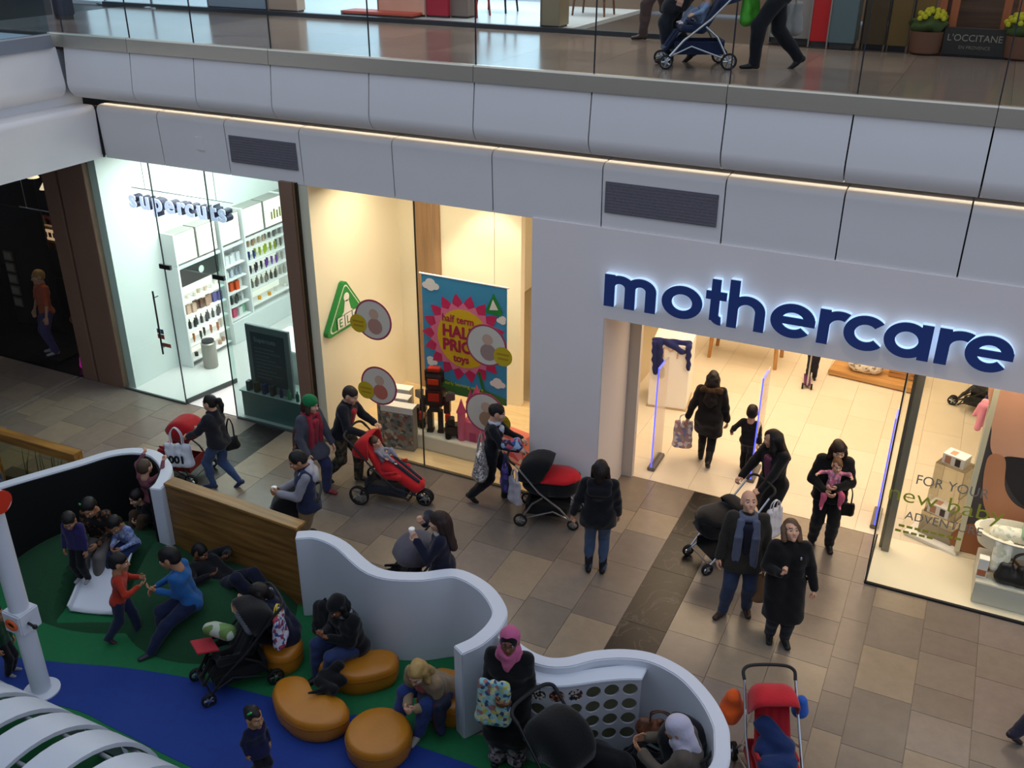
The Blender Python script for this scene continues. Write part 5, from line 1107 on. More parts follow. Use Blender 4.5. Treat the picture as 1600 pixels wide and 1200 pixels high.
# toy shelves glimpsed between back panel and pillar
ts = empty('toy_shelf', (-5.75, 15.0, 0), 0, 'tall shelf of pink, yellow and red toys glimpsed beside the pillar', 'shelf'); box('back', (-.75, .3, 0), (.75, .33, 4.2), plas, ts)
for k in range(8): box('shelf_board', (-.75, -.1, .1+k*.5), (.75, .3, .13+k*.5), plas, ts)
r = random.Random(9); ccs = ['d23a5a', 'e06a8a', 'e8b83a', 'c8282c', 'e88a9a', '2a2a30', 'd8c8b0', 'b8243a']
for k in range(1, 8):
    for j in range(6):
        cc = ccs[(k*3+j) % 8]; x = -.62+j*.25; e = empty('soft_toy', (-5.75+x, 15.05, .13+k*.5), 0, '%s soft toy on shelf row %s of the tall toy shelf' % ({'d23a5a': 'crimson', 'e06a8a': 'pink', 'e8b83a': 'yellow', 'c8282c': 'red', 'e88a9a': 'pale pink', '2a2a30': 'black', 'd8c8b0': 'beige', 'b8243a': 'dark red'}[cc], ('second', 'third', 'fourth', 'fifth', 'sixth', 'seventh', 'top')[k-1]), 'toy', 'toys on the tall shelf')
        m_ = MB(); m_.ball((0, 0, .13), (.1, .08, .13)).ball((0, -.01, .3), (.075, .07, .075)); m_.ball((-.06, 0, .36), .03, 8, 6).ball((.06, 0, .36), .03, 8, 6); m_.build('toy_body', mat(cc, .8), e, smooth=True)
# --- hair salon
sw = empty('salon_window', (-13.39, YF, 0), 0, 'greenish glass front of the hair salon with open doorway', 'shop front'); gsal = glass('eef8f6', 1.0)
box('pane', (.0, -.006, .03), (1.45, .006, 4.34), gsal, sw); box('pane', (2.62, -.006, .03), (4.04, .006, 4.34), glass('dbe8e6', 1.), sw); box('pane', (1.47, -.006, 2.62), (2.6, .006, 4.34), gsal, sw)
for x in (1.45, 2.6): box('pane_joint', (x, -.008, .03), (x+.018, .008, 4.34), mat('37403f', .4), sw)
box('bottom_frame', (0, -.02, 0), (1.46, .02, .03), mat('4a5250', .4), sw); box('bottom_frame', (2.62, -.02, 0), (4.04, .02, .03), mat('4a5250', .4), sw)
for x in (1.36, 2.5): box('patch_fitting', (x, -.025, 2.56), (x+.24, .025, 2.64), mat('3a3a3a', .35, .6), sw, bevel=.004)
d = empty('door_1', (-11.93, YF+.02, 0), math.radians(78)); struct(d, 'open glass door of the hair salon with long bar handle'); box('door_pane', (0, -.006, .02), (1.1, .006, 2.55), gsal, d); box('bottom_rail', (0, -.015, .01), (1.1, .015, .09), mat('4a5250', .35, .6), d)
MB().tube([(-.22, -.1, .98), (-.22, -.1, 2.15)], .016).tube([(-.22, -.1, 1.1), (-.22, 0, 1.1)], .01).tube([(-.22, -.1, 2.03), (-.22, 0, 2.03)], .01).build('bar_handle', mat('4c4c4c', .3, .8), sw, smooth=True).location = (1.42, 0, 0)
for k, (z, cc) in enumerate(((1.32, '4a7a8a'), (1.22, 'b05040'))): box('notice', (1.05, -.012, z), (1.2, -.008, z+.085), mat(cc, .6), sw)
box('notice', (1.08, -.012, 1.08), (1.32, -.008, 1.15), mat('a8604e', .6), sw)
ss = empty('shop_sign', (aty(205, 312, 11.62)[0], 11.62, 3.52), 0, 'white three-dimensional lettering reading supercuts behind the salon glass', 'sign')
wl = mat('e2e2ff', .4, emit=.9); dn_ = mat('23244a', .5); xx = 0
wtot = aty(362, 330, 11.62)[0]-aty(205, 312, 11.62)[0]
wd = [1.0, 1.1, 1.12, 1.06, .72, 1.0, 1.1, .72, 1.0]; tot = sum(wd)
for ch, w_ in zip('supercuts', wd):
    o = text('letter', ch, .42, .012, wl, ss, (xx*wtot/tot, -.05, 0), bold=.012); text('letter_return', ch, .42, .07, dn_, o, (0.02, .0, -.085), rot=(0, 0, 0), bold=.008); xx += w_
MB().tube([(.3, .05, .3), (.3, .05, .88)], .006, 6).tube([(1.8, .05, .3), (1.8, .05, .88)], .006, 6).tube([(0, .05, .3), (wtot, .05, .3)], .008, 6).build('hanging_rods', chrome, ss)
# shelving along the left wall of the salon
SX = -13.22; shv = empty('salon_shelving', (SX, 0, 0), 0, 'backlit white salon shelving along the left wall', 'shelving'); wsh = mat('eeeeee', .35); lit = mat('fff8ea', .5, emit=.75)
bays = ((12.72, 13.85), (13.93, 14.52), (14.6, 15.9), (15.9, 17.2))
for a_, b_ in bays: box('upright', (0, a_-.04, 0), (.34, a_, 2.66), wsh, shv)
box('upright', (0, 17.2, 0), (.34, 17.24, 2.66), wsh, shv)
for i, (a_, b_) in enumerate(bays):
    zs = (.12, .42, .72, 1.02, 1.32) if i == 0 else (.5, .78, 1.06, 1.34, 1.62) if i == 1 else (.6, .92, 1.22, 1.52, 1.8)
    for z in zs: box('shelf_board', (0, a_, z-.022), (.32, b_, z), wsh, shv)
    box('back_panel', (0, a_, .1), (.012, b_, 2.0), lit if i != 1 else wsh, shv)
    box('header_rail', (0, a_, 1.98), (.33, b_, 2.03), wsh, shv)
    n = 2 if i in (0, 2, 3) else 1
    for k in range(n):
        y0 = a_+(b_-a_)*k/n+.02; y1 = a_+(b_-a_)*(k+1)/n-.02; lb = box('light_box', (.0, y0, 2.06), (.3, y1, 2.64), mat('9a9a94', .4), shv); box('lit_face', (.3, y0+.02, 2.08), (.31, y1-.02, 2.62), lit, lb)
        if i == 2 and k == 1:
            for q in range(4): box('printed_bottle', (.311, y0+.2+q*.09, 2.2), (.314, y0+.25+q*.09, 2.36+.04*(q % 2)), mat('8a8a3a', .6), lb)
hp = box('black_header', (.0, 12.74, 1.6), (.26, 13.83, 1.97), black, shv); MB().lathe([(.07, 0), (.07, .006)], (.262, 13.35, 1.8), 18, 'x').build('picture_spot', plas, hp)
box('lower_cabinet', (0, 13.9, 0), (.36, 17.2, .46), mat('e4e8e8', .3), shv, bevel=.006)
BOT = {}
def bottle(kind, cc):
    if (kind, cc) in BOT: return BOT[(kind, cc)]
    m = MB()
    if kind == 'bottle': m.lathe([(.028, 0), (.03, .01), (.03, .12), (.012, .15), (.012, .19)], n=10)
    elif kind == 'tube': m.lathe([(.016, 0), (.018, .03), (.03, .06), (.03, .17)], n=10, sy=.6)
    elif kind == 'jar': m.lathe([(.035, 0), (.037, .01), (.037, .05), (.039, .052), (.039, .075)], n=12)
    else: m.box((-.03, -.05, 0), (.03, .05, .18))
    BOT[(kind, cc)] = m.mesh(mat(cc, .4), smooth=kind != 'carton'); return BOT[(kind, cc)]
rows = [(0, 1.32, 'jar', ['d8d0c0', 'c8b49a', 'f0ece0'], 7, 'cream jar'), (0, 1.02, 'carton', ['c9a890', '6a4a3a', 'a8826a', '3a3a8a'], 9, 'brown carton'), (0, .72, 'bottle', ['1d1d24', '24242c', '2a2a33'], 10, 'black bottle'), (0, .42, 'tube', ['c07a50', '2a2522', 'b86a48', 'd8c8b8'], 7, 'copper tube'), (0, .12, 'jar', ['2a2522', 'b88a70'], 7, 'dark jar'),
        (1, 1.62, 'carton', ['e8e8ea', 'dcdce2'], 5, 'white carton'), (1, 1.34, 'bottle', ['e4e6ea', 'c8ccd8', '9aa0b0'], 6, 'white bottle'), (1, 1.06, 'carton', ['c8b8b0', 'e0551c', 'e0551c', 'e8e4e0'], 4, 'orange and white carton'), (1, .78, 'bottle', ['2f352f', '4a4f48', 'e0e0e0'], 5, 'dark green bottle'), (1, .5, 'carton', ['d85a7a', 'e8e8e8', '8ac8a0'], 4, 'pink and white carton'),
        (2, 1.8, 'bottle', ['a8886a', 'c2a88a', '6a6a6a', '8a8a8a'], 11, 'tan bottle'), (2, 1.52, 'tube', ['2a3a8a', '9ab020', 'b0c428', '8aa02a', '6a6a62'], 11, 'blue or lime tube'), (2, 1.22, 'tube', ['3a3040', '2a2530', '6a3a9a', '7a4aa8', 'a8a49a'], 11, 'purple tube'), (2, .92, 'bottle', ['6a665e', '8a867c', '4a463e', 'a8a498'], 12, 'grey bottle'), (2, .6, 'jar', ['e0a030', 'e8e4d8'], 5, 'amber jar')]
CN = {'d8d0c0': 'ivory', 'c8b49a': 'tan', 'f0ece0': 'cream', 'c9a890': 'pale brown', '6a4a3a': 'dark brown', 'a8826a': 'brown', '3a3a8a': 'blue', '1d1d24': 'black', '24242c': 'black', '2a2a33': 'black', 'c07a50': 'copper', '2a2522': 'dark brown', 'b86a48': 'rust', 'd8c8b8': 'beige', 'b88a70': 'rose tan', 'e8e8ea': 'white', 'dcdce2': 'white', 'e4e6ea': 'white', 'c8ccd8': 'pale grey', '9aa0b0': 'blue-grey', 'c8b8b0': 'pink-grey', 'e0551c': 'orange', 'e8e4e0': 'white', '2f352f': 'dark green', '4a4f48': 'grey-green', 'e0e0e0': 'white', 'd85a7a': 'pink', 'e8e8e8': 'white', '8ac8a0': 'mint', 'a8886a': 'tan', 'c2a88a': 'pale tan', '6a6a6a': 'dark grey', '8a8a8a': 'grey', '2a3a8a': 'blue', '9ab020': 'lime', 'b0c428': 'bright lime', '8aa02a': 'olive', '6a6a62': 'grey', '3a3040': 'plum', '2a2530': 'black', '6a3a9a': 'purple', '7a4aa8': 'violet', 'a8a49a': 'pale grey', '6a665e': 'grey', '8a867c': 'pale grey', '4a463e': 'dark grey', 'a8a498': 'silver', 'e0a030': 'amber', 'e8e4d8': 'cream'}
for i, z, kind, cc, n, nm in rows:
    a_, b_ = bays[i]
    for k in range(n):
        y = a_+.08+(b_-a_-.16)*k/max(1, n-1); c_ = cc[min(len(cc)-1, int(k/n*len(cc)))]
        o = link('salon_product', bottle(kind, c_)); o.location = (SX+.2+.03*((k*7) % 3-1), y, z)
        cn = CN.get(c_, nm.split()[0]); tag(o, '%s %s on the %s salon shelf, %s' % (cn, kind, {5: '', 0: 'left', 1: 'narrow middle', 2: 'right'}[i], 'row %s' % ('at head height' if z > 1.25 else 'at chest height' if z > 1. else 'at waist height' if z > .7 else 'at knee height' if z > .3 else 'nearest the floor')), 'hair product', nm+' row on the salon shelves')
# reception desk, till and poster board
dk_ = empty('reception_desk', (-10.25, 12.75, 0), 0, 'white reception desk of the salon', 'desk'); box('desk_body', (-.55, -.4, 0), (1.0, .4, 1.0), mat('dfe6e6', .35), dk_, bevel=.01); box('desk_top', (-.62, -.46, 1.0), (1.04, .46, 1.06), wsh, dk_, bevel=.01)
tl_ = empty('till', (-9.95, 12.7, 1.06), math.radians(20), 'black till screen on the reception desk', 'till'); MB().box((-.16, -.14, 0), (.16, .14, .06)).build('base', black, tl_, bevel=.01); b_ = MB().box((-.22, -.02, .08), (.22, .02, .38)).build('screen', black, tl_, bevel=.008); b_.rotation_euler = (math.radians(-20), 0, 0); MB().box((-.12, -.13, .06), (.12, -.02, .085)).build('keyboard', mat('8a8a8a', .5), tl_)
bd = empty('poster_board', (-10.6, 11.72, .5), 0, 'dark grey price board headed Supercuts standing in the salon window', 'board'); box('frame', (0, 0, 0), (.9, .06, 1.22), mat('7c8486', .45), bd, bevel=.008); box('board_face', (.1, -.004, .14), (.8, 0, 1.1), mat('464e58', .5), bd); text('heading', 'Supercuts', .12, .001, mat('9aa2ac', .5), bd, (.17, -.007, .93), sx=.95)
for k in range(9): box('text_line', (.16, -.006, .26+k*.068), (.16+.3+.12*((k*5) % 3), -.004, .275+k*.068), mat('6a727c', .6), bd)
pc = empty('window_cabinet', (-10.15, 11.85, 0), 0, 'low grey-green cabinet in the salon window', 'cabinet'); box('cabinet_body', (-.6, -.25, 0), (.75, .3, .48), mat('7f918c', .4), pc, bevel=.01); box('cabinet_top', (-.62, -.27, .48), (.77, .32, .5), mat('8fa09b', .3), pc)
for k in range(7):
    o = link('salon_product', bottle('carton' if k < 4 else 'bottle', ['3a4a5a', '4a4430', '2a3a6a', '30343c', '2f2a5a', '4a8a6a', '3a6a5a'][k])); o.location = (-10.6+k*.17, 11.66, .5); tag(o, 'product %s on the low salon window cabinet' % ('carton, dark' if k < 4 else 'bottle, bluish or green'), 'hair product', 'products on the window cabinet')
bn_ = empty('waste_bin', (-12.62, 12.9, 0), 0, 'slim steel waste bin beside the salon shelving', 'bin'); MB().lathe([(.13, 0), (.14, .02), (.14, .5), (.12, .52)], n=20).build('bin_body', mat('9a948c', .35, .5), bn_, smooth=True); MB().lathe([(.12, .52), (.12, .56), (.03, .58)], n=20).build('lid', blackm, bn_, smooth=True)
# --- dark clothes shop, far left
dw = empty('dark_shop_window', (-20, YF, 0), 0, 'clear window of the dark clothes shop at far left', 'window'); box('pane', (0, -.006, .02), (5.58, .006, 4.34), clear, dw); box('bottom_frame', (0, -.02, 0), (5.58, .02, .02), black, dw)
mq = at(72, 566); person('mannequin', 'shop mannequin in orange top and purple trousers in the dark window', (mq[0]-.1, 11.95, .05), 150, 1.74, dict(hl=(-.2, .05, .42), hr=(.17, .1, .46), twist=10), dict(hair='short', hairc='b08a50', top='c05a3a', bottom='4f4878', shoes='b0a8b0', sleeve=.5, skin='fair'), cat='mannequin')
box('mannequin_stand', (mq[0]-.5, 11.7, 0), (mq[0]+.3, 12.3, .05), mat('1a1a1e', .4)); tag(bpy.data.objects['mannequin_stand'], 'low black stand beneath the shop mannequin', 'stand')
ls = empty('lit_shop_sign', (-16.35, 13.0, 1.9), 0, 'small warm lit sign inside the dark clothes shop', 'sign'); box('sign_box', (-.42, 0, 0), (.42, .1, .34), mat('b89a78', .5), ls); box('lit_face', (-.38, -.006, .06), (.38, 0, .28), mat('f0c898', .5, emit=.5), ls); 
for k in range(5): box('print_mark', (-.3+k*.12, -.01, .12), (-.22+k*.12, -.006, .22), mat('8a4a3a', .6), ls)
MB().tube([(-.35, .05, .34), (-.35, .05, 2.5)], .008, 6).tube([(.35, .05, .34), (.35, .05, 2.5)], .008, 6).build('hanging_wires', black, ls)
pbd = empty('picture_panel', (-17.35, 12.84, 0), 0, 'narrow dark panel carrying a column of small pictures', 'panel'); box('panel', (-.5, 0, 0), (.9, .04, 2.6), mat('15110f', .7), pbd); box('foot', (-.4, -.1, 0), (.8, .14, .03), black, pbd)
for k in range(5):
    e = empty('framed_picture', (aty(12+k*4.2, 400+k*18, 12.8)[0], 12.8, aty(12+k*4.2, 400+k*18, 12.8)[2]), 0, 'small grey framed picture, %s of a column in the dark shop' % ('topmost', 'second from top', 'middle', 'second from bottom', 'lowest')[k], 'picture', 'column of small pictures'); box('frame', (-.13, 0, -.1), (.13, .03, .1), mat('6a6258', .5), e); box('print', (-.1, -.004, -.07), (.1, 0, .07), mat('948a7e', .6), e)
cr = empty('clothes_rack', (-16.6, 13.6, 2.3), 0, 'overhead rack of hanging clothes in the dark shop', 'clothes rack'); MB().tube([(-1.4, 0, 0), (1.4, 0, 0)], .02).tube([(-1.2, 0, 0), (-1.2, 0, 2)], .012).tube([(1.2, 0, 0), (1.2, 0, 2)], .012).build('rail', chrome, cr)
for k in range(9):
    e = empty('hanging_garment', (-17.8+k*.3, 13.6, 2.28), math.radians(80), '%s garment on the overhead rack in the dark shop' % ('grey', 'olive', 'dark red', 'cream', 'brown', 'charcoal', 'sage', 'white', 'navy')[k], 'clothing', 'garments on the overhead rack')
    soft('garment', [(A(0, -.15, -.12), A(0, .15, -.12), .04, .04), (A(0, -.11, -.14), A(0, -.13, -.75), .055, .06), (A(0, .11, -.14), A(0, .13, -.75), .055, .06), (A(0, -.17, -.12), A(0, -.25, -.45), .04, .035), (A(0, .17, -.12), A(0, .25, -.45), .04, .035)], cloth(('7a7870', '5f6048', '6a1c22', 'a89c88', '4a3426', '2a2a2c', '6f7560', 'b8b0a4', '23263a')[k]), e, .028, .03)
pl_ = empty('pendant_lamp', (-15.35, 12.7, 3.1), 0, 'small white pendant lamp, near the bronze column in the dark shop', 'lamp', 'pendant lamps in the dark shop'); MB().lathe([(.03, .12), (.11, 0), (.1, 0), (.025, .11)], n=16).build('shade', mat('e0d0b0', .5, emit=.8), pl_, smooth=True); MB().tube([(0, 0, .1), (0, 0, 1.3)], .005, 6).build('cord', black, pl_)
for x, y, z, lb in ((-16.5, 12.9, 3.25, 'leftmost'), (-16.1, 12.8, 3.1, 'between the others')):
    o = copy_tree(pl_); o.location = (x, y, z); o['label'] = 'small white pendant lamp in the dark shop, %s' % lb
e = empty('handbag_display', (-14.75, 12.1, 0), 0, 'dark shop side display stand with garments', 'display'); box('stand', (-.22, -.2, 0), (.22, .2, .35), black, e, bevel=.01); box('stem', (-.02, -.02, .35), (.02, .02, 1.3), chrome, e)
tote('bright magenta bag at the foot of the dark display', (-14.72, 11.8, .0), 20, .26, .24, .12, mat('c81c9a', .5, emit=.35), mat('b0188a', .5))  # a little emission is put into the bag's magenta, no lamp inside
soft('hanging_bag', [(A(-.12, 0, .1), A(.12, 0, .1), .08, .08), (A(-.1, 0, .1), A(0, 0, .5), .06, .03), (A(.1, 0, .1), A(0, 0, .5), .06, .03)], cloth('7a3a30'), None, .02, .03).location = (-14.78, 11.86, .85); tag(bpy.data.objects['hanging_bag'], 'reddish garment hanging on the dark display stand', 'clothing')
# ================================================================ UPPER LEVEL behind the balustrade
UZ = 6.262
def upx(px, py, z=UZ): return at(px, py, z)
def unit(nm, label, cat, x0, x1, y0, y1, h, m_, par=None, frame=None):
    e = empty(nm, ((x0+x1)/2, (y0+y1)/2, UZ), 0, label, cat); w, d = (x1-x0)/2, (y1-y0)/2; box('panel', (-w, -d, .08), (w, d, h), m_, e, bevel=.006); box('kick_plate', (-w+.02, -d+.02, 0), (w-.02, d-.02, .08), frame or mat('3a3634', .5), e); box('edge_trim', (-w-.02, -d-.01, 0), (-w, d, h), frame or mat('8a8078', .5), e); return e
ux = lambda px, py: at(px, py, UZ)[0]
unit('shop_wall', 'grey-blue panelled shop wall on the upper level, left', 'wall panel', ux(262, 25), ux(395, 25), 15.0, 15.3, 3.2, mat('8a97a3', .5))
unit('shop_wall', 'beige shop wall panel next to the bright upper shop', 'wall panel', ux(405, 24), ux(468, 24), 15.05, 15.3, 3.2, mat('b29a86', .5))
unit('display_unit', 'peach display wall on the upper level', 'display', ux(575, 30), ux(655, 33), 15.5, 16.0, 2.8, mat('d8a890', .6, var=.15, vs=3))
unit('display_unit', 'red display panel on the upper level', 'display', ux(658, 33), ux(697, 34), 15.5, 15.9, 2.8, mat('a8283a', .5))
unit('display_unit', 'grey panel beside the red display on the upper level', 'display', ux(698, 34), ux(722, 36), 15.6, 15.9, 2.8, mat('7a6c64', .5))
unit('display_platform', 'low red display platform on the upper level', 'platform', ux(520, 30), ux(650, 33), 15.15, 15.6, .12, mat('c25a4a', .5))
unit('shop_wall', 'tan column on the upper level beside the balustrade joint', 'wall panel', ux(850, 47), ux(880, 48), 15.0, 15.4, 3., mat('8a8068', .5))
unit('poster_lightbox', 'tall red poster panel on the upper level', 'poster', ux(1262, 74), ux(1288, 77), 15.0, 15.15, 2.6, mat('a01c1e', .4, emit=.15))
unit('shop_column', 'grey-green column on the upper level', 'column', ux(1290, 77), ux(1330, 80), 14.95, 15.4, 4., mat('5a6a6c', .4))
unit('shop_wall', 'white lower wall behind the walking shopper on the upper level', 'wall panel', ux(1195, 70), ux(1258, 74), 15.2, 15.4, 1.6, mat('9a948c', .5))
# bronze shop doors
for k, (a_, b_) in enumerate(((1338, 1378), (1380, 1416), (1418, 1452))): unit('shop_door_panel', 'dark bronze upper shop door panel, %s of three' % ('left', 'middle', 'right')[k], 'door panel', ux(a_, 81)+.02, ux(b_, 84)-.02, 15.0, 15.1, 3., mat(('4a3a22', '6a5228', '6e5429')[k], .4, .3), frame=black)
# cosmetics shop front: planters, sign, wooden posts
for px, lb in ((1437, 'planter of yellow flowers left of the dark shop sign'), (1592, 'planter of yellow flowers right of the dark shop sign')):
    x = ux(px, 92); e = empty('flower_planter', (x, 15.0, UZ), 0, lb, 'planter', 'yellow flower planters'); MB().lathe([(.16, 0), (.2, .03), (.22, .3), (.19, .3), (.17, .2)], n=18).build('pot', mat('6a4632', .6), e, smooth=True); fl = MB(); rr = random.Random(px)
    for q in range(60): a_ = rr.uniform(0, 6.28); d_ = rr.uniform(0, .26); fl.ball((d_*math.cos(a_), d_*math.sin(a_), .42+.14*math.sqrt(max(0, 1-(d_/.27)**2))+rr.uniform(-.03, .02)), .036, 6, 4)
    o = fl.build('blossoms', mat('b5b01e', .7, var=.25, vs=20), e, smooth=True); soft('leaves', [('e', A(0, 0, .38), (.24, .24, .12))], mat('3a4a1c', .8, var=.3, vs=20), e, .04, .03, (), .02)
sb = empty('shop_sign', (ux(1520, 88), 14.95, UZ), 0, 'dark floor sign lettered LOCCITANE EN PROVENCE on the upper level'.replace('LOCCITANE', "L'OCCITANE"), 'sign'); box('board', (-.4, 0, .02), (.4, .12, .36), mat('2a2622', .5), sb, bevel=.005); text('sign_text', "L'OCCITANE", .12, .002, mat('8f8878', .5), sb, (-.36, -.006, .2), sx=1.); text('sign_text', 'EN PROVENCE', .06, .002, mat('7a7466', .5), sb, (-.2, -.006, .1)); box('foot', (-.4, -.02, 0), (.4, .14, .02), black, sb)
for k, px in enumerate((1455, 1475, 1558, 1580)): x = ux(px, 92); e = empty('shop_post', (x, 15.05, UZ), 0, 'orange wooden shop front post, %s of four' % ('first', 'second', 'third', 'fourth')[k], 'post', 'orange posts of the upper shop'); box('post', (-.05, 0, 0), (.05, .1, 2.8), wood('8a4a26', 'a85c30', .4, 2), e, bevel=.005); box('foot', (-.07, -.02, 0), (.07, .12, .12), mat('a8502a', .5), e)
unit('shop_interior_shelf', 'dark wooden counter of the upper cosmetics shop', 'counter', ux(1462, 86), ux(1600, 96), 15.6, 16.1, .9, wood('4a3626', '6a4c32', .5, 0))
tr_ = empty('tree_model', (ux(1520, 88), 15.8, UZ+.9), 0, 'red and white products on the dark counter', 'products'); MB().lathe([(.05, 0), (.06, .12), (.02, .18)], (-.2, 0, 0), 10).lathe([(.06, 0), (.06, .1)], (.1, 0, 0), 10).build('product_jars', mat('a8a098', .5), tr_, smooth=True)
# tables, chairs, stanchions
def stool(label, x, y, h, m_, group): 
    e = empty('side_table', (x, y, UZ+.05), 0, label, 'table', group); MB().prism([(-.35, -.3), (.35, -.3), (.35, .3), (-.35, .3)], h, h+.05).build('top', m_, e, bevel=.01)
    for sx in (-.3, .3):
        for sy in (-.25, .25): MB().tube([(sx, sy, 0), (sx*.85, sy*.85, h)], [.018, .026], 8).build('leg', m_, e, smooth=True)
    return e
stool('dark wooden table on the upper level near the corridor', ux(950, 22), 17.2, .55, wood('4a3020', '6a4830', .5, 0), 'tables on the upper level')
stool('dark wooden table in the bright upper shop', ux(790, 20), 16.9, .5, mat('2a2226', .5), 'tables on the upper level'); stool('red-legged table beside the red display', ux(730, 30), 16.0, .6, mat('8a2a30', .5), 'tables on the upper level')
for px, py in ((238, 12), (165, 6)):
    p = at(px, py, UZ); e = empty('queue_post', (p[0], p[1], UZ), 0, 'chrome barrier post on a round base, %s of two at upper left' % ('right' if px > 200 else 'left'), 'barrier post', 'chrome barrier posts'); MB().lathe([(.17, 0), (.17, .02), (.03, .05)], n=20).build('base', chrome, e, smooth=True); MB().tube([(0, 0, .04), (0, 0, .95)], .025).build('post', chrome, e, smooth=True)
unit('shop_wall', 'dark pillar at the end of the upper corridor', 'column', ux(5, 40), ux(18, 42), 12.6, 12.8, 2.5, mat('2a2a3a', .5))
# ================================================================ PEOPLE AND WHAT THEY CARRY
def LAST(): return LINKED[-1]
def hd(px, py, h, z0=0.): p = at(px, py, z0+h); return (p[0], p[1], z0)
def ft(px, py, z0=0.): p = at(px, py, z0); return (p[0], p[1], z0)
jeans = '34486e'
# woman with ponytail pushing the red pushchair
w = person('person', 'woman with dark ponytail, black jacket and blue jeans pushing a red pushchair', ft(352, 762), 100, 1.62, {**walk(.17), **push(.58, .24, .1)}, dict(hair='pony', hairc='15110f', top='1b1d25', bottom=cloth(jeans), slim=1, shoes='23304e', thick=1, collar='1b1d25', fat=1.04))
soft('hem_shirt', [(JO[w.name]['T'](-.045, -.0, .0), JO[w.name]['T'](.045, 0, .0), .118, .118)], cloth('a8a4b8'), w, .018, .02)
b1 = buggy('red pushchair with white shopping bag pushed by the ponytail woman', (-10.35, 9.62, 0), 100, 'buggy', 'a0141c', '7d1118', hood=(30, 165))
tg = tote('white tote bag with black lettering hanging on the red pushchair', (-9.98, 9.27, .42), 20, .42, .4, .16, cloth('c9ccd6', .08), mat('c9ccd6', .7), hl=.26)
text('lettering', 'I001', .17, .002, black, tg, (-.17, -.088, .1), bold=.008)
hb = wpt(w, (.16, -.12, .62)); tote('small black shoulder bag on the ponytail woman', hb, 60, .22, .22, .09, mat('0f0f12', .4), mat('0f0f12', .5), hl=.3)
# woman in green beanie
w = person('person', 'woman in green beanie, grey coat and red scarf beside the man with pushchair', ft(492, 768), -95, 1.68, {**walk(.2), 'hr': (.16, .1, .5), 'hl': (-.12, .15, .5), 'head': (8, 15)}, dict(hair='bob', hairc='3a2a20', beanie='0f6a3c', top='454651', coat=.12, thick=1, bottom='2a2f52', shoes='7a2230', scarf=('8c1f33', .26), front='8c1f33'))
tote('brown bag on the hip of the woman in green beanie', wpt(w, (.2, -.1, .62)), -60, .3, .3, .12, cloth('6a3a34'), mat('5a3a30', .5), hl=.25)
# man in camouflage trousers with red pushchair and baby
person('person', 'man in black jacket, red top and camouflage trousers leaning on a pushchair', ft(540, 752), -80, 1.74, {**walk(.2), **push(.58, .27, .11), 'lean': 16, 'head': (12, -10)}, dict(hair='short', hairc='2a211c', top='16181f', thick=1, bottom=cells(['4a4436', '38342a', '5d5544', '2c2a24'], 22), shoes='1a1a1c', front='96212a'))
bb = buggy('large red jogging pushchair carrying a baby, beside the toy window', ft(612, 778), -82, 'jogger', 'b81c20', '2b2d35', three=True, hood=(95, 178), handle=1.02, scale=1.06)
baby('baby lying in the red jogging pushchair', wpt(bb, (0, -.08, .6)), -82, .68, '8a8894', dict(hair='short', hairc='5a4636'), lying=75)
# woman with silver bag pushing red and black pram
w = person('person', 'woman in black cardigan and white shirt walking with silver bag and pram', ft(768, 782), -72, 1.68, {**walk(.22), **push(.6, .25, .1), 'head': (10, -5), 'lean': 6}, dict(hair='updo', hairc='1d1512', top='17171d', bottom='131318', front='b9bdcc', collar='b9bdcc', shoes='121214', bust=1))
tote('large silver patterned shoulder bag on the woman with the pram', wpt(w, (.2, -.12, .55)), -70, .46, .48, .22, cells(['b8b4b0', '8f8a88', 'd8d4d0', '6f6a6a'], 45, .4, .3), mat('8a8684', .5), hl=.22)
pr_ = buggy('pram with black hood and red apron beside the white pillar', (-4.66, 11.02, 0), -76, 'pram', 'c01c24', '141416', frame=alu, hoodc='101013', foot=1, handle=1.05)
tote('purple and blue bag hanging from the pram handle', wpt(pr_, (.12, -.62, .5)), -60, .3, .42, .12, cells(['4a3a8a', '23264e', '7a5aa8', '2a2c50'], 14), mat('23264e', .6), hl=.15)
tote('pale grey bag hanging behind the pram handle', wpt(pr_, (.28, -.45, .38)), -30, .26, .4, .1, cloth('a8a4ac'), mat('a8a4ac', .6), hl=.15)
o = soft('toy_bundle', [(A(-.1, 0, .0), A(.1, 0, .02), .07, .07), (A(0, 0, .05), A(.08, .02, .1), .06, .05)], cells(['2a5a9a', 'c85a70', '2a2a3a', '9ab0c8'], 20), None, .018, .03); o.location = wpt(pr_, (0, -.55, 1.14)); tag(o, 'bundle of blue and pink baby things on the pram handle', 'bundle')
# man in navy vest with paper cup
w = person('person', 'man in navy padded vest with grey hood holding a paper cup', hd(472, 703, 1.72), 128, 1.74, dict(hl=(-.05, .2, .66), hr=(.07, .19, .62), head=(22, 10), fdl=(.4, 1, .1), fdr=(-.4, 1, .1), curl=50), dict(hair='short', hairc='14110f', skin='tan', top='1e2744', sleevec='87868f', bottom='7d684a', shoes='2a2420', hood='a4a3ab', thick=1))
def cup(pos, label):
    e = empty('paper_cup', pos, 0, label, 'cup'); MB().lathe([(.028, 0), (.038, .1)], n=14).build('cup_body', mat('e8e4e2', .6), e, smooth=True); MB().lathe([(.041, .1), (.041, .112), (.036, .12)], n=14).build('lid', plas, e, smooth=True); MB().lathe([(.0325, .03), (.0365, .07)], n=14).build('sleeve', mat('b0787e', .7), e, smooth=True); return e
cup(wpt(w, (.01*1.7, .235*1.74, .62*1.74)), 'white paper cup held by the man in the navy vest')
buggy('black pushchair hood in front of the man in the navy vest', hd(432, 772, .98), 120, 'buggy', '0d0d10', '0d0d10', hood=(20, 160))
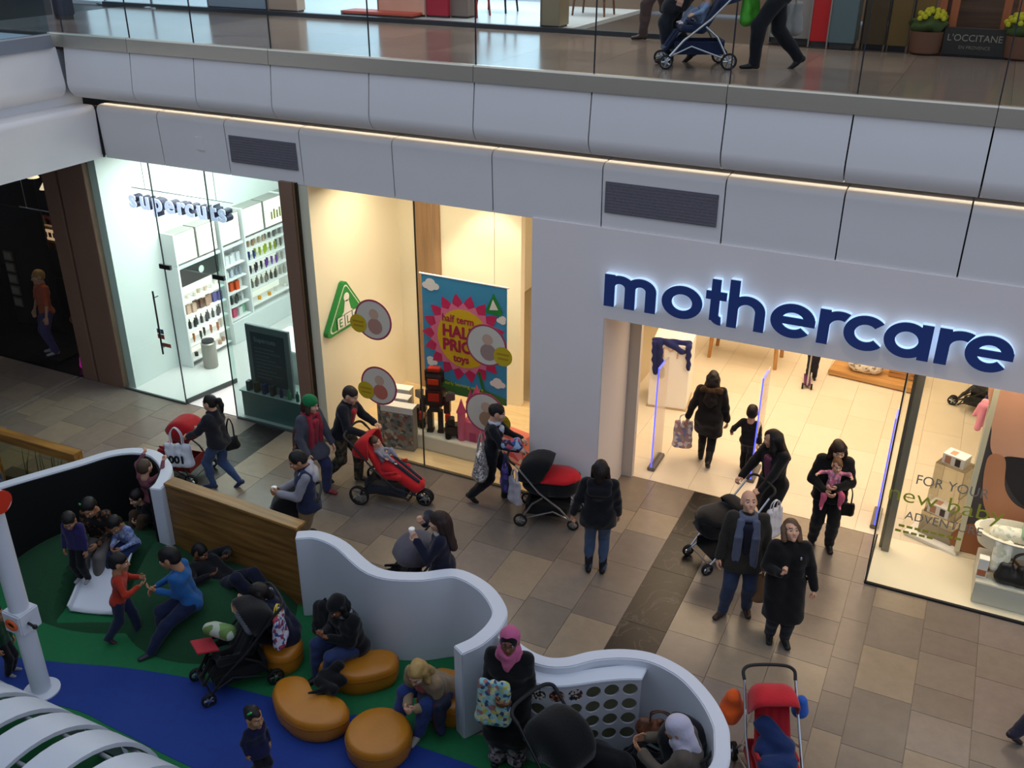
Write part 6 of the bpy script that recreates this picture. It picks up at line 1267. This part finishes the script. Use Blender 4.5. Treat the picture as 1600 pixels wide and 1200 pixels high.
# woman drinking coffee and the grey pushchair outside the curved wall
w = person('person', 'woman with long brown hair in navy coat drinking from a paper cup', hd(688, 802, 1.62), 112, 1.64, dict(hl=(-.04, .17, .76), hr=(.07, .13, .84), head=(6, 0), curl=55, fdr=(-.3, .4, .6)), dict(hair='longback', hairc='2a1a16', top='12142a', coat=.2, thick=1, bottom='16161c', collar='b0a8a0'))
cup(wpt(w, (.01, .215*1.64, .77*1.64)), 'white paper cup held by the long-haired woman in navy')
buggy('grey-hooded pushchair with dark seat behind the white curved wall', hd(628, 848, .98), 140, 'buggy', '55525c', '15151a', hood=(10, 170), handle=1.0)
# woman seen from behind
person('person', 'woman seen from behind in black padded jacket, jeans and black boots', ft(930, 893), 18, 1.74, dict(hl=(-.2, .05, .46), hr=(.15, .08, .5), head=(0, -10)), dict(hair='bob', hairc='1c1312', top='0d0e14', thick=1, coat=.08, bottom='3d4d68', slim=1, shoes='0e0e10', boots=.8, hood='0d0e14'))
# woman with fur hood and boy
w = person('person', 'woman in black coat with brown fur hood walking into the shop', ft(1100, 724), 8, 1.66, {**walk(.13), 'hl': (-.2, .0, .47), 'hr': (.17, .05, .46)}, dict(hair='longback', hairc='120c0b', top='0e0d10', coat=.2, thick=1, fur='4a3420', bottom='15141a', slim=1, shoes='0e0d0e', boots=.6))
tote('patterned plastic carrier bag held by the woman with the fur hood', wpt(w, (-.24*1.6, .02, .22)), 15, .3, .5, .1, cells(['d8ccc6', 'b88a84', '8088a8', 'e0d6d0', 'a89088'], 18), mat('d8d0d0', .5), hl=.1, name='carrier_bag')
person('person', 'small boy in black with blue collar holding a woman\'s hand', ft(1163, 738), 0, 1.17, {**walk(.1), 'hs': 1.35, 'hl': (-.24, .04, .56), 'hr': (.16, .02, .4), 'pel': (0, 0, .5)}, dict(hair='short', hairc='14100e', top='101015', bottom='101014', shoes='15151a', collar='1c4a8a', thick=1))
# woman with black pram
w = person('person', 'woman with long dark hair and magenta top pushing a black pram', ft(1197, 835), 142, 1.72, {**push(.56, .24, .12), 'head': (14, -50), 'lean': 6, 'fl': (-.05, .06, .045), 'fr': (.05, -.06, .05)}, dict(hair='long', hairc='17100f', top='0e0e11', coat=.2, thick=1, bottom='121216', front=stripes('5a2a44', '7a3c5c', 14), shoes='121214'))
pm = buggy('black pram with silver handle in front of the bald man', ft(1128, 872), 138, 'pram', '0d0d10', '0d0d10', frame=alu, hoodc='0c0c0e', handle=1.08, hoodr=.2)
tote('white plastic bag hanging from the black pram', wpt(pm, (-.34, -.5, .45)), 60, .3, .46, .14, cloth('c4c2c8', .08), mat('c9c8cc', .6), hl=.12, name='carrier_bag')
# mother with baby in pink
w = person('person', 'woman in black holding a baby in pink, at the shop entrance', ft(1282, 852), 192, 1.72, dict(hl=(-.02, .17, .66), hr=(.06, .17, .62), head=(12, 8), curl=40, el=(-1, -.6, -.3), er=(1, -.6, -.3), fl=(-.06, .02, .045), fr=(.07, -.03, .045)), dict(hair='bob', hairc='2a1a12', top='0f0f12', bottom='101013', thick=1, coat=.05, shoes='0f0f10'))
person('person', 'baby in pink patterned suit carried by the woman in black', wpt(w, (.0, .2, .98)), 192, .76, dict(hs=1.65, pel=(0, 0, .18), fl=(-.14, .16, -.12), fr=(.16, .18, -.16), hl=(-.26, .12, .46), hr=(.3, .16, .48), kl=(-.6, 1, .3), kr=(.6, 1, .3), head=(5, 10)), dict(hair='short', hairc='6a4a2c', top=cells(['d07a96', '8a5a78', 'e8a8b8', '9a6a88', 'c86a88'], 30), bottom='c85a78', shoes='d06a88', thick=1))
tote('small black handbag hanging from the arm of the woman with baby', wpt(w, (-.24, .1, .62)), 192, .2, .2, .08, mat('0e0d0e', .35), mat('0e0d0e', .4), hl=.24, name='handbag')
# older couple
w = person('person', 'bald man in dark jacket with long blue-grey scarf looking up', ft(1150, 955), 196, 1.76, dict(head=(-30, 10), hl=(-.17, .04, .45), hr=(.18, .06, .46), fl=(-.07, -.02, .045), fr=(.1, .05, .045), toeR=-35), dict(hair='bald', hairc='8a827c', top='262420', coat=.1, thick=1, fat=1.16, bottom='2b3752', shoes='2e1c16', scarf=('545c72', .36), front='12152a', collar='9a929a'))
tote('brown paper shopping bag held by the bald man', wpt(w, (-.33, .06, .26)), 205, .34, .42, .13, mat('7a5c42', .7), mat('6a5040', .7), hl=.12, name='carrier_bag')
w = person('person', 'woman in long black coat with brown bobbed hair looking up', ft(1213, 997), 200, 1.7, dict(head=(-30, 8), hr=(.08, .15, .68), hl=(-.2, .06, .47), curl=65, fl=(-.05, .03, .045), fr=(.05, -.01, .045), fdr=(-.6, .2, .5)), dict(hair='bob', hairc='5a4432', top='0a0a0d', coat=.27, thick=1, fat=1.12, bottom='1d2028', shoes='101012'))
soft('brooch', [(A(0, 0, 0), A(0, 0, .02), .014, .012)], mat('b0b0b8', .3, .6), w, .007, .01).location = tuple(JO[w.name]['T'](-.06, .085, .24))
# red pushchair bottom right with coats
rb_ = buggy('red pushchair with grey trim holding a navy coat, bottom right', ft(1200, 1228), 205, 'buggy', 'b3202a', 'a81c26', frame=alu, hood=(60, 160), handle=1.06, tall=1.08)
soft('coat_in_seat', [(A(-.1, .0, .54), A(.1, .0, .54), .11, .11), (A(-.08, .05, .6), A(.1, -.1, .74), .1, .1), (A(-.1, .2, .52), A(.12, .2, .5), .09, .09), (A(.0, .3, .42), A(.06, .36, .3), .09, .07)], cloth('1c2f5c'), None, .02, .04, (), .006, 5); o = LAST(); o.location = rb_.location; o.rotation_euler[2] = rb_.rotation_euler[2]; tag(o, 'navy coat bundled in the seat of the red pushchair', 'coat')
soft('orange_bag', [(A(0, 0, .15), A(0, 0, .3), .12, .08), (A(0, .04, .12), A(0, -.04, .12), .12, .12)], cloth('c8521c'), None, .018, .03, (), .004, 3); o = LAST(); o.location = wpt(rb_, (.36, -.42, .5)); tag(o, 'orange bag hanging at the side of the red pushchair', 'bag')
soft('blue_bag', [(A(0, 0, .1), A(0, 0, .22), .09, .06)], cloth('2a5ab0'), None, .018, .03); o = LAST(); o.location = wpt(rb_, (-.34, -.4, .55)); tag(o, 'small blue bag hanging at the side of the red pushchair', 'bag')
# shopper leaving at the right edge
person('person', 'shopper mostly out of the picture at the right edge', ft(1634, 1150), -60, 1.65, walk(.34), dict(hair='short', top='2a2a30', bottom='2a2a3a', shoes='2a2028'))
# ---------------------------------------------------------------- in the play area
person('person', 'small boy in red striped top reaching up to the white wall', hd(224, 722, 1.12, .16), 0, 1.14, dict(hs=1.35, hl=(-.14, .14, .98), hr=(.17, .14, .96), el=(-1, -.2, -.2), er=(1, -.2, -.2), curl=60, fl=(-.07, -.02, .05), fr=(.06, -.06, .05)), dict(hair='short', hairc='4a3a2c', top=stripes('8a2430', '5a5560', 18), bottom='101014', shoes='15151a', skin='fair'))
person('person', 'child in black top and brown trousers crouching beside the striped boy', ft(240, 822, .2), 170, 1.1, dict(SIT(.1), hs=1.35, lean=25), dict(hair='short', top='0c0c10', bottom='4a3826', shoes='b8a090'))
person('person', 'child in purple jacket standing left of the slide', hd(107, 796, 1.08, .24), 195, 1.1, dict(hs=1.35, head=(30, 20), hl=(-.14, .05, .42), hr=(.15, .04, .42)), dict(hair='short', hairc='1a1412', top='2c2358', bottom='0d0d12', shoes='9a949c', skin='tan', thick=1))
person('person', 'teenager in black patterned shirt and grey shorts seated at the slide top', (at(162, 842, .46)[0], at(162, 842, .46)[1], .26), 200, 1.52, dict(SIT(.12), hs=1.1, fl=(-.05, .3, -.12), fr=(.06, .3, -.14), head=(25, 0), lean=10), dict(hair='short', hairc='12100f', top=cells(['0d0b0c', '0d0b0c', '100d0d', '6a4020'], 26), bottom='6a6460', shoes='15182a', skin='tan', clip='2a7a3a'))
person('person', 'boy in pale blue checked shirt seated beside the teenager', (at(204, 846, .46)[0], at(204, 846, .46)[1], .28), 185, 1.22, dict(SIT(.1), hs=1.3, lean=22, head=(25, 15), fl=(-.05, .32, -.12), fr=(.06, .32, -.12)), dict(hair='short', hairc='14110f', top=cells(['7d8fc0', '9aa8d0', '6a7ab0', 'a8b4d8'], 40), bottom='23305a', shoes='6a6a78', skin='tan'))
person('person', 'boy in red-orange top and dark jeans running past the slide', ft(200, 998), -52, 1.24, {**walk(.2), 'hs': 1.28, 'hl': (-.08, .2, .66), 'hr': (.1, .22, .68), 'lean': 10}, dict(hair='short', hairc='0f0d0c', top='a8301a', bottom='1c2440', shoes='4a2a36', skin='tan', sleeve=.95))
person('person', 'boy in bright blue top and jeans leaning on the mound', (at(300, 948, .45)[0], at(300, 948, .45)[1], 0), 146, 1.56, dict(hs=1.18, twist=-36, pel=(0, 0, .36), fl=(-.06, .36, .045), fr=(.06, .24, .06), lean=14, hl=(.04, .22, .5), hr=(.16, .2, .46), head=(10, 0), kl=(0, .6, 1), kr=(0, .6, 1)), dict(hair='short', hairc='100e0d', top='1c5590', bottom='1a2240', shoes='2a2a32', skin='tan'))
a_, b_ = at(312, 888, .42), at(395, 935, .2); fa = math.degrees(math.atan2(-(b_[0]-a_[0]), b_[1]-a_[1]))
person('person', 'person in black lying against the wooden screen with blue trainers', (a_[0]+.55*(b_[0]-a_[0]), a_[1]+.55*(b_[1]-a_[1])-.02, .26), fa, 1.55, dict(pel=(0, 0, .06), lean=-62, fl=(-.05, .40, .0), fr=(.06, .34, .03), hl=(-.14, -.1, .2), hr=(.14, -.05, .2), head=(40, 0), kl=(-.2, .2, 1), kr=(.2, .2, 1)), dict(hair='short', hairc='0e0c0c', top='0d0d12', bottom='12162a', shoes='2a3c6a', skin='brown', thick=1))
person('person', 'woman in navy quilted vest and striped sleeves seated by the black pushchair', (at(446, 985, .38)[0], at(446, 985, .38)[1], 0), 122, 1.64, dict(SIT(.19), lean=20, hl=(-.12, .28, .5), hr=(.06, .26, .48), head=(20, 10)), dict(hair='bob', hairc='1a1311', top='141830', sleevec=stripes('20232e', '8a8c96', 30), bottom='12141c', shoes='101012', thick=1, fat=1.12))
bp = buggy('black pushchair loaded with bags in the play area', ft(372, 1062), 148, 'buggy', '0b0b0e', '0b0b0e', hood=(70, 160), handle=1.0)
soft('cushion', [(A(-.14, 0, .0), A(.14, 0, .03), .07, .08), (A(-.1, .06, 0), A(.12, .06, .02), .06, .07)], cells(['5f7a3a', 'a8b0a0', '6a8a4a', '8f9a8a'], 9), None, .018, .04); o = LAST(); o.location = wpt(bp, (.05, .12, .72)); tag(o, 'green and white cushion on the black pushchair', 'cushion')
box('red_folder', (-.16, -.12, 0), (.16, .12, .02), cloth('a01c28'), None, bevel=.005); o = LAST(); o.location = wpt(bp, (.02, .3, .62)); o.rotation_euler = (.2, .15, bp.rotation_euler[2]); tag(o, 'red cloth lying at the front of the black pushchair', 'cloth')
tote('white floral bag hanging from the black pushchair', wpt(bp, (-.2, -.5, .45)), 110, .26, .46, .12, cells(['c9c8d8', 'd8d8e4', '8a3a5a', '3a4a8a', 'c9ccd8', 'b0404a'], 26), mat('c8b040', .6), hl=.1)
person('person', 'woman in black coat and head wrap with jeans seated on a pouffe', (at(552, 1003, .38)[0], at(552, 1003, .38)[1], 0), 158, 1.66, dict(SIT(.19), lean=10, hl=(-.03, .2, .4), hr=(.04, .21, .4), head=(25, 5), curl=50), dict(hair='bob', hairc='0d0b0b', wrap='0b0b0e', top='0b0b0f', thick=1, fat=1.1, bottom='26345a', shoes='0c0c0e', skin='brown', boots=.7, collar='7a8088'))
bk_ = empty('backpack', (at(506, 985, .4)[0], at(506, 985, .4)[1]+.05, .30), math.radians(170), 'black backpack standing on the pouffe beside the woman in black', 'backpack'); soft('pack_body', [(A(-.1, 0, .1), A(.1, 0, .1), .1, .1), (A(-.09, 0, .1), A(-.08, 0, .38), .1, .08), (A(.09, 0, .1), A(.08, 0, .38), .1, .08), (A(0, 0, .1), A(0, 0, .42), .11, .08)], cloth('0d0d10'), bk_, .02, .03); soft('front_pocket', [(A(-.07, .1, .1), A(.07, .1, .1), .05, .05), (A(-.06, .1, .1), A(.06, .1, .22), .05, .04)], cloth('15151a'), bk_, .018, .03); MB().tube([(-.05, -.03, .46), (0, -.03, .52), (.05, -.03, .46)], .01).build('grab_handle', black, bk_, smooth=True)
cp = at(505, 1066, .4); soft('draped_coat', [(A(-.12, .1, .0), A(.12, .1, .02), .07, .07), (A(-.1, .0, .0), A(.1, -.05, .0), .06, .06), (A(-.05, .16, .02), A(.05, .2, .14), .07, .06), (A(.05, -.05, 0), A(-.12, -.2, -.005), .04, .012)], cloth('08080a'), None, .018, .04, (), .008, 2); o = LAST(); o.location = (cp[0]+.03, cp[1]+.02, .36); tag(o, 'black coat slipping onto the kidney-shaped pouffe', 'coat')
person('person', 'blonde woman in beige jacket and jeans bending over her phone', (at(690, 1070, .38)[0], at(690, 1070, .38)[1], 0), 172, 1.66, dict(SIT(.19), lean=42, hl=(-.03, .3, .28), hr=(.04, .31, .28), head=(10, 10), fl=(-.02, .28, .05), fr=(.14, .3, .05), curl=50), dict(hair='long', hairc='a88850', top='8f785c', thick=1, bottom='26386e', shoes='9a948a', boots=.45, front='7a3a3a'))
lp_ = at(672, 1075, .62); soft('lap_coat', [(A(-.12, 0, 0), A(.12, 0, 0), .08, .08), (A(-.1, -.05, -.02), A(-.12, -.1, -.3), .07, .06), (A(.08, -.05, -.02), A(.1, -.08, -.35), .08, .06)], cells(['1a1f30', '3a1c2a', '232a44'], 12), None, .02, .04, (), .006, 4); o = LAST(); o.location = (lp_[0]+.05, lp_[1], .5); tag(o, 'dark coat on the lap of the blonde woman', 'coat')
person('person', 'toddler girl in navy with green hair clip walking in front of the pouffes', ft(408, 1212), -110, .95, dict(walk(.08), hs=1.55, pel=(0, 0, .46), head=(0, 10)), dict(hair='updo', hairc='17110f', top='14163a', bottom='14141c', shoes='1a1a22', clip='1fa050', skin='tan', coat=.1))
w = person('person', 'woman in pink headscarf, glasses and long black robe by the wall end', hd(796, 985, 1.72), 192, 1.72, dict(hl=(-.05, .12, .6), hr=(.05, .14, .62), head=(-5, 5), curl=45), dict(hair=None, hijab='b85a80', underscarf='0c0a0c', glasses=1, top='08080a', coat=.3, thick=1, fat=1.02, bottom=None, skirt=(cells(['5a4a50', '8a7a80', '3a3036', 'a89aa0'], 30), .06, .06), shoes='15131a', skin='brown'))
tote('blue floral cloth bundle held by the woman in the pink headscarf', wpt(w, (.1, .24, .72)), 192, .34, .56, .15, cells(['86b4ba', '92c0c4', 'cfc89a', '3a4a70', '9fc4c8', 'b8b25a', '7aacb6', 'a86a66'], 26))
# woman in white headscarf at the bottom edge, pushchairs and bags around her
person('person', 'woman in white headscarf and taupe top seated inside the lower wall', hd(1100, 1128, 1.4), 95, 1.75, dict(SIT(.3), lean=18, hl=(-.04, .3, .5), hr=(.1, .3, .48), head=(12, 5)), dict(hair=None, hijab='b9b3c4', top='5a5046', bottom='15151a', shoes='15151a', skin='tan', thick=1))
buggy('black pushchair with big hood inside the lower curved wall', hd(900, 1168, .9), 250, 'buggy', '07070a', '07070a', hood=(-10, 170), handle=1.0, scale=1.1)
buggy('dark double pushchair under the brown bag, lower right', hd(1030, 1150, .75), 80, 'buggy', '0c0c12', '0c0c12', hood=(60, 150), handle=.95)
tote('brown-orange leather bag on the pushchair inside the lower wall', hd(1030, 1140, .0, .78)[:2]+(.72,), 15, .44, .2, .16, cells(['5a3420', '6e4026', '4a2a1a'], 14, .5), mat('4a2a1a', .5), hl=.1)
soft('coat_pile', [(A(-.2, 0, .3), A(.2, 0, .3), .22, .2), (A(-.1, .05, .5), A(.15, 0, .55), .2, .18), (A(.2, -.05, .2), A(.4, -.1, .3), .2, .16), (A(-.2, 0, .1), A(.3, 0, .1), .15, .15)], cloth('090a0f'), None, .026, .05, (), .01, 8); o = LAST(); cpp = hd(945, 1200, .5); o.location = (cpp[0], cpp[1], .0); tag(o, 'heap of dark coats beside the black pushchair, bottom centre', 'coats')
person('person', 'child in dark green top beside the white periscope pole', ft(18, 1052), -70, .98, dict(hs=1.45), dict(hair='short', hairc='14110f', top='0c3a24', bottom='0e1018', shoes='8a8a94', skin='tan'))
person('person', 'adult in navy coat outside the black-lined wall at the left edge', hd(-8, 726, 1.25), 120, 1.66, dict(SIT(.27)), dict(hair='short', top='141626', bottom='12121a', thick=1))
# child with scooter inside the shop
person('person', 'child with dark leggings standing behind a scooter inside the shop', (-2.05, 17.5, 0), 190, 1.1, dict(hs=1.35, hl=(-.13, .2, .62), hr=(.13, .2, .62)), dict(hair='long', top='7a5a70', bottom='1c1a24', shoes='2a2430'))
sc_ = empty('scooter', (-2.07, 17.2, 0), math.radians(190), 'purple child scooter on the cream shop floor', 'scooter'); box('deck', (-.06, -.3, .06), (.06, .2, .09), mat('5a2a5a', .5), sc_, bevel=.01); MB().tube([(0, .2, .08), (0, .14, .7)], .016).tube([(-.15, .14, .7), (.15, .14, .7)], .016).build('handlebar', alu, sc_, smooth=True)
for x, y in ((-.08, .2), (.08, .2), (0, -.3)): MB().lathe([(.055, -.015), (.055, .015)], (x, y, .055), 14, 'x').build('wheel', rubber, sc_, smooth=True)
# ---------------------------------------------------------------- upper level
U = lambda px, py: at(px, py, UZ)
person('person', 'shopper in black trousers pushing the pushchair on the upper walkway', U(1205, 108), 112, 1.72, {**walk(.24), **push(.6, .26, .12)}, dict(hair='short', top='14151c', bottom='101218', shoes='0c0c10', thick=1))
ub = buggy('navy pushchair with a blue-clad child on the upper walkway', U(1085, 104), 116, 'buggy', '23304e', '1a2440', frame=alu, hood=(95, 165), handle=1.0)
baby('small child in pale blue sitting in the upper pushchair', wpt(ub, (0, -.02, .44)), 116, .8, '7f93b0', dict(hair='short', bottom='6a7488'), lying=35)
tote('bright green carrier bag hanging from the upper pushchair', wpt(ub, (-.05, -.62, .5)), 60, .26, .4, .14, mat('4fae2c', .5, var=.15), mat('4fae2c', .5), hl=.1, name='carrier_bag')
person('person', 'shopper in dark coat and boots walking beside the upper pushchair', U(1058, 98), 118, 1.7, {**walk(.14)}, dict(hair='short', top='14161e', coat=.14, bottom='1a2028', shoes='3a2620', thick=1))
person('person', 'shopper in brown trousers striding away on the upper walkway', U(1028, 62), 118, 1.7, {**walk(.26)}, dict(hair='short', top='3a302c', bottom='4a3a38', shoes='2a1c1a'))
tote('grey shopping bag held by the shopper pushing the upper pushchair', (U(1222, 100)[0], U(1222, 100)[1], UZ+.35), 20, .36, .4, .14, cloth('8f8c88', .08), mat('8f8c88', .6), hl=.16, name='carrier_bag')
